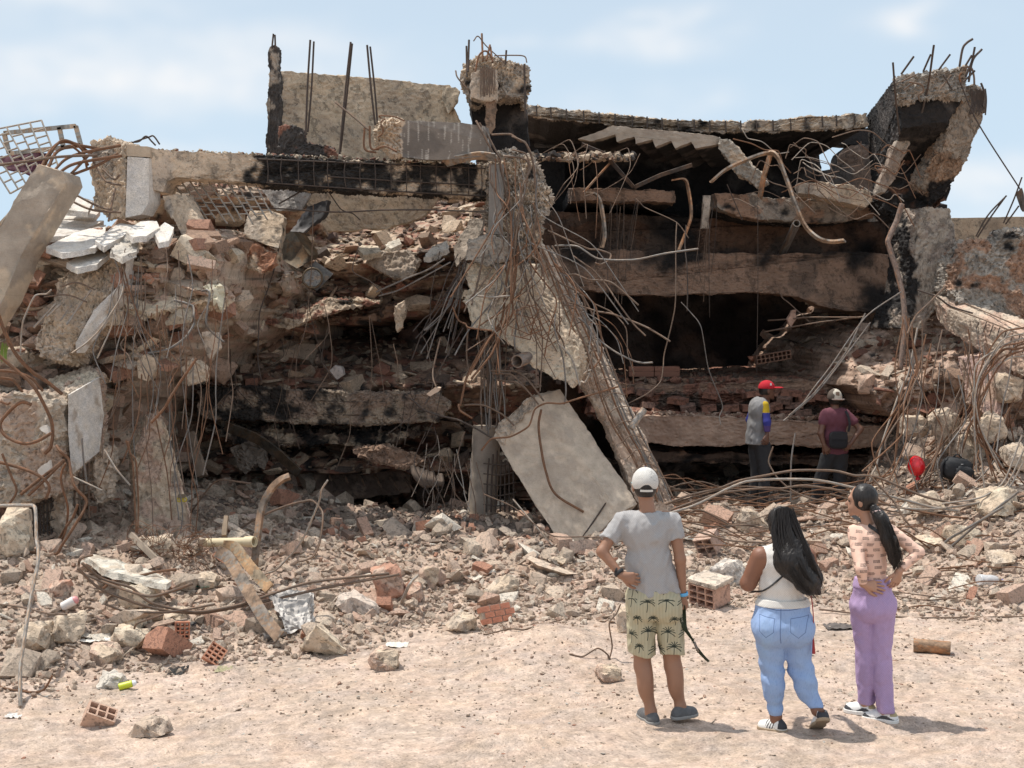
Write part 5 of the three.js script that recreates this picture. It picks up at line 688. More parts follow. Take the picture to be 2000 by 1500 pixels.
// middle column tangle, read from the photograph
const MID = [
  ['b', 0.016, 15.5, 15.4, [930, 236, 942, 258, 963, 302, 978, 318, 988, 386, 1000, 432, 1004, 500]], ['b', 0.015, 15.5, 15.4, [936, 240, 950, 264, 970, 300, 980, 330, 996, 400, 1008, 470]], ['b', 0.014, 15.4, 15.5, [960, 263, 996, 263, 1029, 281, 1043, 320, 1046, 386, 1047, 450]],
  ['b', 0.014, 15.4, 15.3, [984, 305, 1016, 307, 1032, 320, 1021, 386, 1009, 430, 1002, 492]], ['b', 0.014, 15.4, 15.3, [957, 319, 960, 356, 978, 398, 990, 450, 996, 500]], ['b', 0.013, 15.4, 15.3, [1000, 266, 1025, 280, 1038, 308, 1044, 374, 1046, 430, 1040, 470]], ['b', 0.012, 15.3, 15.2, [1000, 292, 1026, 302, 1034, 330, 1016, 400, 1001, 520]],
  ['g', 0.013, 15.3, 14.6, [1084, 480, 1126, 480, 1168, 506, 1238, 508, 1300, 497, 1364, 486]], ['b', 0.012, 15.3, 14.9, [1070, 450, 1110, 470, 1150, 486, 1190, 496, 1192, 506, 1176, 518, 1163, 514]], ['b', 0.012, 15.3, 14.8, [1079, 480, 1104, 533, 1150, 546, 1191, 553, 1247, 596]], ['b', 0.013, 15.3, 14.7, [1110, 590, 1152, 603, 1196, 614, 1236, 627, 1275, 645, 1309, 667]],
  ['b', 0.011, 15.2, 14.8, [1120, 500, 1163, 530, 1186, 560, 1208, 592, 1240, 635, 1261, 656]], ['g', 0.013, 15.1, 14.7, [1130, 620, 1155, 648, 1180, 670, 1208, 690, 1242, 705, 1275, 708]], ['r', 0.013, 15.3, 14.9, [1085, 516, 1124, 564, 1160, 598, 1174, 648, 1172, 693, 1160, 718]], ['b', 0.014, 15.3, 15.0, [1080, 536, 1118, 564, 1144, 598, 1152, 648, 1150, 672]],
  ['r', 0.016, 15.3, 14.9, [1001, 480, 990, 560, 978, 626, 942, 682, 911, 738, 898, 788, 900, 802, 922, 817]], ['r', 0.015, 15.3, 14.9, [1012, 480, 1006, 564, 1001, 614, 956, 659, 917, 732]], ['r', 0.014, 15.2, 14.9, [1004, 500, 1000, 580, 985, 630, 960, 690, 920, 740]], ['b', 0.013, 15.2, 15.0, [959, 724, 1006, 724, 1034, 746, 1062, 783]], ['b', 0.012, 15.2, 15.0, [962, 730, 1000, 732, 1030, 758, 1052, 790]], ['b', 0.012, 15.2, 15.0, [970, 742, 1010, 744, 1044, 778]],
  ['d', 0.013, 15.1, 14.9, [791, 773, 830, 799, 894, 822, 930, 838, 962, 856]], ['r', 0.012, 14.9, 14.8, [940, 880, 958, 858, 998, 855, 1034, 833, 1046, 802, 1068, 789, 1124, 780, 1208, 755]], ['b', 0.013, 15.1, 15.0, [906, 791, 950, 791, 984, 811, 1004, 831]], ['r', 0.012, 15.1, 15.0, [884, 600, 896, 625, 918, 640, 962, 646]], ['p', 0.013, 14.9, 14.85, [1090, 670, 1116, 698, 1130, 749, 1144, 746, 1149, 732, 1139, 729, 1155, 723]], ['g', 0.011, 15.0, 14.9, [1085, 614, 1085, 654, 1102, 704, 1106, 760, 1102, 790]],
  ['g', 0.011, 15.4, 15.1, [954, 490, 960, 510, 992, 570]], ['b', 0.014, 15.4, 15.1, [948, 480, 930, 560, 921, 595]], ['p', 0.015, 15.1, 15.1, [930, 577, 965, 580, 996, 578]], ['b', 0.012, 15.2, 15.2, [914, 640, 912, 690, 916, 730]], ['b', 0.012, 15.1, 15.0, [1040, 500, 1060, 530, 1062, 560, 1048, 588]],
  ['b', 0.011, 15.2, 14.9, [860, 660, 848, 720, 852, 756]], ['d', 0.010, 15.4, 15.0, [905, 640, 880, 680, 850, 740, 830, 790]], ['b', 0.012, 15.4, 15.3, [1075, 440, 1100, 520, 1116, 590]], ['p', 0.014, 15.2, 15.1, [1008, 590, 1030, 650]], ['g', 0.013, 15.2, 15.1, [1010, 600, 1007, 640, 1006, 682]]];
MID.forEach(a => rod('column_rebar', `~${{ b: 'dusty brown', r: 'rust red', g: 'greyish', d: 'dark', p: 'pale' }[a[0]]} bent bar in the tangle hanging off the middle column`, 'rebar', 'bars hanging off the middle column', ...a));
for (let i = 0; i < 34; i++) { const s = J(1.3), x0 = 1005 + J(46), y0 = 410 + J(120), x1 = x0 + 20 + s * 60 + J(20), x2 = x1 + 10 + s * 50 + J(60); rod('column_rebar', `~${['thin dusty', 'thin rusty', 'thin grey'][i % 3]} bar among the dense tangle over the middle column`, 'rebar', 'bars hanging off the middle column', 'brgbrg'[i % 6], 0.006 + 0.005 * rb(), 15.6 - 0.3 * rb(), 15.1 - 0.3 * rb(), [x0, y0, x0 + 8 + J(10), y0 + 70, x1, y0 + 140 + J(20), x2, y0 + 220 + J(50)]); }
for (let i = 0; i < 15; i++) { const x = 930 + 62 * rb(); rod('column_rebar', `~${i % 2 ? 'grey' : 'brown'} straight bar hanging in the bundle above the round column stub`, 'rebar', 'bars hanging off the middle column', i % 2 ? 'g' : 'b', 0.008 + 0.006 * rb(), 15.5, 15.35, [x + J(14), 640 + J(40), x + J(8), 730, x + J(6), 800 + 50 * rb()]); }
for (let i = 0; i < 14; i++) { const x = 906 - 5 * rb(), e = 800 + 100 * rb(); rod('column_rebar', `~${i % 2 ? 'grey' : 'dark'} thin bar fanning down to the side of the hanging wall slab`, 'rebar', 'bars hanging off the middle column', i % 2 ? 'g' : 'd', 0.006 + 0.003 * rb(), 15.6, 15.2, [x + J(14), 520 + J(30), lerp(x, e, 0.45) + J(8), 580 + 30 * rb(), e, 640 + 70 * rb()]); }
for (let i = 0; i < 9; i++) { const x = 1090 + 70 * rb(), y = 500 + 130 * rb(), w = 40 + 60 * rb(); rod('column_rebar', '~thin bar springing off the side of the leaning long column', 'rebar', 'bars hanging off the middle column', 'bgr'[i % 3], 0.006 + 0.003 * rb(), 15.2, 14.8, [x, y, x + w * 0.5, y + 24 + J(14), x + w * 0.85, y + 70 + J(20), x + w * 0.9 + J(20), y + 130 + J(30)]); }
for (let i = 0; i < 8; i++) { const cx = 1045 + J(26), cy = 628 + J(28), a = J(0.6), s = 22 + 12 * rb(), q = []; for (let k = 0; k <= 4; k++) { const t = a + k * Math.PI / 2 + 0.78; q.push(P(cx + s * Math.cos(t), cy + s * 1.15 * Math.sin(t), 15.0 + 0.06 * Math.cos(t + i))); } solo('stirrup_loop', bar(q, 0.006, { smooth: 0 }), M.rust, 'bent square stirrup in the nest of loops beside the hanging wall slab', 'stirrup', 'nest of square stirrups'); }
// right bay: pipes, straps and wires hanging from above
const sm = (n, l, g, mat, cat) => solo(n, g, mat, l, cat);
const strapRust = std({ color: new THREE.Color().setRGB(0.50, 0.30, 0.18), map: rustMap, roughness: 0.7, metalness: 0.2 }), strapPale = std({ color: new THREE.Color().setRGB(0.58, 0.47, 0.37), map: rustMap, roughness: 0.75 });
sm('bent_strap', 'big orange brown bent metal strap arching down over the right bay', strap([[1388, 356, 17.4], [1420, 330, 17.3], [1468, 308, 17.2], [1500, 299, 17.2], [1518, 306, 17.1], [1534, 345, 17.1], [1552, 396, 17.0], [1572, 440, 17.0], [1596, 464, 16.9], [1622, 472, 16.9], [1650, 470, 16.8]], 0.045, 0.012, V(0, 0.3, 1)), strapPale, 'metal strap');
sm('bent_strap', 'hooked rusty strap hanging under the stair flight', strap([[1312, 352, 18], [1336, 350, 18], [1344, 368, 18], [1350, 415, 17.9], [1344, 442, 17.9], [1326, 488, 17.9]], 0.04, 0.01, V(0.2, 0, 1)), strapRust, 'metal strap');
sm('bent_strap', 'short brown strap bending down left of the hooked strap', strap([[1144, 376, 18], [1164, 380, 18], [1174, 402, 18], [1181, 455, 17.9], [1176, 484, 17.9]], 0.045, 0.012, V(0.3, 0, 1)), strapPale, 'metal strap');
sm('bent_strap', 'slanting rusty strap rising from the short brown strap', strap([[1140, 376, 18], [1166, 346, 18], [1197, 312, 18]], 0.03, 0.01, V(0.3, 0, 1)), strapRust, 'metal strap');
sm('bent_strap', 'stiff rusty leg under the crown of the big orange strap', strap([[1505, 300, 17.6], [1492, 345, 17.8], [1484, 386, 18]], 0.05, 0.01, V(0.3, 0, 1)), strapRust, 'metal strap');
sm('hanging_post', 'grey square post stub hanging below the ledge beam', beam(P(1380, 382, 18.2), P(1376, 447, 18.2), 0.09, 0.1, { edge: 0.05, amp: 0.006, color: tone(C.grey, { burnt: 0.1 }) }), M.concrete, 'post');
sm('support_pipe', 'capped grey pipe bracket poking out of the sooty beam', pipe([1556, 436, 18.3], [1520, 512, 19.4], 0.055, 0.015), M.grey, 'pipe');
sm('angle_iron', 'dark angle iron slanting down under the stair flight', strap([[1136, 282, 18.0], [1180, 300, 17.9], [1238, 366, 17.9]], 0.025, 0.012, V(0, 1, 0.3), 0), M.dark, 'angle iron');
sm('angle_iron', 'dark angle iron crossing upward under the stair flight', strap([[1238, 366, 17.95], [1290, 342, 17.9], [1352, 322, 17.8]], 0.025, 0.012, V(0, 1, 0.3), 0), M.dark, 'angle iron');
sm('rusty_pole', 'rusty kinked pole hanging down before the right pier', bar([P(1762, 398, 16.9), P(1752, 430, 16.9), P(1734, 472, 16.8), P(1752, 530, 16.7), P(1764, 580, 16.6), P(1768, 640, 16.5), P(1758, 722, 16.4)], 0.035, { smooth: 0.15, radial: 9 }), std({ color: new THREE.Color().setRGB(0.33, 0.22, 0.165), map: rustMap, roughness: 0.8 }), 'pole');
sm('guy_cable', 'taut black cable running from the tilted column down to the right edge', bar([P(1875, 160, 16.6), P(1910, 240, 16.6), P(1994, 372, 16.5)], 0.009), M.dark, 'cable');
for (let i = 0; i < 16; i++) { const x = 1176 + i * 8 + J(10) + (i > 9 ? 110 : 0), y = 385 + 20 * rb(), e = 520 + 90 * rb(); rod('hanging_wire', `~thin ${i % 2 ? 'dark' : 'pale'} wire hanging down across the sooty beams`, 'wire', 'wires hanging in the open bay', i % 2 ? 'd' : 'b', 0.0045, 18.1, 18.0, [x, y, x - 8 + J(6), (y + e) / 2, x - 30 * rb() + J(10), e]); }
[['b', 0.008, 17.6, 17.2, [1242, 388, 1262, 408, 1318, 434, 1345, 465]], ['b', 0.009, 17.2, 16.4, [1322, 434, 1322, 470, 1318, 600, 1300, 690, 1288, 745, 1262, 770, 1222, 790]], ['d', 0.010, 17.4, 17.2, [1340, 440, 1340, 520, 1342, 608]], ['g', 0.008, 17.0, 16.8, [1330, 590, 1370, 640, 1386, 720, 1410, 790, 1408, 830]], ['d', 0.005, 17.8, 17.8, [1480, 390, 1480, 560, 1478, 728]], ['d', 0.005, 17.9, 17.9, [1386, 440, 1384, 500, 1386, 620]], ['b', 0.012, 18.4, 17.2, [1500, 626, 1580, 618, 1680, 620]], ['b', 0.012, 18.2, 17.2, [1494, 648, 1590, 632, 1690, 618]], ['b', 0.009, 18.2, 17.9, [1522, 566, 1542, 594, 1580, 628]], ['d', 0.008, 17.4, 17.4, [1420, 360, 1440, 400, 1450, 430]], ['b', 0.007, 17.8, 17.5, [1250, 300, 1230, 340, 1180, 370, 1140, 384]]].forEach(a => rod('hanging_wire', `${a[1] > 0.0085 ? 'stout' : 'slim'} ${a[0] === 'd' ? 'dark' : a[0] === 'g' ? 'grey' : 'brown'} bent bar dangling in the open bay before the arched beam`, 'wire', 'wires hanging in the open bay', ...a));
// curly wires on top of the right bay
for (let i = 0; i < 34; i++) { const x = 1440 + 310 * rb(), y = 280 + 120 * rb(), a = J(1.2), L = 60 + 90 * rb(), k = J(50); rod('curled_wire', '~curled thin bar in the snarl over the top of the open bay', 'wire', 'curled wires over the open bay', 'bbpr'[i % 4], 0.005 + 0.004 * rb(), 17.5 - 0.4 * rb(), 17.3 - 0.5 * rb(), [x - L * Math.cos(a) * 0.5, y - L * Math.sin(a) * 0.4 - 10, x - 18, y + k * 0.5 - 12, x + 12, y + k * 0.6, x + L * 0.35, y + k * 0.2 + 10, x + L * 0.6, y + J(50) + 26]); }
for (let i = 0; i < 7; i++) { const x = 1060 + 130 * rb(), y = 290 + 60 * rb(); rod('curled_wire', '~thin looping bar on the crumbled ledge left of the stair flight', 'wire', 'curled wires over the open bay', 'brb'[i % 3], 0.005 + 0.003 * rb(), 17.2, 16.6, [x, y, x + 26 + J(20), y - 14 + J(14), x + 40 + J(22), y + 30 + J(20), x + 20 + J(30), y + 80 + 60 * rb()]); }
// right-hand curtain of bars
[['p', 0.014, 15.8, 15.3, [1792, 640, 1779, 700, 1760, 764, 1725, 854, 1712, 905, 1699, 940]], ['g', 0.012, 16.2, 15.6, [1690, 612, 1650, 690, 1600, 760, 1540, 812]], ['g', 0.011, 16.2, 15.6, [1700, 630, 1640, 710, 1580, 780, 1530, 822]], ['g', 0.010, 16.2, 15.7, [1760, 570, 1690, 620, 1620, 720, 1560, 800]], ['b', 0.014, 15.4, 15.0, [1846, 560, 1812, 590, 1788, 620, 1772, 652]], ['d', 0.012, 15.6, 15.5, [1792, 566, 1860, 600, 1900, 612]]].forEach((a, i) => rod('curtain_rebar', ['pale thick bar drooping behind the woman in lilac trousers', 'upper grey bar slanting behind the maroon shirted man', 'lower grey bar slanting behind the maroon shirted man', 'outer grey bar slanting down off the sooty pier', 'brown bar over the foot of the sooty pier', 'dark bar on the rubble beside the sloping beam'][i], 'rebar', 'curtain of bars over the debris slope', ...a));
for (let i = 0; i < 44; i++) { const x0 = 1752 + 258 * rb(), y0 = 600 + 110 * rb() + (x0 - 1690) * 0.14, sw = J(60) - 30; rod('curtain_rebar', `~${['dusty brown', 'rusty', 'greyish', 'rusty'][i % 4]} ${i % 3 ? 'thin' : 'stout'} bar drooping over the debris slope by the sloping beam`, 'rebar', 'curtain of bars over the debris slope', 'brgr'[i % 4], 0.006 + 0.006 * rb(), 15.9 - 0.7 * rb(), 15.3 - 0.7 * rb(), [x0, y0, x0 + J(24), y0 + 90, x0 + sw * 0.5 + J(20), y0 + 170, x0 + sw + J(24), y0 + 230 + 60 * rb(), x0 + sw * 1.3 + J(50), y0 + 300 + 40 * rb()]); }
for (let i = 0; i < 11; i++) { const x = 2010 - 12 * rb(), y = 630 + 60 * rb(); rod('curtain_rebar', '~rust red bar bowing in from the end of the sloping beam', 'rebar', 'curtain of bars over the debris slope', i % 3 ? 'r' : 'p', 0.009 + 0.004 * rb(), 14.7, 14.5, [x + 20, y, x - 30 - 20 * rb(), y + 20 + J(10), x - 70 - 30 * rb(), y + 90 + J(30), x - 80 - 30 * rb(), y + 180 + J(40), x - 50 + J(60), y + 280 + J(40)]); }
// long arcs lying before the two men
[['b', 0.016, 14.6, 14.2, [1300, 985, 1360, 962, 1440, 937, 1552, 918, 1632, 918, 1712, 930, 1808, 972, 1904, 988, 2010, 966]], ['p', 0.017, 14.4, 14.1, [1300, 1005, 1360, 985, 1456, 943, 1584, 935, 1674, 953, 1776, 982, 1872, 998]], ['b', 0.015, 14.5, 14.2, [1310, 996, 1400, 968, 1488, 953, 1570, 950, 1648, 962, 1760, 990]], ['r', 0.013, 14.4, 14.0, [1660, 950, 1740, 985, 1850, 1010, 1930, 1012, 2010, 1000]], ['p', 0.013, 14.2, 14.1, [2010, 880, 1968, 956, 1920, 982, 1808, 996, 1740, 990]], ['p', 0.012, 14.2, 14.1, [2008, 860, 1972, 940, 1930, 975, 1850, 992]], ['p', 0.012, 14.2, 14.1, [1996, 850, 1960, 938, 1915, 972, 1840, 984]], ['b', 0.013, 14.2, 13.6, [1700, 930, 1750, 985, 1790, 1040, 1850, 1090, 1930, 1150]], ['r', 0.011, 13.2, 13.0, [1740, 1126, 1800, 1118, 1900, 1110, 1950, 1130, 1980, 1180]], ['g', 0.016, 13.6, 13.3, [1850, 1080, 1910, 1020, 1990, 960]], ['g', 0.016, 13.6, 13.3, [1838, 1066, 1890, 1030, 1960, 990]], ['b', 0.010, 12.2, 11.9, [1600, 1190, 1680, 1206, 1800, 1225, 2010, 1228]], ['b', 0.012, 13.4, 13.1, [1300, 1000, 1340, 1030, 1420, 1052, 1500, 1060]], ['g', 0.011, 14.9, 14.8, [1553, 846, 1546, 900, 1544, 980]], ['b', 0.011, 14.8, 14.6, [1510, 872, 1504, 905, 1520, 935, 1580, 975, 1640, 985]]]
  .forEach((a, i) => rod('arc_rebar', ['highest long brown arc sweeping before the two men', 'thick pale arc sweeping before the two men', 'lower brown arc before the red capped man', 'rusty arc running out of the right edge below the backpack', 'outer pale bar curving down by the right boulders', 'middle pale bar curving down by the right boulders', 'inner pale bar curving down by the right boulders', 'brown bar slanting across behind the woman in lilac', 'rusty bar looping over the stones near the plastic bottle', 'grey bar crossing the low boulder at the right', 'second grey bar crossing the low boulder at the right', 'long thin bar on the open ground right of the lilac trousers', 'brown bar starting at the cap of the grey shirted man', 'upright grey bar right of the red capped man', 'hooked brown bar at the legs of the red capped man'][i], 'rebar', 'long arcs before the men', ...a));
for (let i = 0; i < 58; i++) { const x = 1280 + 640 * rb(), y = 950 + 120 * rb(), d = clamp(7150 / (y - 615) * 0.86, 12.6, 16.4), L = 90 + 180 * rb(), s = J(0.25); rod('ground_rebar', `~${['rusty', 'brown', 'dusty'][i % 3]} thin bar strewn on the rubble below the long arcs`, 'rebar', 'bars strewn on the rubble', 'rbr'[i % 3], 0.006 + 0.005 * rb(), d, d - 0.4 + 0.6 * rb(), [x - L, y + L * s + J(16), x - L * 0.4, y + J(20) - 12, x, y + J(18) - 14, x + L * 0.5, y - L * s * 0.5 + J(20)]); }
for (let i = 0; i < 10; i++) { const x = 1760 + 240 * rb(), y = 1080 + 110 * rb(), d = hit(clamp(x, 1700, 1990), y).z * -1 - 0.05; rod('ground_rebar', '~bar lying in the stones near the plastic bottle', 'rebar', 'bars strewn on the rubble', 'br'[i % 2], 0.007, d, d - 0.1, [x - 60, y + J(14), x, y - 6, x + 70, y + J(16)]); }
// left-hand bars and wires
[['p', 0.018, 11.3, 9.25, [-4, 988, 30, 986, 58, 988, 71, 1000, 70, 1050, 72, 1100, 66, 1150, 54, 1220, 46, 1300, 40, 1390]], ['r', 0.015, 12.0, 12.3, [-5, 1122, 40, 1118, 90, 1098, 125, 1060, 158, 1010, 165, 982, 150, 950, 130, 900, 110, 870]], ['r', 0.014, 12.3, 12.5, [152, 985, 132, 1030, 110, 1060, 90, 1095]], ['r', 0.013, 12.2, 12.4, [128, 905, 118, 940, 130, 990, 128, 1040, 86, 1130]], ['b', 0.015, 10.7, 11.2, [376, 1140, 300, 1160, 210, 1140, 160, 1120, 150, 1106, 160, 1090, 180, 1084]], ['b', 0.014, 10.8, 11.6, [160, 1100, 200, 1130, 300, 1178, 380, 1192, 470, 1180, 600, 1142, 760, 1120]], ['b', 0.014, 10.8, 11.6, [152, 1110, 200, 1150, 300, 1190, 390, 1198, 500, 1180, 640, 1148, 780, 1122]], ['b', 0.012, 10.9, 10.7, [205, 1180, 280, 1195, 340, 1196, 420, 1180]], ['b', 0.010, 10.7, 10.5, [320, 1200, 270, 1215, 255, 1245, 270, 1275, 300, 1290, 350, 1282]], ['r', 0.014, 11.4, 11.6, [200, 1150, 250, 1130, 300, 1120, 345, 1112]], ['b', 0.010, 11.0, 10.0, [-4, 1180, 40, 1190, 100, 1196, 130, 1200]], ['r', 0.010, 9.6, 9.4, [-4, 1415, 30, 1396, 70, 1370, 92, 1345, 102, 1320]], ['p', 0.012, 12.2, 12.6, [640, 938, 620, 980, 585, 1060, 540, 1110, 502, 1128]], ['b', 0.013, 13.6, 12.6, [446, 1046, 505, 1010, 560, 985, 610, 978, 630, 1000, 626, 1040, 610, 1085, 560, 1110, 505, 1130]], ['b', 0.011, 14.0, 13.6, [370, 1005, 410, 950, 430, 938, 490, 944]], ['b', 0.008, 11.2, 11.0, [944, 1305, 954, 1270, 988, 1232, 1000, 1228, 1020, 1240, 1042, 1276]], ['b', 0.008, 10.4, 10.4, [1112, 1306, 1140, 1284, 1170, 1266, 1184, 1280, 1188, 1300]], ['b', 0.008, 10.4, 10.4, [1192, 1305, 1194, 1260, 1190, 1220, 1212, 1180]], ['d', 0.009, 16.0, 15.4, [556, 420, 540, 500, 522, 560, 508, 610, 506, 680, 510, 742]], ['b', 0.006, 15.8, 15.6, [612, 400, 610, 520, 600, 620, 580, 690, 578, 770]], ['d', 0.010, 15.0, 15.6, [330, 392, 560, 410, 760, 412, 950, 414]], ['d', 0.009, 15.7, 15.6, [640, 372, 668, 410, 704, 430]], ['d', 0.012, 15.2, 15.6, [545, 398, 590, 370, 622, 328]], ['g', 0.012, 15.4, 15.0, [735, 570, 800, 540, 868, 506]], ['g', 0.011, 15.5, 15.2, [740, 578, 810, 550, 880, 512]], ['p', 0.011, 14.6, 14.2, [1002, 975, 1060, 1040, 1100, 1090]], ['b', 0.008, 14.4, 14.2, [945, 965, 1000, 990, 1080, 1045, 1140, 1052, 1175, 1050]]]
  .forEach((a, i) => rod('bent_rebar', ['tall pale bar hooked over at the left, reaching down to the open ground', 'thick rust red hoop before the shattered column at the left', 'short rusty bar inside the thick red hoop', 'rusty bar dropping beside the shattered column', 'hairpin bar curling round the white board', 'upper of two long parallel bars sagging across the heap', 'lower of two long parallel bars sagging across the heap', 'thin bar under the two long sagging bars', 'thin looped wire above the orange hollow brick', 'straight rusty bar lying on the white board', 'thin bar low in the heap behind the tall pale bar', 'rusty wire lying at the bottom left on open ground', 'pale straight bar leaning out of the heap at the pit', 'arched brown bar looping over the pit rubble', 'short bent bar by the leaning post', 'thin bowed wire rising from the dirt mound', 'thin bowed wire left of the brown lump', 'upright thin wire standing in the brown lump', 'long dark pipe-like bar hanging from the dark concrete flag', 'thin kinked wire hanging down the middle of the left bay', 'taut dark wire stretched below the long beam', 'curved dark bar under the long beam', 'dark bar slanting up across the burnt beam', 'upper grey bar poking out of the debris by the middle column', 'lower grey bar poking out of the debris by the middle column', 'pale bar leaning on the gravel at the fallen slab', 'thin bar crossing the foot of the fallen slab'][i], 'rebar', 'bars of the left side', ...a));
for (let i = 0; i < 44; i++) { const x = 215 + 225 * rb(), y = 480 + 260 * rb(), L = 140 + 260 * rb(), w = J(40); rod('thin_wire', `~${['grey', 'brown', 'rusty'][i % 3]} thin wire hanging off the broken ledges beside the white-faced column`, 'wire', 'wires hanging off the broken ledges', 'gbr'[i % 3], 0.0045 + 0.004 * rb(), 13.5, 13.2, [x, y, x + w * 0.4 + J(12), y + L * 0.35, x + w + J(14), y + L * 0.7, x + w * 1.2 + J(24), y + L]); }
[['g', 0.016, 13.6, 13.4, [340, 586, 372, 600, 378, 630, 360, 660, 326, 680, 288, 690]], ['g', 0.014, 13.7, 13.5, [395, 568, 410, 574, 404, 630, 412, 648, 438, 668]], ['p', 0.011, 13.1, 12.9, [240, 560, 230, 590, 200, 640, 170, 670, 140, 690]], ['r', 0.015, 12.9, 12.9, [384, 700, 350, 755, 320, 800, 295, 826]], ['p', 0.011, 12.7, 12.6, [204, 878, 230, 915, 254, 948]], ['p', 0.010, 12.6, 12.4, [140, 930, 168, 942, 200, 958]], ['r', 0.010, 12.8, 12.7, [246, 860, 258, 900, 262, 980, 266, 1040]], ['r', 0.010, 12.8, 12.7, [250, 862, 264, 900, 266, 990, 268, 1042]], ['g', 0.012, 12.6, 12.6, [160, 856, 166, 900, 170, 945]], ['p', 0.009, 13.1, 13.0, [230, 590, 220, 640, 190, 700]], ['p', 0.010, 13.0, 13.0, [40, 690, 46, 620, 70, 580, 100, 566]]].forEach((a, i) => rod('bent_rebar', ['thick grey pipe curling under the torn floor edge', 'grey pipe dropping at the end of the torn floor edge', 'pale bar crossing the sloping column stub', 'rust brown bar above the top of the leaning post', 'pale bar end beside the bottom of the white face', 'pale bar below the white face', 'first of two rusty wires beside the leaning post', 'second of two rusty wires beside the leaning post', 'grey bar rising in front of the white face', 'thin pale wire over the sloping stub', 'pale bar bent at the far left of the stub'][i], 'rebar', 'bars of the left side', ...a));
for (let i = 0; i < 26; i++) { const x = 430 + 440 * rb(), y = 470 + 330 * rb(), L = 60 + 150 * rb(); rod('thin_wire', '~dark thin wire trailing over the crushed layers of the left bay', 'wire', 'wires in the left bay', 'dbd'[i % 3], 0.004 + 0.003 * rb(), 16.5, 16.3, [x, y, x + J(20), y + L * 0.5, x + J(50), y + L]); }
for (let i = 0; i < 22; i++) { const x = 830 + 110 * rb(), y = 830 + 120 * rb(), L = 60 + 90 * rb(); rod('thin_wire', '~pale thin wire sprouting in the burnt litter left of the column stub', 'wire', 'wires in the left bay', 'bpd'[i % 3], 0.0045 + 0.003 * rb(), 15.2, 14.9, [x, y, x + J(24), y + L * 0.5, x + J(50), y + L]); }
// ---------------------------------------------------------------- grilles, metal, litter
const cream = std({ color: new THREE.Color().setRGB(0.60, 0.54, 0.46), map: rustMap, roughness: 0.7 });
function lattice(t, TL, TR, BR, BL, nu, nv, r, d, matl, skip = 0, seed = 1) {
  const q = (u, v) => { const a = [lerp(TL[0], TR[0], u), lerp(TL[1], TR[1], u)], b = [lerp(BL[0], BR[0], u), lerp(BL[1], BR[1], u)]; return P(lerp(a[0], b[0], v), lerp(a[1], b[1], v), d + 0.25 * (1 - v)); }, g = rng(seed);
  for (let i = 0; i <= nu; i++) part('long_bar', bar([q(i / nu, 0), q(i / nu, 0.5).add(V(J(0.01), J(0.01), J(0.02))), q(i / nu, skip ? 0.7 + 0.3 * g() : 1)], r * 1.25, { radial: 4 }), matl, t);
  for (let j = 0; j <= nv; j++) for (let i = 0; i < nu; i++) { if (j && j < nv && g() < skip) continue; const o = (j && j < nv) ? (i % 2 ? 0.25 : -0.25) / nv : 0; if (skip && j / nv > 0.72) continue; part('cross_bar', bar([q(i / nu, j / nv + o), q((i + 1) / nu, j / nv + o)], r, { radial: 4 }), matl, t); }
}
{ const t = thing('security_grille', 'large cream metal window grille lying tilted against the sky at upper left', 'grille'); lattice(t, [-56, 262], [81, 235], [114, 326], [20, 378], 6, 7, 0.010, 14.5, cream, 0, 3); settle(t);
  const u = thing('grille_frame', 'thin open metal frame lying behind the large tilted grille', 'grille'); for (const [a, b] of [[[8, 260], [148, 246]], [[148, 246], [158, 284]], [[158, 284], [18, 300]], [[8, 260], [18, 300]], [[116, 249], [124, 288]]]) part('frame_bar', strap([[...a, 15], [...b, 15]], 0.022, 0.022, V(0, 0, 1), 0), cream, u); settle(u);
  const v = thing('security_grille', 'broken cream window grille hanging under the left end of the long beam', 'grille'); lattice(v, [333, 350], [500, 362], [545, 440], [402, 448], 9, 6, 0.009, 14.9, cream, 0.12, 8); settle(v);
  solo('purple_sheet', prism(jag([[-10, 310, 15.1], [50, 298, 15.1], [96, 300, 15.1], [70, 345, 15.0], [10, 330, 15.0]], 2, 12, 3), V(0, 0, -0.02), { edge: 0.06, amp: 0.02, color: [0.10, 0.035, 0.055] }), M.cast, 'dark purple sheet crumpled behind the large tilted grille', 'sheet'); }
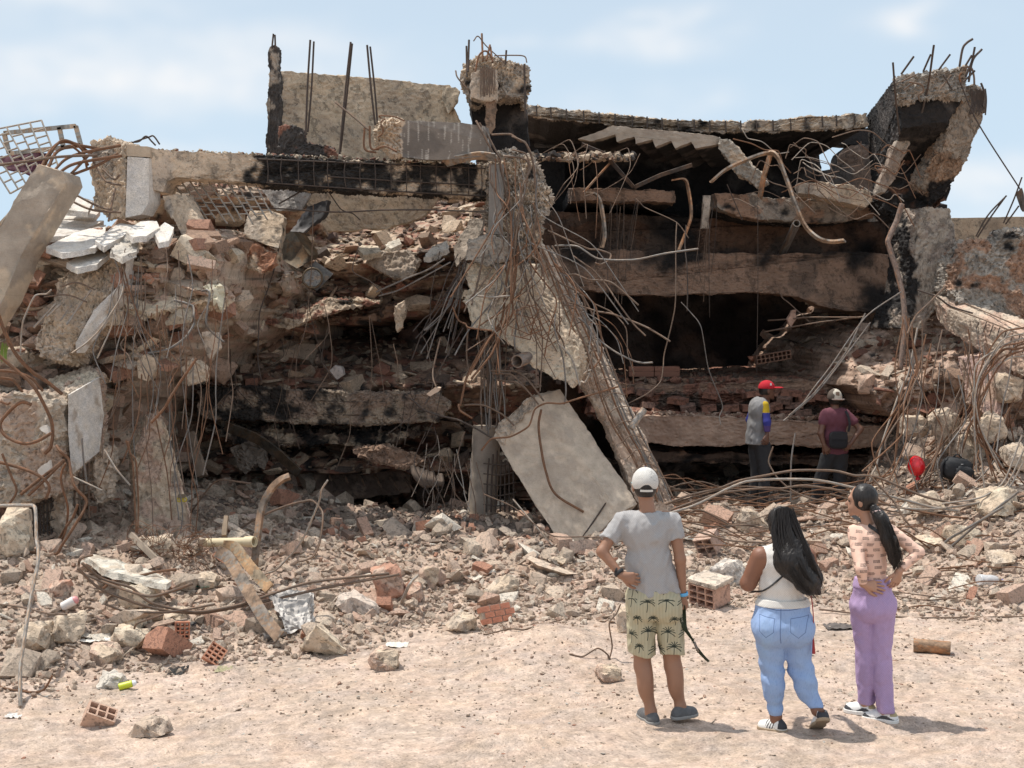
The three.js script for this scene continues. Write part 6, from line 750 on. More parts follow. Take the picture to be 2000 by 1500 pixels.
{ // bent channel and sheet metal
  const t = thing('metal_channel', 'bent brown metal channel lying crosswise over the heap', 'metal channel'); const ch = std({ color: new THREE.Color().setRGB(0.42, 0.34, 0.27), map: rustMap, roughness: 0.5, metalness: 0.45 }), ch2 = std({ color: new THREE.Color().setRGB(0.50, 0.36, 0.22), map: rustMap, roughness: 0.7 });
  part('web', strap([[424, 1076, 12.0], [446, 1090, 11.9], [480, 1146, 11.4], [516, 1206, 11.0], [546, 1244, 10.8]], 0.055, 0.006, V(1, 0.5, 0.3), 0.4), ch, t); part('flange', strap([[436, 1066, 12.05], [460, 1070, 12.0], [486, 1104, 11.8], [526, 1150, 11.5]], 0.05, 0.006, V(1, 0.6, 0.2), 0.4), ch2, t); settle(t);
  const s = thing('sheet_metal', 'crumpled grey sheet metal box panel beside the bent channel', 'sheet metal'); const g = prism(jag([[524, 1164, 11.4], [570, 1160, 11.5], [604, 1166, 11.5], [606, 1226, 11.2], [560, 1238, 11.1], [546, 1200, 11.2]], 1, 16, 9), V(0.02, 0.01, -0.12), { edge: 0.04, amp: 0.02, freq: 5, color: [1, 1, 1] }); part('panel', g, M.sheet, s); settle(s);
  solo('tipped_pipe', pipe(hit(512, 1254).add(V(0, 0.04, 0)), hit(556, 1250).add(V(0, 0.06, 0)), 0.035, 0.01), M.grey, 'short grey pipe end below the bent channel', 'pipe');
  const p = thing('plastic_pipe', 'cream plastic pipe lying across the heap beside the pit', 'pipe'); const pm = std({ color: new THREE.Color().setRGB(0.62, 0.52, 0.34), roughness: 0.5 }); const a = P(402, 1060, 12.6), b = P(494, 1058, 12.3); part('tube', pipe(a, b, 0.042, 0.006), pm, p); part('collar', pipe(P(480, 1058, 12.34), P(497, 1058, 12.3), 0.052, 0.012), pm, p); settle(p);
  solo('rusty_pipe', pipe(hit(1784, 1272).add(V(0, 0.05, 0)), hit(1856, 1278).add(V(0, 0.05, 0)), 0.055, 0.008), std({ color: new THREE.Color().setRGB(0.46, 0.27, 0.15), map: rustMap, roughness: 0.7 }), 'short wide rusty pipe lying on the ground right of the lilac trousers', 'pipe');
  solo('bent_rail', strap([[496, 1110, 12.3], [504, 1040, 12.4], [512, 990, 12.5], [530, 955, 12.5], [548, 938, 12.5], [566, 930, 12.5]], 0.03, 0.02, V(1, 0, 0.4), 0.5), std({ color: new THREE.Color().setRGB(0.36, 0.27, 0.2), map: rustMap, roughness: 0.6, metalness: 0.3 }), 'bent brown rail standing up out of the heap before the pit', 'rail');
  solo('timber_post', beam(P(438, 1046, 12.6), P(442, 1008, 12.7), 0.04, 0.04, { edge: 0.05, amp: 0.004, color: tone([0.45, 0.34, 0.24], {}) }), M.wood, 'short timber stump standing behind the plastic pipe', 'timber');
  solo('white_board', prism(jag([[166, 1086, 11.8], [180, 1082, 11.9], [290, 1112, 11.8], [336, 1134, 11.5], [326, 1140, 11.4], [280, 1132, 11.4], [200, 1112, 11.5]], 1.5, 18, 6), V(0, -0.05, 0.02), { edge: 0.05, amp: 0.006, color: tone([0.68, 0.62, 0.52], { second: [0.5, 0.42, 0.33], share: 0.25, f: 4 }) }), M.concrete, 'long pale board lying on the heap inside the hairpin bar', 'board');
  solo('timber_batten', beam(P(256, 1044, 12.4), P(304, 1092, 12.1), 0.035, 0.05, { edge: 0.06, amp: 0.003, color: tone([0.40, 0.33, 0.26], {}) }), M.wood, 'thin grey batten sticking up beside the rusty wire nest', 'timber');
  solo('pale_stick', bar([hit(783, 1180), P(800, 1142, 11.9), P(816, 1124, 12.2)], 0.016, { taper: 0.8 }), M.pale, 'pale stick leaning on the brick lumps of the bank', 'stick');
  solo('pale_stick', bar([P(1232, 836, 14.9), P(1258, 800, 15.0)], 0.04, { radial: 10 }), M.pale, 'stout pale stick poking out beside the long leaning column', 'stick');
}
{ // burnt fan unit hanging in the left bay
  const t = thing('burnt_appliance', 'burnt brown metal cabinet with a round fan plate hanging in the left bay', 'appliance'), m1 = std({ color: new THREE.Color().setRGB(0.22, 0.16, 0.10), map: rustMap, roughness: 0.5, metalness: 0.5 }), m2 = std({ color: new THREE.Color().setRGB(0.34, 0.30, 0.26), map: rustMap, roughness: 0.5, metalness: 0.5 });
  part('cabinet', prism([[552, 462, 16.3], [572, 450, 16.3], [606, 502, 16.0], [604, 512, 16.0], [580, 524, 16.0], [548, 506, 16.2]], V(0.06, 0.06, -0.25), { edge: 0.2, amp: 0, color: [1, 1, 1] }), m1, t);
  const f = part('frame', prism([[590, 534, 15.9], [610, 516, 15.9], [645, 541, 15.8], [619, 568, 15.75], [596, 556, 15.8]], V(0.03, 0.04, -0.06), { edge: 0.2, amp: 0, color: [1, 1, 1] }), m2, t);
  const dsk = new THREE.CylinderGeometry(0.105, 0.105, 0.05, 28); dsk.rotateX(1.45); dsk.translate(0, 0, 0); const q = P(611, 543, 15.76); dsk.translate(q.x, q.y, q.z); part('fan_plate', dsk, m2, t); const rg = new THREE.TorusGeometry(0.115, 0.012, 8, 30); rg.rotateX(-0.12); rg.translate(q.x, q.y, q.z + 0.03); part('fan_ring', rg, m1, t); settle(t);
}
{ // rusty nest of fine wire
  const t = thing('wire_nest', 'nest of fine rusty wire at the foot of the leaning post', 'wire'); const r = rng(77); const parts = []; for (let i = 0; i < 60; i++) { const cx = 330 + (r() - 0.5) * 130, cy = 1085 + (r() - 0.5) * 90, pts = []; let a = r() * 6; for (let k = 0; k < 6; k++) { a += 0.8 + r(); pts.push(P(cx + Math.cos(a) * (10 + 26 * r()), cy + Math.sin(a) * (8 + 22 * r()), 12.45 + (r() - 0.5) * 0.5)); } parts.push(bar(pts, 0.0028, { radial: 4 })); } const m = part('fine_wire', mergeGeometries(parts), M.rust, t); m.userData = { kind: 'stuff' }; settle(t);
}
{ // litter
  const glossy = (r, g, b, ro = 0.4) => std({ color: new THREE.Color().setRGB(r, g, b), roughness: ro });
  const can = (px, py, label, body, lid, r, l, e) => { const t = thing('litter_can', label, 'can'), p = hit(px, py); part('tin', new THREE.LatheGeometry([[0, 0], [r * 0.85, 0], [r, 0.006], [r, l - 0.008], [r * 0.82, l], [0, l]].map(a => new THREE.Vector2(...a)), 20), body, t); const c = part('cap', new THREE.LatheGeometry([[r * 0.86, 0], [r * 0.86, 0.012], [r * 0.6, 0.026], [0, 0.03]].map(a => new THREE.Vector2(...a)), 20), lid, t); c.position.y = l; t.position.copy(p).add(V(0, r, 0)); t.rotation.set(...e); };
  can(232, 1349, 'bright yellow green drink can lying on the ground at the left', glossy(0.52, 0.58, 0.03), glossy(0.75, 0.75, 0.75), 0.026, 0.1, [0.2, 0.3, -1.42]); can(238, 1328, 'pale spray can lying against the stones above the yellow can', glossy(0.68, 0.62, 0.52), glossy(0.55, 0.38, 0.42), 0.028, 0.14, [-2.6, 0.2, 0.35]); can(122, 1195, 'white plastic bottle lying in the heap below the cage', glossy(0.75, 0.7, 0.66), glossy(0.7, 0.3, 0.3), 0.04, 0.12, [0.3, 0.2, -1.1]);
  const rag = (px, py, w, h, label, col, cat = 'rag', seed = 1) => { const p = hit(px, py), k = -p.z / FOCAL, n = 12, pos = [], tri = [], r = rng(seed); for (let j = 0; j <= n; j++) for (let i = 0; i <= n; i++) pos.push((i / n - 0.5) * w * k, 0.02 + 0.035 * (1 + fbm(i * 0.35 + seed, j * 0.35, 2, 3)) * (w * k * 5) * 0.5, (j / n - 0.5) * h * k * 2.4); for (let j = 0; j < n; j++) for (let i = 0; i < n; i++) { const a = j * (n + 1) + i; tri.push(a, a + n + 1, a + 1, a + 1, a + n + 1, a + n + 2); } const g = surf(pos, tri, { edge: 1, amp: 0.006, freq: 30, color: col }); const m = solo('litter_' + cat.replace(' ', '_'), g, M.cast, label, cat); m.position.copy(p); return m; };
  rag(195, 1250, 70, 22, 'white paper sheet crumpled on the heap under the looped wire', [0.78, 0.74, 0.68], 'paper', 4); rag(160, 1284, 14, 14, 'small scarlet scrap of plastic in the heap', [0.62, 0.03, 0.03], 'scrap', 5); rag(216, 1228, 22, 18, 'dark pink cloth knot beside the cream stone', [0.35, 0.09, 0.11], 'rag', 6); rag(400, 1145, 26, 18, 'dark green plastic shred left of the bent channel', [0.02, 0.09, 0.05], 'plastic shred', 7); rag(368, 1218, 34, 18, 'black plastic bag shred above the red hollow brick', [0.02, 0.02, 0.025], 'plastic bag', 8); rag(345, 1312, 36, 30, 'black scrap lump beside the orange hollow brick', [0.025, 0.022, 0.02], 'scrap', 9); rag(440, 1308, 34, 22, 'olive cardboard piece right of the orange hollow brick', [0.36, 0.33, 0.2], 'cardboard', 10); rag(775, 1262, 44, 16, 'white plate shard on the bank edge right of the boulder', [0.78, 0.72, 0.64], 'plate shard', 11); rag(28, 1400, 30, 12, 'white paper scrap on the ground at the foot of the tall pale bar', [0.74, 0.7, 0.66], 'paper', 12); rag(1458, 1008, 14, 10, 'tiny white paper scrap behind the loose haired woman', [0.8, 0.78, 0.75], 'paper', 13); rag(480, 1012, 44, 24, 'pinkish crumpled plastic bag at the pit edge', [0.55, 0.42, 0.36], 'plastic bag', 14);
  rag(1640, 1226, 60, 18, 'dark crushed metal trough right of the blue jeans', [0.14, 0.12, 0.11], 'metal scrap', 15);
  // water bottle
  const b = thing('water_bottle', 'clear crushed plastic bottle with blue cap lying at the right', 'bottle'), p = hit(1935, 1142); part('bottle_body', new THREE.LatheGeometry([[0, 0], [0.05, 0], [0.055, 0.02], [0.05, 0.09], [0.056, 0.13], [0.05, 0.19], [0.018, 0.235], [0.016, 0.25], [0, 0.25]].map(a => new THREE.Vector2(...a)), 18), new THREE.MeshPhysicalMaterial({ color: 0xf4f6f8, roughness: 0.25, transmission: 0.55, thickness: 0 }), b); const c = part('bottle_cap', new THREE.CylinderGeometry(0.02, 0.02, 0.022, 14), glossy(0.05, 0.07, 0.45), b); c.position.y = 0.26; b.position.copy(p).add(V(-0.12, 0.05, 0)); b.rotation.set(0.3, 0.2, -1.75);
  // red balloon
  const bl = thing('red_balloon', 'glossy red balloon caught among the bars above the backpack', 'balloon'), bp = P(1792, 930, 15.2); const pr = []; for (let i = 0; i <= 20; i++) { const a = i / 20 * Math.PI; pr.push(new THREE.Vector2(0.098 * Math.sin(a) * (1 - 0.10 * Math.cos(a) * -1), 0.12 - 0.118 * Math.cos(a))); } part('skin', new THREE.LatheGeometry(pr, 28), new THREE.MeshPhysicalMaterial({ color: new THREE.Color().setRGB(0.72, 0.012, 0.02), roughness: 0.28, clearcoat: 0.6 }), bl); part('knot', new THREE.ConeGeometry(0.035, 0.06, 10, 1, true), glossy(0.6, 0.01, 0.02), bl).position.y = -0.01; bl.position.copy(bp); bl.rotation.z = 0.12;
  // backpack on a post
  const bk = thing('backpack', 'black backpack propped on bar ends beside the red balloon', 'backpack'), fab = std({ color: new THREE.Color().setRGB(0.022, 0.023, 0.026), map: dustMap, roughness: 0.75 }), q = P(1868, 942, 15.0);
  const shell = (w, h, d, n) => { const g = new THREE.SphereGeometry(1, 28, 20), a = g.attributes.position; for (let i = 0; i < a.count; i++) { const v = V(a.getX(i), a.getY(i), a.getZ(i)), s = Math.pow(Math.abs(v.x) ** n + Math.abs(v.y) ** n + Math.abs(v.z) ** n, -1 / n); a.setXYZ(i, v.x * s * w + 0.012 * n3(v.x * 3, v.y * 3, v.z * 3), v.y * s * h + 0.012 * n3(v.x * 3, v.y * 3 + 9, v.z * 3), v.z * s * d); } g.computeVertexNormals(); return g; };
  const body = part('main_bag', shell(0.175, 0.13, 0.12, 3), fab, bk); body.position.y = 0.15; body.rotation.z = -0.2; const pk = part('front_pocket', shell(0.11, 0.085, 0.07, 3), fab, bk); pk.position.set(0.05, 0.11, 0.09); pk.rotation.z = -0.2; part('strap', strap([V(-0.15, 0.25, 0.02), V(-0.19, 0.18, 0.06), V(-0.18, 0.06, 0.05), V(-0.12, 0.02, 0.03)], 0.02, 0.006, V(0, 0, 1)), fab, bk); part('strap', strap([V(-0.05, 0.28, 0), V(0.0, 0.32, 0.02), V(0.06, 0.27, 0)], 0.014, 0.005, V(0, 0, 1)), fab, bk); const lg = part('badge', boxAt(0.025, 0.008, 0.004, { color: [0.7, 0.7, 0.7] }), M.cast, bk); lg.position.set(0.02, 0.215, 0.118); bk.position.copy(q);
  for (const [i, x] of [[0, 1850], [1, 1862], [2, 1876]]) rod('prop_bar', ['left', 'middle', 'right'][i] + ' bar end standing under the black backpack', 'rebar', 'bars under the backpack', 'p', 0.013, 15.0, 14.9, [x, 942, x + 1, 970, x + (i - 1) * 2, 1000]);
  // small yellow clamp
  const cl = thing('yellow_clamp', 'small yellow plastic clamp on the edge of the leaning post', 'clamp'), cq = P(355, 972, 13.45); for (let i = 0; i < 3; i++) { const m = part('ring', new THREE.TorusGeometry(0.02, 0.008, 7, 14), glossy(0.5, 0.4, 0.05), cl); m.position.set((i - 1) * 0.028, -0.02, 0); } part('block', boxAt(0.07, 0.035, 0.04, { color: [0.25, 0.2, 0.14] }), M.cast, cl); cl.position.copy(cq);
  // electric box and pale wrapper near the middle column
  solo('pale_wrapper', prism([[833, 770, 15.0], [850, 757, 15.0], [860, 758, 15.0], [858, 764, 15.0], [840, 774, 15.0]], V(0.01, 0.01, -0.05), { edge: 0.1, amp: 0.002, color: [0.66, 0.5, 0.38] }), M.cast, 'pale box shaped wrapper hanging left of the middle bars', 'wrapper');
  solo('white_stone', prism(jag([[644, 724, 17.0], [654, 714, 17.0], [668, 716, 17.0], [672, 732, 16.9], [658, 742, 16.9]], 1, 9, 5), V(0, 0, -0.15), { edge: 0.06, amp: 0.006, color: tone([0.6, 0.53, 0.48], {}) }), M.concrete, 'whitish stone on the debris above the charred beam', 'stone');
  solo('hanging_fragment', prism(jag([[774, 600, 16.2], [790, 586, 16.2], [794, 610, 16.2], [786, 640, 16.2], [776, 648, 16.2], [771, 620, 16.2]], 1.5, 9, 6), V(0, 0, -0.1), { edge: 0.04, amp: 0.02, color: tone(C.tan, {}) }), M.concrete, 'brown fragment dangling in the dark gap of the left bay', 'fragment');
  solo('hanging_fragment', prism(jag([[268, 705, 13.4], [282, 692, 13.4], [304, 700, 13.4], [306, 722, 13.4], [290, 746, 13.4], [270, 738, 13.4]], 1, 11, 8), V(0, 0, -0.12), { edge: 0.05, amp: 0.006, color: tone(C.tan, {}) }), M.concrete, 'flat tan fragment dangling off wires above the leaning post', 'fragment');
  solo('hanging_fragment', prism(jag([[1538, 624, 18.0], [1546, 606, 18.0], [1556, 604, 18.0], [1556, 624, 18.0], [1544, 640, 18.0]], 1, 9, 9), V(0, 0, -0.08), { edge: 0.05, amp: 0.01, color: tone([0.42, 0.27, 0.2], {}) }), M.concrete, 'small brown fragment dangling before the dark opening of the right bay', 'fragment');
  solo('hanging_fragment', prism(jag([[396, 650, 13.9], [424, 650, 13.9], [430, 680, 13.9], [412, 704, 13.9], [400, 680, 13.9]], 1.5, 9, 12), V(0, 0, -0.1), { edge: 0.05, amp: 0.015, color: tone(C.cement, {}) }), M.concrete, 'grey fragment hanging under the torn floor edge', 'fragment');
  solo('hanging_fragment', prism(jag([[352, 720, 13.8], [372, 702, 13.8], [404, 722, 13.8], [402, 746, 13.8], [370, 750, 13.8]], 1.5, 9, 13), V(0, 0, -0.16), { edge: 0.05, amp: 0.02, color: tone(C.tan, {}) }), M.concrete, 'lumpy tan fragment hanging right of the flat tan one', 'fragment');
  solo('torn_cloth', prism(jag([[396, 560, 13.75], [428, 556, 13.8], [440, 572, 13.8], [432, 610, 13.7], [424, 590, 13.7], [416, 600, 13.7], [410, 578, 13.7]], 2, 8, 14), V(0, 0, -0.02), { edge: 0.04, amp: 0.02, freq: 8, color: [0.66, 0.6, 0.45] }), M.cast, 'torn cream sheet hanging off the end of the torn floor edge', 'cloth');
  const gr = thing('grass_tuft', 'small green grass tuft at the left edge of the heap', 'grass'); const gm = std({ color: new THREE.Color().setRGB(0.14, 0.22, 0.04), roughness: 0.8 }); for (let i = 0; i < 9; i++) part('blade', strap([P(4 + i, 706, 13.2), P(3 + i * 1.4 + J(2), 690, 13.2), P(2 + i * 1.6 + J(3), 668 + 10 * rb(), 13.15)], 0.005, 0.001, V(1, 0, 0)), gm, gr); settle(gr);
}
{ // wreckage low in the left bay
  const dk = std({ color: new THREE.Color().setRGB(0.12, 0.095, 0.07), map: rustMap, roughness: 0.6, metalness: 0.3 });
  solo('fallen_rail', strap([[440, 832, 16.2], [500, 856, 16.1], [540, 884, 16.0], [584, 924, 15.9]], 0.06, 0.02, V(0.4, 1, 0.3), 0.4), dk, 'dark rail fallen aslant below the charred beam', 'rail');
  const b = thing('cloth_bundle', 'grey brown rolled bundle caught in the litter left of the column stub', 'bundle'), bm = std({ color: new THREE.Color().setRGB(0.17, 0.125, 0.095), map: dustMap, roughness: 0.95 });
  for (let i = 0; i < 5; i++) part('roll', bar([P(806 + i * 9, 912 + i * 3, 15.6), P(812 + i * 9, 930 + i * 2, 15.5), P(830 + i * 8, 948 - i, 15.5), P(848 + i * 3, 940 - i * 3, 15.6)], 0.035, { radial: 8 }), bm, b); settle(b);
  solo('timber_post', beam(P(372, 846, 15.6), P(396, 930, 15.4), 0.09, 0.1, { edge: 0.05, amp: 0.008, color: tone([0.30, 0.23, 0.175], {}) }), M.wood, 'dark timber leaning behind the wires at the left end of the charred beam', 'timber');
  solo('bent_sheet', prism(jag([[452, 876, 16.3], [486, 862, 16.3], [524, 880, 16.2], [516, 920, 16.1], [500, 904, 16.1], [480, 926, 16.1], [462, 908, 16.2]], 3, 9, 61), V(0, 0, -0.03), { edge: 0.04, amp: 0.03, freq: 6, color: tone([0.20, 0.165, 0.135], {}) }), M.cast, 'crumpled dark sheet hanging below the charred beam', 'sheet');
  solo('bent_sheet', prism(jag([[690, 880, 16.5], [740, 872, 16.4], [800, 884, 16.4], [830, 900, 16.3], [796, 912, 16.3], [740, 904, 16.4]], 3, 10, 62), V(0, 0, -0.2), { edge: 0.04, amp: 0.03, freq: 5, color: tone(C.brown, { second: C.tan, share: 0.35 }) }), M.concrete, 'broken brown ledge above the panel with pipe stubs', 'ledge');
  for (let i = 0; i < 6; i++) { const x = 640 + i * 30; rod('pipe_stub', ['first', 'second', 'third', 'fourth', 'fifth', 'sixth'][i] + ' pale stub along the basement panel, counted away from the leaning post', 'pipe stub', 'stubs on the basement panel', 'b', 0.02, 17.4, 17.1, [x, 918 + i * 3, x + 6 + i * 3, 938 + i * 5]); }
  solo('mortar_slab', boxAt(0.34, 0.035, 0.27, { edge: 0.05, amp: 0.008, color: tone([0.62, 0.52, 0.42], {}) }), M.concrete, 'thick mortar bed capping the mortared hollow bricks', 'mortar'); { const m = scene.children[scene.children.length - 1]; m.rotation.set(0.25, -0.8, 0.1); m.position.copy(hit(1388, 1185)).add(V(0, 0.225, -0.03)); }
}
// ---------------------------------------------------------------- people: smooth distance fields, meshed
function nets(f, lo, hi, cell) { // surface of f = 0 as a mesh (naive surface nets)
  const nx = Math.ceil((hi.x - lo.x) / cell) + 1, ny = Math.ceil((hi.y - lo.y) / cell) + 1, nz = Math.ceil((hi.z - lo.z) / cell) + 1, v = new Float32Array(nx * ny * nz), id = new Int32Array(nx * ny * nz).fill(-1), pos = [], tri = [];
  let k = 0; for (let z = 0; z < nz; z++) for (let y = 0; y < ny; y++) for (let x = 0; x < nx; x++) v[k++] = f(lo.x + x * cell, lo.y + y * cell, lo.z + z * cell);
  const sx = 1, sy = nx, sz = nx * ny, off = [0, sx, sy, sx + sy, sz, sz + sx, sz + sy, sz + sx + sy], edges = [[0, 1], [2, 3], [4, 5], [6, 7], [0, 2], [1, 3], [4, 6], [5, 7], [0, 4], [1, 5], [2, 6], [3, 7]];
  for (let z = 0; z < nz - 1; z++) for (let y = 0; y < ny - 1; y++) for (let x = 0; x < nx - 1; x++) {
    const b = x + y * sy + z * sz; let m = 0; for (let i = 0; i < 8; i++) if (v[b + off[i]] < 0) m |= 1 << i; if (m === 0 || m === 255) continue;
    let px = 0, py = 0, pz = 0, n = 0; for (const [a, c] of edges) { const A = v[b + off[a]], B = v[b + off[c]]; if ((A < 0) === (B < 0)) continue; const t = A / (A - B); px += (a & 1) + t * ((c & 1) - (a & 1)); py += ((a >> 1) & 1) + t * (((c >> 1) & 1) - ((a >> 1) & 1)); pz += (a >> 2) + t * ((c >> 2) - (a >> 2)); n++; }
    id[b] = pos.length / 3; pos.push(lo.x + (x + px / n) * cell, lo.y + (y + py / n) * cell, lo.z + (z + pz / n) * cell);
  }
  for (let z = 1; z < nz - 1; z++) for (let y = 1; y < ny - 1; y++) for (let x = 1; x < nx - 1; x++) {
    const b = x + y * sy + z * sz, s = v[b] < 0;
    for (const [e, u, w] of [[sx, sy, sz], [sy, sz, sx], [sz, sx, sy]]) { if (s === (v[b + e] < 0)) continue; const a = id[b - u - w], c = id[b - w], d = id[b], g = id[b - u]; if (a < 0 || c < 0 || d < 0 || g < 0) continue; if (s) tri.push(a, c, d, a, d, g); else tri.push(a, d, c, a, g, d); }
  }
  const g = new THREE.BufferGeometry(); g.setAttribute('position', new THREE.Float32BufferAttribute(pos, 3)); g.setIndex(tri); g.computeVertexNormals(); return g;
}
const smin = (a, b, k) => { const h = clamp(0.5 + 0.5 * (b - a) / k); return lerp(b, a, h) - k * h * (1 - h); };
const cone = (a, b, ra, rb) => { const dx = b.x - a.x, dy = b.y - a.y, dz = b.z - a.z, L = dx * dx + dy * dy + dz * dz || 1e-9; return (x, y, z) => { const px = x - a.x, py = y - a.y, pz = z - a.z, t = clamp((px * dx + py * dy + pz * dz) / L), qx = px - dx * t, qy = py - dy * t, qz = pz - dz * t; return Math.sqrt(qx * qx + qy * qy + qz * qz) - lerp(ra, rb, t); }; };
const ell = (c, r, ry = 0) => { const co = Math.cos(ry), si = Math.sin(ry); return (x, y, z) => { let px = x - c.x, py = y - c.y, pz = z - c.z; const qx = co * px - si * pz, qz = si * px + co * pz; const a = qx / r.x, b = py / r.y, d = qz / r.z, k0 = Math.sqrt(a * a + b * b + d * d); const e = qx / (r.x * r.x), g = py / (r.y * r.y), h = qz / (r.z * r.z), k1 = Math.sqrt(e * e + g * g + h * h) || 1e-9; return k0 * (k0 - 1) / k1; }; };
const join = (list, k) => (x, y, z) => { let d = list[0](x, y, z); for (let i = 1; i < list.length; i++) d = smin(d, list[i](x, y, z), k); return d; };
const boundsOf = (pts, pad) => { const b = new THREE.Box3().setFromPoints(pts); b.expandByScalar(pad); return b; };
// textures need flat uv in the wearer's own metres
function clothe(g, uvS = 1, uvO = [0, 0], col = null) { const p = g.attributes.position, uv = new Float32Array(p.count * 2), c = new Float32Array(p.count * 3); for (let i = 0; i < p.count; i++) { const x = p.getX(i), y = p.getY(i), z = p.getZ(i); uv[i * 2] = x * uvS + uvO[0] + 0.35 * z * uvS; uv[i * 2 + 1] = y * uvS + uvO[1]; const k = col ? (typeof col === 'function' ? col(x, y, z) : col) : [1, 1, 1]; c.set(k, i * 3); } g.setAttribute('uv', new THREE.BufferAttribute(uv, 2)); g.setAttribute('color', new THREE.BufferAttribute(c, 3)); return g; }
const weave = makeTex(256, (i, x, y) => { const v = 0.93 + 0.05 * Math.sin(x * 1.57) * Math.cos(y * 1.57) + 0.07 * (A4[(y * 4) * 1024 + x * 4] - 0.5); return [v, v, v]; }, true);
const MP = {
  skin: new THREE.MeshPhysicalMaterial({ vertexColors: true, roughness: 0.52, sheen: 0.15 }), cloth: std({ vertexColors: true, map: weave, roughness: 0.92 }),
  hair: new THREE.MeshPhysicalMaterial({ vertexColors: true, roughness: 0.42, specularIntensity: 0.7 }), shoe: std({ vertexColors: true, roughness: 0.6 }), black: std({ color: new THREE.Color().setRGB(0.018, 0.018, 0.02), roughness: 0.7 }), eye: std({ color: new THREE.Color().setRGB(0.05, 0.04, 0.035), roughness: 0.2 }),
};
function skinTone(c) { return (x, y, z) => { const a = 1 + 0.10 * fbm(x * 6, y * 6, z * 6, 3); return [c[0] * a, c[1] * a, c[2] * a]; }; }
// head: face looks along -z when yaw = 0
function headField(c, yaw, s = 1, pitch = 0) {
  const co = Math.cos(yaw), si = Math.sin(yaw), cp2 = Math.cos(pitch), sp2 = Math.sin(pitch);
  const at = (x, y, z) => V(x * s, y * s, z * s), f = join([ell(at(0, 0.02, 0.008), V(0.074, 0.098, 0.094).multiplyScalar(s)), ell(at(0, -0.045, -0.035), V(0.055, 0.062, 0.06).multiplyScalar(s)), cone(at(0, 0.0, -0.085), at(0, -0.028, -0.108), 0.009 * s, 0.014 * s), ell(at(0, -0.062, -0.084), V(0.024, 0.010, 0.012).multiplyScalar(s)), ell(at(0, -0.093, -0.075), V(0.022, 0.018, 0.02).multiplyScalar(s)), cone(at(-0.035, 0.018, -0.078), at(0.035, 0.018, -0.078), 0.013 * s, 0.013 * s)], 0.018 * s);
  const ears = join([ell(at(-0.078, -0.005, 0.012), V(0.010, 0.032, 0.018).multiplyScalar(s)), ell(at(0.078, -0.005, 0.012), V(0.010, 0.032, 0.018).multiplyScalar(s))], 0.002);
  return (x, y, z) => { const px = x - c.x, py = y - c.y, pz = z - c.z, qx = co * px - si * pz, q1 = si * px + co * pz, qy = cp2 * py + sp2 * q1, qz = -sp2 * py + cp2 * q1; return smin(f(qx, qy, qz), ears(qx, qy, qz), 0.008); };
}
const turn = (v, yaw) => V(v.x * Math.cos(yaw) + v.z * Math.sin(yaw), v.y, -v.x * Math.sin(yaw) + v.z * Math.cos(yaw));
// hand: palm from the wrist along dir; nrm = out of the back of the hand; thumb on side `ts` of cross(dir, nrm)
function handField(w, dir, nrm, ts, curl = 0.5, s = 1, spread = 0.06) {
  dir = dir.clone().normalize(); nrm = nrm.clone().addScaledVector(dir, -nrm.dot(dir)).normalize(); const sd = V(0, 0, 0).crossVectors(dir, nrm).multiplyScalar(ts);
  const at = (a, b, c) => w.clone().addScaledVector(dir, a * s).addScaledVector(sd, b * s).addScaledVector(nrm, c * s), list = [];
  const palm = join([cone(at(0.0, 0, 0), at(0.085, 0.030, 0), 0.024 * s, 0.014 * s), cone(at(0.0, 0, 0), at(0.090, 0.010, 0), 0.024 * s, 0.0145 * s), cone(at(0.0, 0, 0), at(0.087, -0.012, 0), 0.023 * s, 0.014 * s), cone(at(0.0, 0, 0), at(0.078, -0.032, 0), 0.022 * s, 0.013 * s)], 0.012);
  const pts = [w.clone()];
  [[0.085, 0.030, 0.072, 0.0092], [0.090, 0.010, 0.080, 0.0096], [0.087, -0.012, 0.074, 0.0092], [0.078, -0.032, 0.058, 0.0082]].forEach(([a, b, L, r], i) => {
    let p = at(a, b, 0), ang = 0.15 + curl * 0.3; const seg = [L * 0.45, L * 0.32, L * 0.27], fan = (1.5 - i) * spread;
    seg.forEach((l, k) => { const d = dir.clone().multiplyScalar(Math.cos(ang)).addScaledVector(nrm, -Math.sin(ang)).addScaledVector(sd, fan * Math.cos(ang)); const q = p.clone().addScaledVector(d, l * s); list.push(cone(p, q, r * s * (1 - 0.06 * k), r * s * (0.94 - 0.08 * k))); pts.push(q); p = q; ang += curl * (0.95 - 0.1 * k); });
  });
  let p = at(0.022, 0.022, -0.004), a = [[0.042, 0.030, -0.010], [0.030, 0.010, -0.012], [0.024, 0.002, -0.012 - 0.01 * curl]]; a.forEach(([x, y, z], k) => { const q = p.clone().addScaledVector(dir, x * s).addScaledVector(sd, y * s).addScaledVector(nrm, z * s); list.push(cone(p, q, (0.0135 - 0.0015 * k) * s, (0.0118 - 0.0015 * k) * s)); pts.push(q); p = q; });
  return { f: (x, y, z) => { let d = palm(x, y, z); for (const g of list) d = smin(d, g(x, y, z), 0.004); return d; }, box: boundsOf([...pts, at(0.05, 0.04, 0.03), at(0.05, -0.05, -0.03), at(-0.03, 0.03, 0.03), at(-0.03, -0.03, -0.03)], 0.03) };
}
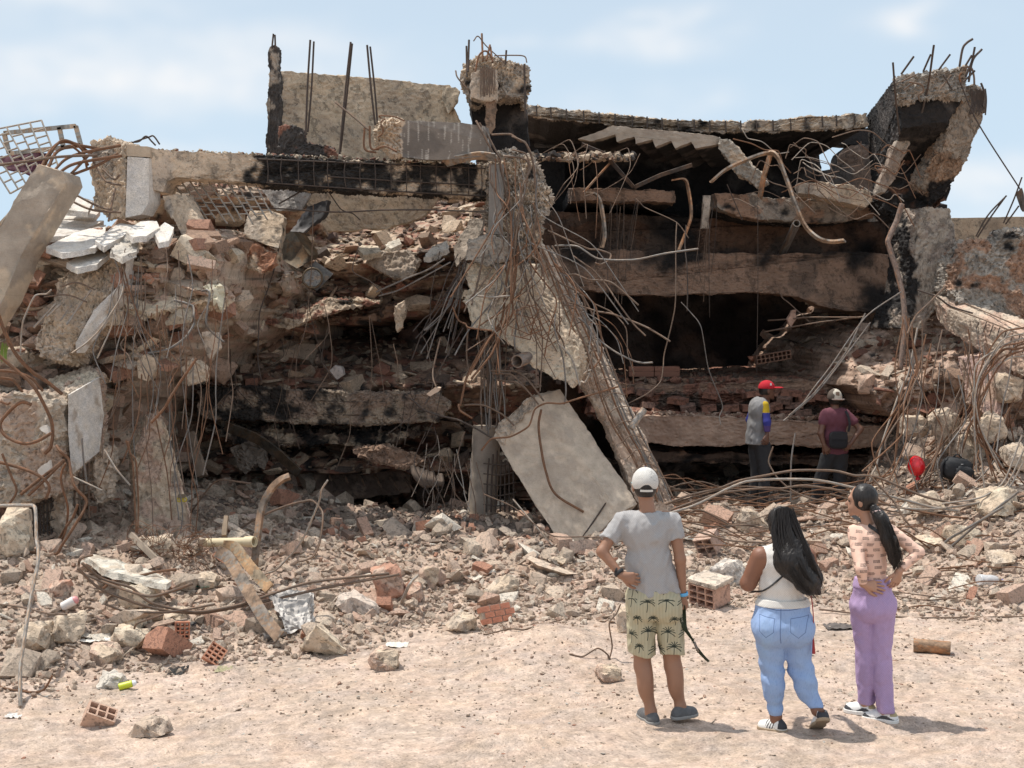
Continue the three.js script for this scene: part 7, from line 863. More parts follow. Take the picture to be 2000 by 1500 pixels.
function shoeField(heel, toe, w, h, lift = 0) { // foot from heel to toe on the ground
  const d = toe.clone().sub(heel), L = d.length(); d.normalize(); const m = heel.clone().lerp(toe, 0.62), f = join([cone(heel.clone().setY(heel.y + h * 0.5), toe.clone().setY(toe.y + h * 0.34), w * 0.80, w * 0.78), cone(m.clone().setY(m.y + h * 0.42), toe.clone().addScaledVector(d, -w * 0.5).setY(toe.y + h * 0.3), w * 0.98, w * 0.9), cone(heel.clone().setY(heel.y + h * 0.4), heel.clone().addScaledVector(d, L * 0.16).setY(heel.y + h), w * 0.82, w * 0.72)], 0.03);
  return f;
}
const Y = (f, y0, y1) => (x, y, z) => Math.max(f(x, y, z), y0 - y, y - y1);
function makePerson(cfg) {
  const { label, d, px0, k, base, skin } = cfg, t = thing('person', label, 'person'); t.position.copy(base);
  const L = (px, py, z = 0) => V((px - px0) / k, (cfg.py0 - py) / k, z);
  const J2 = cfg.joints(L), S = cfg.size || 1, res = cfg.res || 0.009;
  // skeleton fields
  const arm = (n, g = 0) => { const [a, b, c] = [J2[n + 'Shoulder'], J2[n + 'Elbow'], J2[n + 'Wrist']], r = cfg.armR || [0.048, 0.038, 0.026]; return join([cone(a, b, r[0] + g, r[1] + g), cone(b, c, r[1] + 0.002 + g, r[2] + g)], 0.02); };
  const leg = (n, g = 0) => { const [a, b, c] = [J2[n + 'Hip'], J2[n + 'Knee'], J2[n + 'Ankle']], r = cfg.legR || [0.082, 0.055, 0.038]; const calf = b.clone().lerp(c, 0.3); calf.z += 0.018; return join([cone(a, b, r[0] + g, r[1] + g), cone(b, c, r[1] - 0.006 + g, r[2] + g), ell(calf, V(r[1] * 0.98 + g, 0.13, r[1] * 0.98 + g))], 0.03); };
  const torso = (g = 0) => { const T = cfg.torso; return join([...T.map(([px, py, z, rx, ry, rz, yaw]) => ell(L(px, py, z), V(rx + g, ry + g, rz + g), yaw || 0)), cone(J2.lShoulder.clone().lerp(J2.rShoulder, 0.08), J2.rShoulder.clone().lerp(J2.lShoulder, 0.08), (cfg.shoulderR || 0.05) + g, (cfg.shoulderR || 0.05) + g)], 0.05); };
  const neck = cone(J2.neck, J2.head.clone().add(V(0, -0.03, 0)), cfg.neckR || 0.052, (cfg.neckR || 0.052) * 0.92);
  const hf = headField(J2.head, cfg.yaw || 0, S, cfg.pitch || 0);
  const feet = ['l', 'r'].map(n => cone(J2[n + 'Ankle'], J2[n + 'Heel'].clone().lerp(J2[n + 'Toe'], 0.35).setY(J2[n + 'Heel'].y + 0.04), 0.036, 0.03));
  const body = join([torso(-0.006), neck, arm('l'), arm('r'), leg('l'), leg('r'), ...feet], 0.03);
  const all = Object.values(J2), bb = boundsOf(all, 0.16); let g = nets((x, y, z) => body(x, y, z), bb.min, bb.max, res * 1.15);
  const st = skinTone(skin), parts = [clothe(g, 1, [0, 0], st)];
  const hb = boundsOf([J2.head], 0.17); parts.push(clothe(nets((x, y, z) => smin(hf(x, y, z), neck(x, y, z), 0.025), V(hb.min.x, J2.head.y - 0.125 * S, hb.min.z), hb.max, 0.0055), 1, [0, 0], st));
  for (const h of cfg.hands ? cfg.hands(J2) : []) { const H = handField(...h); parts.push(clothe(nets(H.f, H.box.min, H.box.max, 0.004), 1, [0, 0], st)); }
  const bm = part('body', mergeGeometries(parts), MP.skin, t);
  for (const s of [-1, 1]) { const e = new THREE.SphereGeometry(0.011 * S, 10, 8), m = part('eye', e, MP.eye, bm); m.position.copy(J2.head).add(turn(V(s * 0.032, 0.0, -0.079).multiplyScalar(S), cfg.yaw || 0)); }
  const api = { t, L, J: J2, arm, leg, torso, neck, hf, body, res, k,
    wear(name, f, box, cell, color, mat = MP.cloth, uv = [1, [0, 0]], parent = t) { return part(name, clothe(nets(f, box.min, box.max, cell), uv[0], uv[1], color), mat, parent); } };
  cfg.dress(api); return t;
}
const fold = (x, y, z, a, s = 1) => a * (0.7 * fbm(x * 7 * s + 3, y * 4.5 * s + x * 3, z * 7 * s, 3) + 0.5 * Math.abs(n3(x * 9 * s, y * 6 * s - x * 5, z * 8 * s)));
const box = (a, b) => new THREE.Box3(V(Math.min(a.x, b.x), Math.min(a.y, b.y), Math.min(a.z, b.z)), V(Math.max(a.x, b.x), Math.max(a.y, b.y), Math.max(a.z, b.z)));
const padBox = (pts, p) => boundsOf(pts, p);
const strands = (x, y, z, a) => a * (0.5 * n3(x * 60, y * 2.5, z * 60) + 0.4 * n3(x * 110, y * 3, z * 110)) + a * 0.5 * n3(x * 18, y * 2, z * 18);
const hairCol = (x, y, z) => { const v = 0.016 + 0.008 * n3(x * 70, y * 3, z * 70); return [v * 1.15, v * 0.95, v * 0.85]; };
// loose strands laid along paths over a hair mass
function lock(parent, paths, n, w, seed) { const r = rng(seed), parts = []; for (let i = 0; i < n; i++) { const p = paths[Math.floor(r() * paths.length)], o = V((r() - 0.5) * w, (r() - 0.5) * 0.02, (r() - 0.5) * w * 0.5), e = 0.75 + 0.3 * r(); const pts = p.map((q, k) => q.clone().add(o.clone().multiplyScalar(1 - 0.35 * k / p.length)).add(V((r() - 0.5) * 0.012, 0, (r() - 0.5) * 0.012 + 0.006))); const c = new THREE.CatmullRomCurve3(pts).getPoints(12).filter((_, k) => k / 12 <= e); parts.push(bar(c, 0.0026, { smooth: 0, radial: 4, taper: 0.3 })); } const g = mergeGeometries(parts); const a = new Float32Array(g.attributes.position.count * 3); for (let i = 0; i < a.length; i += 3) { const v = 0.014 + 0.012 * ((i * 7919 % 977) / 977); a[i] = v * 1.2; a[i + 1] = v; a[i + 2] = v * 0.9; } g.setAttribute('color', new THREE.BufferAttribute(a, 3)); const m = part('hair_strands', g, MP.hair, parent); m.userData = { kind: 'stuff' }; return m; }
const canvasTex = (w, h, draw) => { const c = document.createElement('canvas'); c.width = w; c.height = h; draw(c.getContext('2d'), w, h); const t = new THREE.CanvasTexture(c); t.colorSpace = THREE.SRGBColorSpace; t.wrapS = t.wrapT = THREE.RepeatWrapping; return t; };
const rad = d => d * Math.PI / 180;
function shoes(A, col, sole, mat, w = 0.045, h = 0.075, soleH = 0.026, extra) { for (const n of ['l', 'r']) { const a = A.J[n + 'Heel'], b = A.J[n + 'Toe'], f = shoeField(a, b, w, h), bx = padBox([a, b, b.clone().setY(b.y + h)], w + 0.03); bx.min.y = Math.min(a.y, b.y) - 0.02; const slope = (x, z) => { const dx = b.x - a.x, dz = b.z - a.z, t = clamp(((x - a.x) * dx + (z - a.z) * dz) / (dx * dx + dz * dz), -0.3, 1.3); return lerp(a.y, b.y, t); }; const m = A.wear('shoe', (x, y, z) => Math.max(f(x, y, z), slope(x, z) + soleH * 0.8 - y), bx, 0.0045, (x, y, z) => col(x, y, z, a, b), mat); A.wear('sole', (x, y, z) => Math.max(f(x, Math.max(y, slope(x, z) + soleH), z) - 0.005, slope(x, z) - y, y - slope(x, z) - soleH), bx, 0.0045, sole, MP.shoe, [1, [0, 0]], m); } }
const gy = (x, d) => groundY(x, -d);
const stand = (px, d) => { const x = X(px, d); return V(x, gy(x, d), -d); };
// --- man in grey T-shirt
makePerson({
  label: 'man in grey T-shirt, palm print shorts and backward white cap, one hand on hip', d: 8.9, px0: 1290, k: FOCAL / 8.9, py0: 1416, base: stand(1290, 8.9), skin: [0.30, 0.155, 0.095], yaw: -0.12,
  joints: L => ({ head: L(1262, 951, -0.02), neck: L(1266, 996, 0), lShoulder: L(1213, 1018, 0), rShoulder: L(1318, 1020, 0), lElbow: L(1176, 1075, 0.07), lWrist: L(1212, 1118, 0.13), rElbow: L(1330, 1092, 0.03), rWrist: L(1337, 1166, 0), lHip: L(1257, 1195, 0), rHip: L(1307, 1195, 0), lKnee: L(1258, 1308, -0.01), rKnee: L(1318, 1308, -0.01), lAnkle: L(1275, 1398, 0.02), rAnkle: L(1334, 1390, 0.0), lHeel: L(1278, 1418, 0.05), lToe: L(1262, 1418, -0.11), rHeel: L(1327, 1410, 0.02), rToe: L(1358, 1408, -0.02) }),
  torso: [[1265, 1040, 0, 0.165, 0.14, 0.105], [1268, 1100, 0.0, 0.148, 0.14, 0.098], [1276, 1165, 0.0, 0.16, 0.12, 0.108], [1258, 1190, 0.045, 0.082, 0.09, 0.075], [1306, 1190, 0.045, 0.082, 0.09, 0.075]], shoulderR: 0.052, armR: [0.046, 0.036, 0.024], legR: [0.085, 0.056, 0.036],
  hands: J => [[J.lWrist, V(0.9, -0.25, 0.1), V(-0.1, 0.1, 1), 1, 0.75, 0.95], [J.rWrist, V(0.02, -1, 0), V(0.6, 0, 0.8), -1, 1.1, 0.95]],
  dress(A) {
    const { L, J } = A, ts = A.torso(0.012), sl = cone(J.lShoulder.clone().add(V(0, 0.004, 0)), J.lShoulder.clone().lerp(J.lElbow, 0.72), 0.060, 0.066), sr = cone(J.rShoulder.clone().add(V(0, 0.004, 0)), J.rShoulder.clone().lerp(J.rElbow, 0.52), 0.060, 0.066), hem = cone(L(1272, 1100), L(1278, 1160), 0.155, 0.178);
    const cutL = J.lElbow.clone().sub(J.lShoulder).normalize(), cl = J.lShoulder.clone().lerp(J.lElbow, 0.66), cutR = J.rElbow.clone().sub(J.rShoulder).normalize(), cr = J.rShoulder.clone().lerp(J.rElbow, 0.47);
    const drape = (x, y, z) => 0.007 * Math.sin(x * 42 + 3 * n3(x * 3, y * 2, z * 3) + y * 4) * sstep(L(0, 1060).y, L(0, 1150).y, y);
    const tee = (x, y, z) => { const s1 = Math.max(sl(x, y, z), (x - cl.x) * cutL.x + (y - cl.y) * cutL.y + (z - cl.z) * cutL.z), s2 = Math.max(sr(x, y, z), (x - cr.x) * cutR.x + (y - cr.y) * cutR.y + (z - cr.z) * cutR.z); let d = smin(ts(x, y, z), (() => { const q = hem(x, y, z * 1.42); return q; })(), 0.03); d = smin(smin(d, s1, 0.02), s2, 0.02); const nk = Math.hypot(x - J.neck.x, (y - J.neck.y - 0.03) * 1.0, z) - 0.068; return Math.max(d + fold(x, y, z, 0.020) + drape(x, y, z), (cfgHem(x) - y), -nk); };
    const cfgHem = x => L(0, 1161).y + 0.02 * Math.sin((x + 0.05) * 16) - 0.05 * (x < -0.12 ? (x + 0.12) * 2 : 0);
    A.wear('tshirt', tee, padBox([L(1180, 990, 0.16), L(1355, 1165, -0.16)], 0.04), 0.0075, (x, y, z) => { const v = 0.42 + 0.012 * fbm(x * 60, y * 60, z * 60, 2); return [v * 1.0, v * 0.97, v * 0.955]; });
    const palms = canvasTex(1024, 1024, (c, w, h) => { c.fillStyle = '#aea68c'; c.fillRect(0, 0, w, h); const r = rng(3); for (let i = 0; i < 90; i++) { c.strokeStyle = i % 2 ? 'rgba(110,110,70,0.20)' : 'rgba(235,222,180,0.25)'; c.lineWidth = 2; c.beginPath(); const x = i * 11.5; c.moveTo(x, 0); c.lineTo(x, h); c.stroke(); } for (let i = 0; i < 72; i++) { const x = (i % 8) * 128 + (Math.floor(i / 8) % 2) * 64 + r() * 40, y = Math.floor(i / 8) * 116 + r() * 40, s = 34 + 26 * r(); c.strokeStyle = c.fillStyle = 'rgba(40,46,38,0.9)'; c.lineWidth = 5; c.beginPath(); c.moveTo(x, y); c.quadraticCurveTo(x + 5, y + s * 0.7, x - 4, y + s * 1.35); c.stroke(); for (let q = 0; q < 9; q++) { const a = -3.4 + q * 0.46 + r() * 0.15; c.lineWidth = 6; c.beginPath(); c.moveTo(x, y); c.quadraticCurveTo(x + Math.cos(a) * s * 0.6, y + Math.sin(a) * s * 0.6 - 6, x + Math.cos(a) * s, y + Math.sin(a) * s + 14); c.stroke(); } } });
    const thL = cone(J.lHip.clone().add(V(-0.01, 0.02, 0)), J.lKnee.clone().add(V(0.004, 0.06, 0)), 0.105, 0.096), thR = cone(J.rHip.clone().add(V(0.0, 0.02, 0)), J.rKnee.clone().add(V(-0.002, 0.06, 0)), 0.102, 0.090), pel = A.torso(0.022);
    const yb = L(0, 1282).y; A.wear('shorts', (x, y, z) => Math.max(smin(smin(Math.max(pel(x, y, z), y - L(0, 1148).y), thL(x, y, z), 0.012), thR(x, y, z), 0.008) + fold(x, y, z, 0.018) + 0.006 * Math.sin(x * 55 + y * 6) * sstep(L(0, 1170).y, L(0, 1270).y, y), yb - y + 0.012 * Math.sin(x * 20), y - L(0, 1146).y), padBox([L(1212, 1146, 0.17), L(1342, 1284, -0.17)], 0.04), 0.0075, null, std({ map: palms, roughness: 0.9 }), [1.05, [0.2, 0.1]]);
    // cap: crown, back opening with strap, peak forward
    const H = J.head, cr2 = ell(H.clone().add(V(0, 0.034, 0.004)), V(0.089, 0.100, 0.108)), inn = ell(H.clone().add(V(0, 0.034, 0.004)), V(0.083, 0.094, 0.102)), capc = (x, y, z) => { const s = Math.abs(Math.sin(6 * Math.atan2(x - H.x, z - H.z) / 2)); const v = 0.66 - 0.05 * (s < 0.05 ? 1 : 0); return [v, v * 0.965, v * 0.90]; };
    const cap = A.wear('cap', (x, y, z) => { const op = Math.hypot((x - H.x) * 1.0, y - (H.y - 0.012)) - 0.038; return Math.max(cr2(x, y, z), -inn(x, y, z), H.y - 0.008 - y - 0.06 * Math.max(0, z - H.z) * 0, z > H.z ? -op : -1, (H.y - 0.02) - y); }, padBox([H.clone().add(V(-0.1, -0.03, -0.12)), H.clone().add(V(0.1, 0.14, 0.12))], 0.015), 0.0042, capc);
    const vis = ell(H.clone().add(V(-0.012, 0.012, -0.12)), V(0.072, 0.012, 0.075)); A.wear('peak', vis, padBox([H.clone().add(V(-0.1, -0.01, -0.2)), H.clone().add(V(0.08, 0.03, -0.04))], 0.01), 0.0045, [0.30, 0.46, 0.48], MP.cloth, [1, [0, 0]], cap);
    part('strap', strap([-1, -0.5, 0, 0.5, 1].map(s => H.clone().add(V(Math.sin(s * 0.5) * 0.088, -0.014, Math.cos(s * 0.5) * 0.106 + 0.004))), 0.007, 0.002, V(0, 1, 0)), std({ color: new THREE.Color().setRGB(0.6, 0.57, 0.52), roughness: 0.8 }), cap); const bt = new THREE.SphereGeometry(0.006, 8, 6); bt.translate(H.x, H.y + 0.136, H.z + 0.004); part('button', bt, std({ color: new THREE.Color().setRGB(0.1, 0.1, 0.14) }), cap);
    const hs = ell(H.clone().add(V(0, 0.008, 0.010)), V(0.078, 0.10, 0.098)); A.wear('hair', (x, y, z) => Math.max(hs(x, y, z) + strands(x, y, z, 0.0015), (H.y - 0.062 + 0.3 * Math.max(0, H.z + 0.03 - z)) - y, y - H.y - 0.05), padBox([H.clone().add(V(-0.1, -0.09, -0.1)), H.clone().add(V(0.1, 0.07, 0.12))], 0.01), 0.0045, hairCol, MP.hair);
    const wl = J.lWrist.clone().lerp(J.lElbow, 0.12), wr = J.rWrist.clone().lerp(J.rElbow, 0.05); const ring = (p, q, R, r, m, n) => { const g = new THREE.TorusGeometry(R, r, 10, 26); g.scale(1, 1, 2); g.applyQuaternion(new THREE.Quaternion().setFromUnitVectors(V(0, 0, 1), q.clone().normalize())); g.translate(p.x, p.y, p.z); return part(n, g, m, A.t); };
    const w = ring(wl, J.lWrist.clone().sub(J.lElbow), 0.030, 0.0065, MP.black, 'watch'); ring(wr, J.rWrist.clone().sub(J.rElbow), 0.031, 0.006, std({ color: new THREE.Color().setRGB(0.12, 0.42, 0.72), roughness: 0.5 }), 'wristband'); const fc = new THREE.CylinderGeometry(0.018, 0.018, 0.01, 16); fc.rotateZ(1.2); fc.translate(wl.x - 0.022, wl.y + 0.018, wl.z + 0.012); part('watch_face', fc, MP.black, w);
    shoes(A, (x, y, z, a, b) => { const v = 0.10 + 0.03 * fbm(x * 30, y * 30, z * 30, 2); return [v, v, v * 1.02]; }, [0.26, 0.25, 0.235], MP.shoe, 0.046, 0.065, 0.022);
  }
});
{ // strap hanging from his hand
  const t = thing('camouflage_strap', 'camouflage patterned strap with metal clip hanging from the hand of the man in grey', 'strap'); const d = 8.86, tx = canvasTex(128, 128, (c, w, h) => { c.fillStyle = '#26301c'; c.fillRect(0, 0, w, h); const r = rng(9); for (let i = 0; i < 60; i++) { c.fillStyle = ['#4c6a2c', '#14160f', '#5a5648', '#1f2a16', '#85906a'][i % 5]; c.beginPath(); c.ellipse(r() * w, r() * h, 4 + 12 * r(), 3 + 8 * r(), r() * 3, 0, 7); c.fill(); } });
  const sm2 = std({ map: tx, roughness: 0.85 }); part('band', strap([[1331, 1180, d], [1327, 1200, d - 0.02], [1334, 1222, d], [1346, 1240, d + 0.02], [1356, 1256, d]], 0.012, 0.003, u => V(Math.cos(u * 5), 0.2, Math.sin(u * 5)), 0.5, 10), sm2, t); part('band', strap([[1337, 1182, d + 0.03], [1337, 1205, d + 0.03], [1340, 1226, d + 0.02], [1354, 1252, d]], 0.011, 0.003, u => V(Math.sin(u * 4), 0.2, Math.cos(u * 4)), 0.5, 10), sm2, t);
  part('clip', bar([P(1356, 1254, d), P(1360, 1264, d), P(1366, 1272, d)], 0.009), M.grey, t); part('tail', strap([[1362, 1268, d], [1372, 1280, d], [1384, 1292, d]], 0.013, 0.004, u => V(0.8, 0.2, 0.5 + u), 0.5, 8), sm2, t); settle(t);
}
// --- woman with loose black hair
makePerson({
  label: 'woman in white tank top and blue jeans with very long loose black hair', d: 8.75, px0: 1540, k: FOCAL / 8.75, py0: 1432, base: stand(1540, 8.75), skin: [0.22, 0.10, 0.06], yaw: 0.35, size: 0.95,
  joints: L => ({ head: L(1531, 1024, -0.03), neck: L(1532, 1062, -0.01), lShoulder: L(1489, 1084, 0), rShoulder: L(1580, 1084, 0), lElbow: L(1468, 1140, -0.04), lWrist: L(1480, 1138, -0.27), rElbow: L(1597, 1138, -0.04), rWrist: L(1584, 1132, -0.27), lHip: L(1512, 1215, 0), rHip: L(1558, 1215, 0), lKnee: L(1515, 1310, -0.02), rKnee: L(1571, 1312, -0.03), lAnkle: L(1523, 1404, 0.0), rAnkle: L(1600, 1386, 0.07), lHeel: L(1532, 1434, 0.02), lToe: L(1500, 1434, -0.05), rHeel: L(1607, 1404, 0.13), rToe: L(1606, 1434, -0.05) }),
  torso: [[1534, 1098, 0, 0.150, 0.125, 0.12], [1533, 1140, -0.01, 0.145, 0.12, 0.125], [1534, 1185, 0.0, 0.165, 0.10, 0.125], [1534, 1222, 0.01, 0.185, 0.10, 0.13], [1509, 1226, 0.06, 0.098, 0.105, 0.095], [1560, 1226, 0.06, 0.098, 0.105, 0.095]], shoulderR: 0.056, armR: [0.062, 0.052, 0.03], legR: [0.114, 0.066, 0.034], neckR: 0.05,
  hands: J => [[J.lWrist, V(0.5, 0.1, -1), V(-0.8, 0.4, -0.2), 1, 0.6, 0.88], [J.rWrist, V(-0.5, 0.1, -1), V(0.8, 0.4, -0.2), -1, 0.6, 0.88]],
  dress(A) {
    const { L, J } = A, ts = A.torso(0.010), y0 = L(0, 1178).y;
    A.wear('tank_top', (x, y, z) => { const arml = Math.hypot(x - J.lShoulder.x + 0.028, (y - J.lShoulder.y + 0.012) * 0.72, (z) * 0.5) - 0.068, armr = Math.hypot(x - J.rShoulder.x - 0.028, (y - J.rShoulder.y + 0.012) * 0.72, (z) * 0.5) - 0.068, nk = Math.hypot(x - J.neck.x, (y - J.neck.y - 0.015) * 0.8, z * 0.6) - 0.058; return Math.max(ts(x, y, z) + fold(x, y, z, 0.009, 1.3), y0 - y, -arml, -armr, -nk); }, padBox([L(1470, 1060, 0.17), L(1605, 1180, -0.17)], 0.03), 0.0065, (x, y, z) => { const v = 0.74 + 0.02 * fbm(x * 30, y * 30, z * 30, 2); return [v, v * 0.96, v * 0.90]; });
    const jn = canvasTex(1024, 1024, (c, w, h) => { c.fillStyle = '#8ea6cc'; c.fillRect(0, 0, w, h); const r = rng(8); for (let i = 0; i < 9000; i++) { c.fillStyle = r() < 0.5 ? 'rgba(150,178,220,0.22)' : 'rgba(70,98,150,0.20)'; c.fillRect(r() * w, r() * h, 2, 6 + 10 * r()); } for (let i = 0; i < 26; i++) { c.fillStyle = 'rgba(172,194,226,0.07)'; c.beginPath(); c.ellipse(r() * w, r() * h, 30 + 60 * r(), 60 + 120 * r(), 0, 0, 7); c.fill(); }
      const X_ = x => (x + 0.5) * w, Y_ = y => h - y * h; c.strokeStyle = 'rgba(58,78,118,0.85)'; c.lineWidth = 3; for (const s of [-1, 1]) { const cx = s * 0.098 + (s < 0 ? -0.008 : 0.012); c.beginPath(); [[-0.055, 0.80], [0.055, 0.785], [0.052, 0.70], [0.0, 0.662], [-0.045, 0.70], [-0.055, 0.80]].forEach(([a, b], i) => { const q = [X_(cx + s * -a), Y_(b)]; i ? c.lineTo(...q) : c.moveTo(...q); }); c.stroke(); } c.lineWidth = 4; c.beginPath(); c.moveTo(X_(-0.17), Y_(0.86)); c.quadraticCurveTo(X_(0), Y_(0.815), X_(0.17), Y_(0.86)); c.stroke(); c.beginPath(); c.moveTo(X_(-0.012), Y_(0.87)); c.lineTo(X_(-0.008), Y_(0.62)); c.stroke(); });
    const lL = A.leg('l', 0.012), lR = A.leg('r', 0.012), pel = A.torso(0.016), yw = L(0, 1166).y; const aL = J.lAnkle, aR = J.rAnkle;
    const kneeW = (x, y, z) => 0.006 * Math.sin(y * 60 + x * 20) * Math.exp(-(((y - J.lKnee.y) / 0.10) ** 2)) + 0.005 * Math.sin(y * 75 + z * 30) * Math.exp(-(((y - aL.y - 0.06) / 0.08) ** 2));
    A.wear('jeans', (x, y, z) => Math.max(smin(smin(Math.max(pel(x, y, z), y - yw), lL(x, y, z), 0.03), lR(x, y, z), 0.014) + fold(x, y, z, 0.007, 1.4) + kneeW(x, y, z), y - yw, x < (aL.x + aR.x) / 2 || y > J.rKnee.y ? aL.y + 0.01 - y : aR.y + 0.012 - y + (z - aR.z) * 0.4), padBox([L(1462, 1166, 0.2), L(1625, 1415, -0.18)], 0.02), 0.0072, null, std({ map: jn, roughness: 0.85 }), [1, [0.5, 0]]);
    const bw = A.torso(0.021); A.wear('belt', (x, y, z) => Math.max(bw(x, y, z), L(0, 1180).y - y, y - L(0, 1166).y), padBox([L(1470, 1164, 0.18), L(1600, 1182, -0.18)], 0.02), 0.0055, [0.74, 0.71, 0.66]);
    const H = J.head, cap = ell(H.clone().add(V(0, 0.02, 0.012)), V(0.088, 0.108, 0.106)), fl = join([cone(H.clone().add(V(0.01, 0.0, 0.045)), L(1540, 1090, 0.10), 0.078, 0.098), cone(L(1540, 1085, 0.10), L(1575, 1130, 0.125), 0.095, 0.075), cone(L(1572, 1126, 0.12), L(1598, 1150, 0.10), 0.062, 0.018), cone(L(1560, 1060, 0.06), L(1592, 1120, 0.07), 0.06, 0.05)], 0.05);
    A.wear('hair', (x, y, z) => Math.max(smin(cap(x, y, z), fl(x, y, z * 1.0) , 0.03) + strands(x * 0.9 - y * 0.35, y, z, 0.0065), -(z - H.z + 0.045 + 0.4 * Math.max(0, y - H.y))), padBox([L(1480, 978, -0.1), L(1625, 1180, 0.24)], 0.02), 0.0052, hairCol, MP.hair);
    const hp = (a) => a.map(q => L(...q)); lock(A.t, [hp([[1522, 990, 0.05], [1512, 1030, 0.09], [1520, 1075, 0.16], [1545, 1115, 0.19], [1570, 1150, 0.19]]), hp([[1532, 986, 0.06], [1535, 1030, 0.10], [1550, 1080, 0.18], [1572, 1120, 0.19], [1596, 1152, 0.15]]), hp([[1540, 988, 0.05], [1556, 1030, 0.09], [1575, 1080, 0.14], [1592, 1120, 0.13], [1604, 1150, 0.10]]), hp([[1526, 988, 0.06], [1524, 1040, 0.11], [1536, 1090, 0.19], [1558, 1125, 0.20], [1584, 1158, 0.17]])], 320, 0.05, 12);
    // strap over the back and thin red cord with tassel
    const surfZ = (x, y) => { let z = 0.24; for (let i = 0; i < 200; i++) { if (ts(x, y, z) < 0) break; z -= 0.002; } return z; }; const sp3 = [[1548, 1092], [1530, 1112], [1510, 1132], [1492, 1150], [1480, 1164]].map(([a, b]) => { const q = L(a, b); q.z = surfZ(q.x, q.y) + 0.004; return q; }); part('bag_strap', strap(sp3, 0.006, 0.0025, V(0.6, 0.8, 0)), MP.black, A.t);
    const rm = std({ color: new THREE.Color().setRGB(0.32, 0.03, 0.03), roughness: 0.7 }); part('red_cord', bar([L(1578, 1135, 0.13), L(1584, 1170, 0.12), L(1588, 1200, 0.10), L(1590, 1245, 0.08)], 0.0035), rm, A.t); part('tassel', bar([L(1590, 1245, 0.08), L(1591, 1272, 0.08)], 0.006, { taper: 1.9, radial: 8 }), rm, A.t);
    shoes(A, (x, y, z, a, b) => { const dx = b.x - a.x, dz = b.z - a.z, l2 = dx * dx + dz * dz, u = ((x - a.x) * dx + (z - a.z) * dz) / l2, h = y - a.y; if (u < 0.06 && h > 0.03) return [0.03, 0.03, 0.035]; const s = (u + h * 2.2); return u > 0.25 && u < 0.72 && h > 0.025 && h < 0.075 && (s * 7.5) % 1 < 0.45 ? [0.03, 0.03, 0.035] : [0.76, 0.74, 0.70]; }, (x, y, z) => [0.36, 0.27, 0.18], MP.shoe, 0.042, 0.07, 0.024);
  }
});
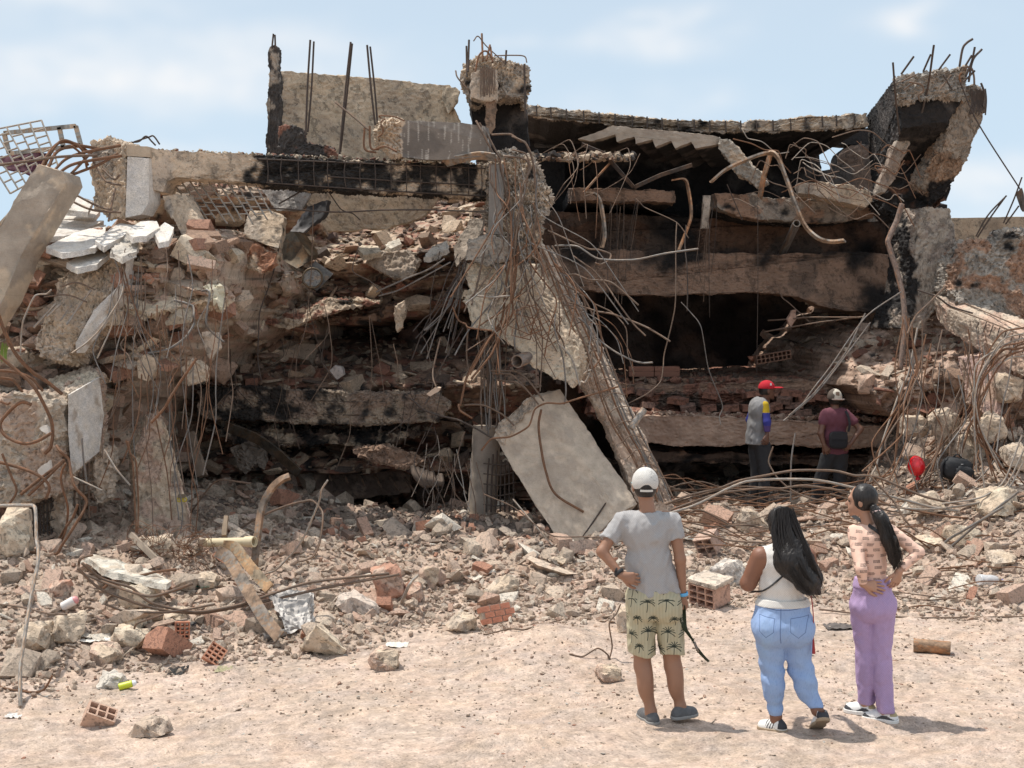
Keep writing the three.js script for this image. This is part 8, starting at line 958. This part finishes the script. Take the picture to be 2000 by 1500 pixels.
// --- woman in lilac trousers
makePerson({
  label: 'woman in printed peach top and lilac trousers with a dark ponytail, hands on hips', d: 8.95, px0: 1715, k: FOCAL / 8.95, py0: 1412, base: stand(1715, 8.95), skin: [0.40, 0.22, 0.145], yaw: 1.05, size: 0.95,
  joints: L => ({ head: L(1689, 981, -0.02), neck: L(1700, 1022, 0), lShoulder: L(1674, 1042, -0.02), rShoulder: L(1744, 1040, 0.03), lElbow: L(1675, 1106, 0.16), lWrist: L(1683, 1138, 0.12), rElbow: L(1793, 1078, 0.08), rWrist: L(1753, 1112, 0.12), lHip: L(1694, 1185, -0.02), rHip: L(1730, 1185, 0.02), lKnee: L(1702, 1286, -0.04), rKnee: L(1728, 1290, 0.0), lAnkle: L(1706, 1386, -0.05), rAnkle: L(1737, 1392, 0.03), lHeel: L(1712, 1410, -0.04), lToe: L(1676, 1410, -0.10), rHeel: L(1748, 1418, 0.05), rToe: L(1706, 1418, -0.03) }),
  torso: [[1707, 1060, 0, 0.125, 0.115, 0.10, 0.3], [1707, 1105, 0.0, 0.105, 0.12, 0.09, 0.3], [1710, 1150, 0.0, 0.118, 0.09, 0.10, 0.3], [1710, 1185, 0.0, 0.135, 0.095, 0.11, 0.3], [1700, 1190, 0.035, 0.074, 0.09, 0.075], [1728, 1188, 0.045, 0.074, 0.09, 0.075]], shoulderR: 0.042, armR: [0.040, 0.034, 0.023], legR: [0.082, 0.054, 0.036], neckR: 0.042,
  hands: J => [[J.lWrist, V(0.95, -0.18, 0.05), V(0.05, 0.25, 1), 1, 0.15, 0.9, 0.10], [J.rWrist, V(-0.25, -0.95, -0.1), V(0.3, -0.1, 1), 1, 0.4, 0.86]],
  dress(A) {
    const { L, J } = A, ts = A.torso(0.006), al = A.arm('l', 0.007), ar = A.arm('r', 0.007), y0 = L(0, 1140).y;
    const txt = canvasTex(1024, 1024, (c, w, h) => { c.fillStyle = '#e2bda9'; c.fillRect(0, 0, w, h); const r = rng(4); for (let j = 0; j < 15; j++) for (let i = 0; i < 7; i++) { const x = i * 148 + (j % 2) * 70 + r() * 22, y = j * 68 + r() * 14; if (r() < 0.05) continue; c.fillStyle = 'rgba(38,30,32,0.92)'; for (let q = 0; q < 3; q++) { let u = x; for (let m = 0; m < 9; m++) { const ww = 4 + r() * 5; c.fillRect(u, y + q * 12, ww, 6 + 3 * r()); u += ww + 2.5; } } } });
    const wl = J.lWrist.clone().lerp(J.lElbow, 0.1), wr = J.rWrist.clone().lerp(J.rElbow, 0.1);
    const cl = J.lWrist.clone().sub(J.lElbow).normalize(), cr = J.rWrist.clone().sub(J.rElbow).normalize(), dot = (c, p, x, y, z) => (x - p.x) * c.x + (y - p.y) * c.y + (z - p.z) * c.z;
    const bl = cone(J.lElbow, J.lWrist, 0.041, 0.030), br = cone(J.rElbow, J.rWrist, 0.041, 0.030), ul = cone(J.lShoulder, J.lElbow, 0.047, 0.041), ur = cone(J.rShoulder, J.rElbow, 0.047, 0.041);
    A.wear('top', (x, y, z) => { const nk = Math.hypot(x - J.neck.x, (y - J.neck.y - 0.022), z) - 0.05; const tr = Math.max(ts(x, y, z), y0 - y); const a = smin(ul(x, y, z), Math.max(bl(x, y, z), dot(cl, wl, x, y, z)), 0.012), b = smin(ur(x, y, z), Math.max(br(x, y, z), dot(cr, wr, x, y, z)), 0.012); return Math.max(smin(smin(tr, a, 0.015), b, 0.018) + fold(x, y, z, 0.007, 1.5), -nk); }, padBox([L(1650, 1015, 0.24), L(1805, 1150, -0.15)], 0.03), 0.0062, null, std({ map: txt, roughness: 0.85 }), [1.7, [0.3, 0.2]]);
    const l1 = A.leg('l', 0.013), l2 = A.leg('r', 0.013), yw = L(0, 1134).y, pl = cone(J.lHip, J.lKnee, 0.094, 0.070), pl2 = cone(J.lKnee, J.lAnkle, 0.072, 0.060), pr = cone(J.rHip, J.rKnee, 0.096, 0.074), pr2 = cone(J.rKnee, J.rAnkle, 0.076, 0.064), pel = A.torso(0.013);
    A.wear('trousers', (x, y, z) => { const side = x < (J.lAnkle.x + J.rAnkle.x) / 2; return Math.max(smin(smin(Math.max(pel(x, y, z), y - yw), Math.min(pl(x, y, z), pl2(x, y, z), l1(x, y, z)), 0.022), Math.min(smin(pr(x, y, z), pr2(x, y, z), 0.02), l2(x, y, z)), 0.014) + fold(x, y, z, 0.012, 1.1) + 0.004 * Math.sin(x * 90 + y * 8) * sstep(0.5, 0.1, y), y - yw, (side ? L(0, 1388).y : L(0, 1398).y) - y); }, padBox([L(1655, 1134, 0.2), L(1765, 1400, -0.18)], 0.02), 0.0068, (x, y, z) => { const v = 1 + 0.05 * fbm(x * 20, y * 20, z * 20, 2); return [0.47 * v, 0.335 * v, 0.55 * v]; });
    A.wear('waistband', (x, y, z) => Math.max(pel(x, y, z) - 0.004, L(0, 1150).y - y, y - L(0, 1132).y), padBox([L(1660, 1130, 0.16), L(1760, 1152, -0.16)], 0.02), 0.0055, [0.48, 0.345, 0.56]);
    const H = J.head, sk = ell(H.clone().add(V(0.016, 0.022, 0.006)), V(0.090, 0.098, 0.086)), fwd = turn(V(0, 0, -1), 1.05);
    A.wear('hair', (x, y, z) => { const f = (x - H.x) * fwd.x + (z - H.z) * fwd.z; return Math.max(sk(x, y, z) + strands(x, y, z, 0.0022), f - 0.035 - 0.5 * Math.max(0, y - H.y - 0.0), (H.y - 0.07 + 0.5 * Math.max(0, f)) - y); }, padBox([H.clone().add(V(-0.12, -0.1, -0.12)), H.clone().add(V(0.13, 0.14, 0.12))], 0.01), 0.0048, hairCol, MP.hair);
    const pt = join([cone(L(1706, 992, 0.06), L(1718, 1012, 0.09), 0.030, 0.044), cone(L(1718, 1010, 0.09), L(1732, 1050, 0.115), 0.046, 0.050), cone(L(1732, 1050, 0.115), L(1742, 1090, 0.115), 0.048, 0.034), cone(L(1742, 1088, 0.115), L(1744, 1108, 0.11), 0.030, 0.008)], 0.02); A.wear('ponytail', (x, y, z) => pt(x, y, z) + strands(x, y, z, 0.0055), padBox([L(1690, 985, 0), L(1770, 1120, 0.19)], 0.02), 0.0048, hairCol, MP.hair);
    lock(A.t, [[[1706, 996, 0.07], [1720, 1016, 0.13], [1732, 1050, 0.165], [1742, 1085, 0.155], [1745, 1116, 0.12]].map(q => L(...q)), [[1712, 996, 0.07], [1728, 1020, 0.12], [1742, 1052, 0.14], [1750, 1082, 0.135], [1752, 1105, 0.12]].map(q => L(...q))], 130, 0.045, 15);
    const sg = new THREE.TorusGeometry(0.026, 0.011, 8, 18); sg.rotateX(1.1); const sq = L(1711, 1000, 0.075); sg.translate(sq.x, sq.y, sq.z); part('hair_tie', sg, std({ color: new THREE.Color().setRGB(0.55, 0.40, 0.38), roughness: 0.7 }), A.t);
    const surfZ = (x, y) => { let z = 0.24; for (let i = 0; i < 220; i++) { if (ts(x, y, z) < 0.004) break; z -= 0.002; } return z; }; const sp3 = [[1684, 1018], [1700, 1028], [1718, 1042], [1730, 1056], [1740, 1072]].map(([a, b]) => { const q = L(a, b); q.z = surfZ(q.x, q.y) + 0.006; return q; }); part('bag_strap', strap(sp3, 0.012, 0.003, V(0.6, 0.8, 0)), MP.black, A.t);
    shoes(A, (x, y, z, a, b) => { const h = y - a.y, u = ((x - a.x) * (b.x - a.x) + (z - a.z) * (b.z - a.z)) / ((b.x - a.x) ** 2 + (b.z - a.z) ** 2); if (h < 0.042 + 0.012 * Math.sin(u * 7)) return [0.05, 0.05, 0.055]; return u < 0.02 && h > 0.05 ? [0.35, 0.28, 0.15] : [0.78, 0.76, 0.73]; }, [0.74, 0.72, 0.68], MP.shoe, 0.045, 0.075, 0.028);
  }
});
// --- the two men in the ruin
const RUIN = 16.9, kR = FOCAL / RUIN, feetPy = px => { const x = X(px, RUIN); return HORIZON + (CAM_H - gy(x, RUIN)) / RUIN * FOCAL; };
makePerson({
  label: 'man in red cap and grey shirt with yellow and blue sleeves, standing in the ruin', d: RUIN, px0: 1486, k: kR, py0: 1002, base: V(X(1486, RUIN), CAM_H - (1002 - HORIZON) / FOCAL * RUIN, -RUIN), skin: [0.13, 0.062, 0.04], yaw: -1.35, res: 0.011,
  joints: L => ({ head: L(1499, 763, 0), neck: L(1492, 781, 0), lShoulder: L(1478, 790, -0.08), rShoulder: L(1490, 790, 0.14), lElbow: L(1470, 822, -0.16), lWrist: L(1480, 848, -0.2), rElbow: L(1494, 822, 0.19), rWrist: L(1494, 846, 0.20), lHip: L(1480, 872, -0.06), rHip: L(1490, 872, 0.06), lKnee: L(1482, 932, -0.06), rKnee: L(1494, 930, 0.06), lAnkle: L(1472, 992, -0.06), rAnkle: L(1492, 992, 0.06), lHeel: L(1468, 1002, -0.06), lToe: L(1484, 1002, -0.1), rHeel: L(1488, 1002, 0.06), rToe: L(1508, 1002, 0.08) }),
  torso: [[1483, 800, 0.02, 0.125, 0.15, 0.155], [1481, 830, 0.0, 0.115, 0.14, 0.14], [1483, 862, 0.0, 0.12, 0.11, 0.14]], shoulderR: 0.045, armR: [0.044, 0.036, 0.024], legR: [0.08, 0.054, 0.038], neckR: 0.048,
  hands: J => [[J.rWrist, V(-0.3, -0.9, 0.2), V(0.3, 0, 1), -1, 0.7, 0.95]],
  dress(A) {
    const { L, J } = A, ts = A.torso(0.016), hem = cone(L(1480, 835), L(1480, 866), 0.135, 0.148), y0 = L(0, 868).y, cy = (x, y, z) => { const v = 0.27 + 0.03 * fbm(x * 12, y * 12, z * 12, 2); return [v, v * 0.98, v * 0.98]; };
    A.wear('shirt', (x, y, z) => Math.max(smin(ts(x, y, z), hem(x, y, z), 0.03) + fold(x, y, z, 0.016), y0 - y, -(Math.hypot(x - J.neck.x, y - J.neck.y - 0.04, z) - 0.06)), padBox([L(1455, 776, 0.25), L(1512, 870, -0.25)], 0.04), 0.010, cy);
    const sl = A.arm('r', 0.012), sl2 = A.arm('l', 0.012); for (const [n, f, a, b, w] of [['right', sl, J.rShoulder, J.rElbow, J.rWrist], ['left', sl2, J.lShoulder, J.lElbow, J.lWrist]]) A.wear('sleeve', (x, y, z) => Math.max(f(x, y, z), w.y + 0.03 - y), padBox([a, b, w], 0.07), 0.009, (x, y, z) => y > J.rShoulder.y - 0.09 ? [0.62, 0.42, 0.02] : (y > J.rElbow.y - 0.05 ? [0.045, 0.05, 0.30] : [0.10, 0.06, 0.2]));
    const pel = A.torso(0.008), lL = A.leg('l', 0.022), lR = A.leg('r', 0.022), yw = L(0, 862).y; A.wear('trousers', (x, y, z) => Math.max(smin(smin(Math.max(pel(x, y, z), y - yw), lL(x, y, z), 0.03), lR(x, y, z), 0.02) + fold(x, y, z, 0.012), y - yw, J.lAnkle.y - 0.02 - y), padBox([L(1450, 860, 0.22), L(1520, 998, -0.22)], 0.03), 0.011, [0.035, 0.036, 0.04]);
    const H = J.head, cr = ell(H.clone().add(V(-0.006, 0.035, 0)), V(0.108, 0.10, 0.092)), cap = A.wear('cap', (x, y, z) => Math.max(cr(x, y, z), H.y + 0.028 - y), padBox([H.clone().add(V(-0.12, 0.02, -0.1)), H.clone().add(V(0.12, 0.15, 0.1))], 0.015), 0.006, [0.55, 0.015, 0.03]); A.wear('peak', ell(H.clone().add(V(0.135, 0.040, 0.02)), V(0.072, 0.011, 0.066)), padBox([H.clone().add(V(0.05, 0.02, -0.06)), H.clone().add(V(0.22, 0.06, 0.1))], 0.012), 0.006, [0.55, 0.015, 0.03], MP.cloth, [1, [0, 0]], cap); const bd = boxAt(0.02, 0.03, 0.004, { color: [0.8, 0.8, 0.8] }); bd.translate(H.x + 0.03, H.y + 0.07, H.z + 0.088); part('badge', bd, M.cast, cap);
    const hs = ell(H.clone().add(V(-0.012, 0.01, 0)), V(0.095, 0.10, 0.08)); A.wear('hair', (x, y, z) => Math.max(hs(x, y, z), H.y - 0.05 - y, x - H.x - 0.02), padBox([H.clone().add(V(-0.12, -0.07, -0.1)), H.clone().add(V(0.04, 0.1, 0.1))], 0.01), 0.006, hairCol, MP.hair);
    shoes(A, () => [0.05, 0.045, 0.04], [0.2, 0.18, 0.16], MP.shoe, 0.045, 0.07, 0.022);
  }
});
makePerson({
  label: 'man in maroon T-shirt and white cap standing in the ruin, hands on hips', d: RUIN, px0: 1632, k: kR, py0: 1004, base: V(X(1632, RUIN), CAM_H - (1004 - HORIZON) / FOCAL * RUIN, -RUIN), skin: [0.16, 0.078, 0.05], yaw: -0.2, res: 0.011,
  joints: L => ({ head: L(1632, 780, -0.02), neck: L(1632, 797, 0), lShoulder: L(1612, 808, 0), rShoulder: L(1654, 808, 0), lElbow: L(1602, 846, 0.08), lWrist: L(1608, 868, 0.1), rElbow: L(1680, 838, 0.06), rWrist: L(1660, 864, 0.12), lHip: L(1624, 888, 0), rHip: L(1643, 888, 0), lKnee: L(1606, 942, -0.05), rKnee: L(1643, 944, 0), lAnkle: L(1594, 994, 0), rAnkle: L(1642, 996, 0.02), lHeel: L(1594, 1004, 0.04), lToe: L(1588, 1004, -0.14), rHeel: L(1642, 1004, 0.06), rToe: L(1646, 1004, -0.13) }),
  torso: [[1633, 820, 0, 0.175, 0.15, 0.11], [1632, 852, 0, 0.15, 0.14, 0.105], [1634, 880, 0, 0.155, 0.11, 0.115]], shoulderR: 0.05, armR: [0.048, 0.038, 0.026], legR: [0.088, 0.058, 0.04], neckR: 0.05,
  hands: J => [[J.lWrist, V(0.5, -0.85, 0.1), V(-0.2, 0, 1), 1, 0.5, 0.95], [J.rWrist, V(-0.7, -0.7, 0.1), V(0.2, 0, 1), 1, 0.5, 0.95]],
  dress(A) {
    const { L, J } = A, ts = A.torso(0.012), sl = cone(J.lShoulder, J.lShoulder.clone().lerp(J.lElbow, 0.45), 0.060, 0.062), sr = cone(J.rShoulder, J.rShoulder.clone().lerp(J.rElbow, 0.5), 0.060, 0.064), y0 = L(0, 888).y;
    A.wear('tshirt', (x, y, z) => Math.max(smin(smin(ts(x, y, z), sl(x, y, z), 0.02), sr(x, y, z), 0.02) + fold(x, y, z, 0.012), y0 - y, -(Math.hypot(x - J.neck.x, y - J.neck.y - 0.035, z) - 0.06)), padBox([L(1592, 796, 0.2), L(1682, 890, -0.2)], 0.03), 0.009, (x, y, z) => { const v = 1 + 0.08 * fbm(x * 12, y * 12, z * 12, 2); return [0.17 * v, 0.055 * v, 0.075 * v]; });
    const pel = A.torso(0.012), lL = A.leg('l', 0.024), lR = A.leg('r', 0.024), yw = L(0, 886).y; A.wear('trousers', (x, y, z) => Math.max(smin(smin(Math.max(pel(x, y, z), y - yw), lL(x, y, z), 0.03), lR(x, y, z), 0.02) + fold(x, y, z, 0.014), y - yw, J.lAnkle.y - 0.02 - y), padBox([L(1578, 884, 0.22), L(1672, 1000, -0.24)], 0.03), 0.011, [0.03, 0.03, 0.033]);
    const H = J.head, cr = ell(H.clone().add(V(0, 0.03, 0.004)), V(0.092, 0.105, 0.108)), cap = A.wear('cap', (x, y, z) => Math.max(cr(x, y, z), H.y + 0.0 - y), padBox([H.clone().add(V(-0.11, 0, -0.12)), H.clone().add(V(0.11, 0.15, 0.13))], 0.015), 0.006, (x, y, z) => x < H.x - 0.03 - 0.02 * n3(y * 9, z * 9, 1) ? [0.13, 0.10, 0.08] : [0.66, 0.60, 0.50]); A.wear('peak', ell(H.clone().add(V(0.022, 0.004, 0.10)), V(0.085, 0.012, 0.05)), padBox([H.clone().add(V(-0.08, -0.02, 0.03)), H.clone().add(V(0.12, 0.03, 0.16))], 0.01), 0.006, [0.60, 0.46, 0.38], MP.cloth, [1, [0, 0]], cap); const em = boxAt(0.045, 0.05, 0.006, { color: [0.28, 0.2, 0.15] }); em.translate(H.x + 0.012, H.y + 0.05, H.z + 0.106); part('emblem', em, M.cast, cap);
    const hs = ell(H.clone().add(V(0, 0.006, 0.012)), V(0.080, 0.10, 0.098)); A.wear('hair', (x, y, z) => Math.max(hs(x, y, z), H.y - 0.065 - y, -(z - H.z + 0.03)), padBox([H.clone().add(V(-0.1, -0.08, -0.05)), H.clone().add(V(0.1, 0.1, 0.12))], 0.01), 0.006, hairCol, MP.hair);
    const bg = ell(L(1634, 858, 0.155), V(0.118, 0.115, 0.045)), sq = (x, y, z) => { const c = L(1634, 858, 0.15); const a = Math.abs(x - c.x) / 0.115, b = Math.abs(y - c.y) / 0.11, e = Math.abs(z - c.z) / 0.05; return (Math.pow(a ** 4 + b ** 4 + e ** 4, 0.25) - 1) * 0.05; }; const bag = A.wear('shoulder_bag', sq, padBox([L(1612, 834, 0.08), L(1656, 880, 0.22)], 0.03), 0.008, [0.022, 0.022, 0.026], MP.cloth); part('flap', boxAt(0.2, 0.09, 0.008, { color: [0.03, 0.03, 0.035] }).translate(L(1634, 850, 0.2).x, L(1634, 856, 0).y, 0.203), M.cast, bag);
    part('bag_strap', strap([L(1654, 842, 0.13), L(1656, 825, 0.135), L(1652, 806, 0.09), L(1646, 799, 0.0)], 0.014, 0.004, V(1, 0.2, 0)), MP.black, A.t);
    shoes(A, () => [0.05, 0.045, 0.04], [0.2, 0.18, 0.16], MP.shoe, 0.047, 0.07, 0.022);
  }
});
scene.traverse(o => { if (o.isMesh) { o.castShadow = true; o.receiveShadow = true; } });
renderer.render(scene, camera);
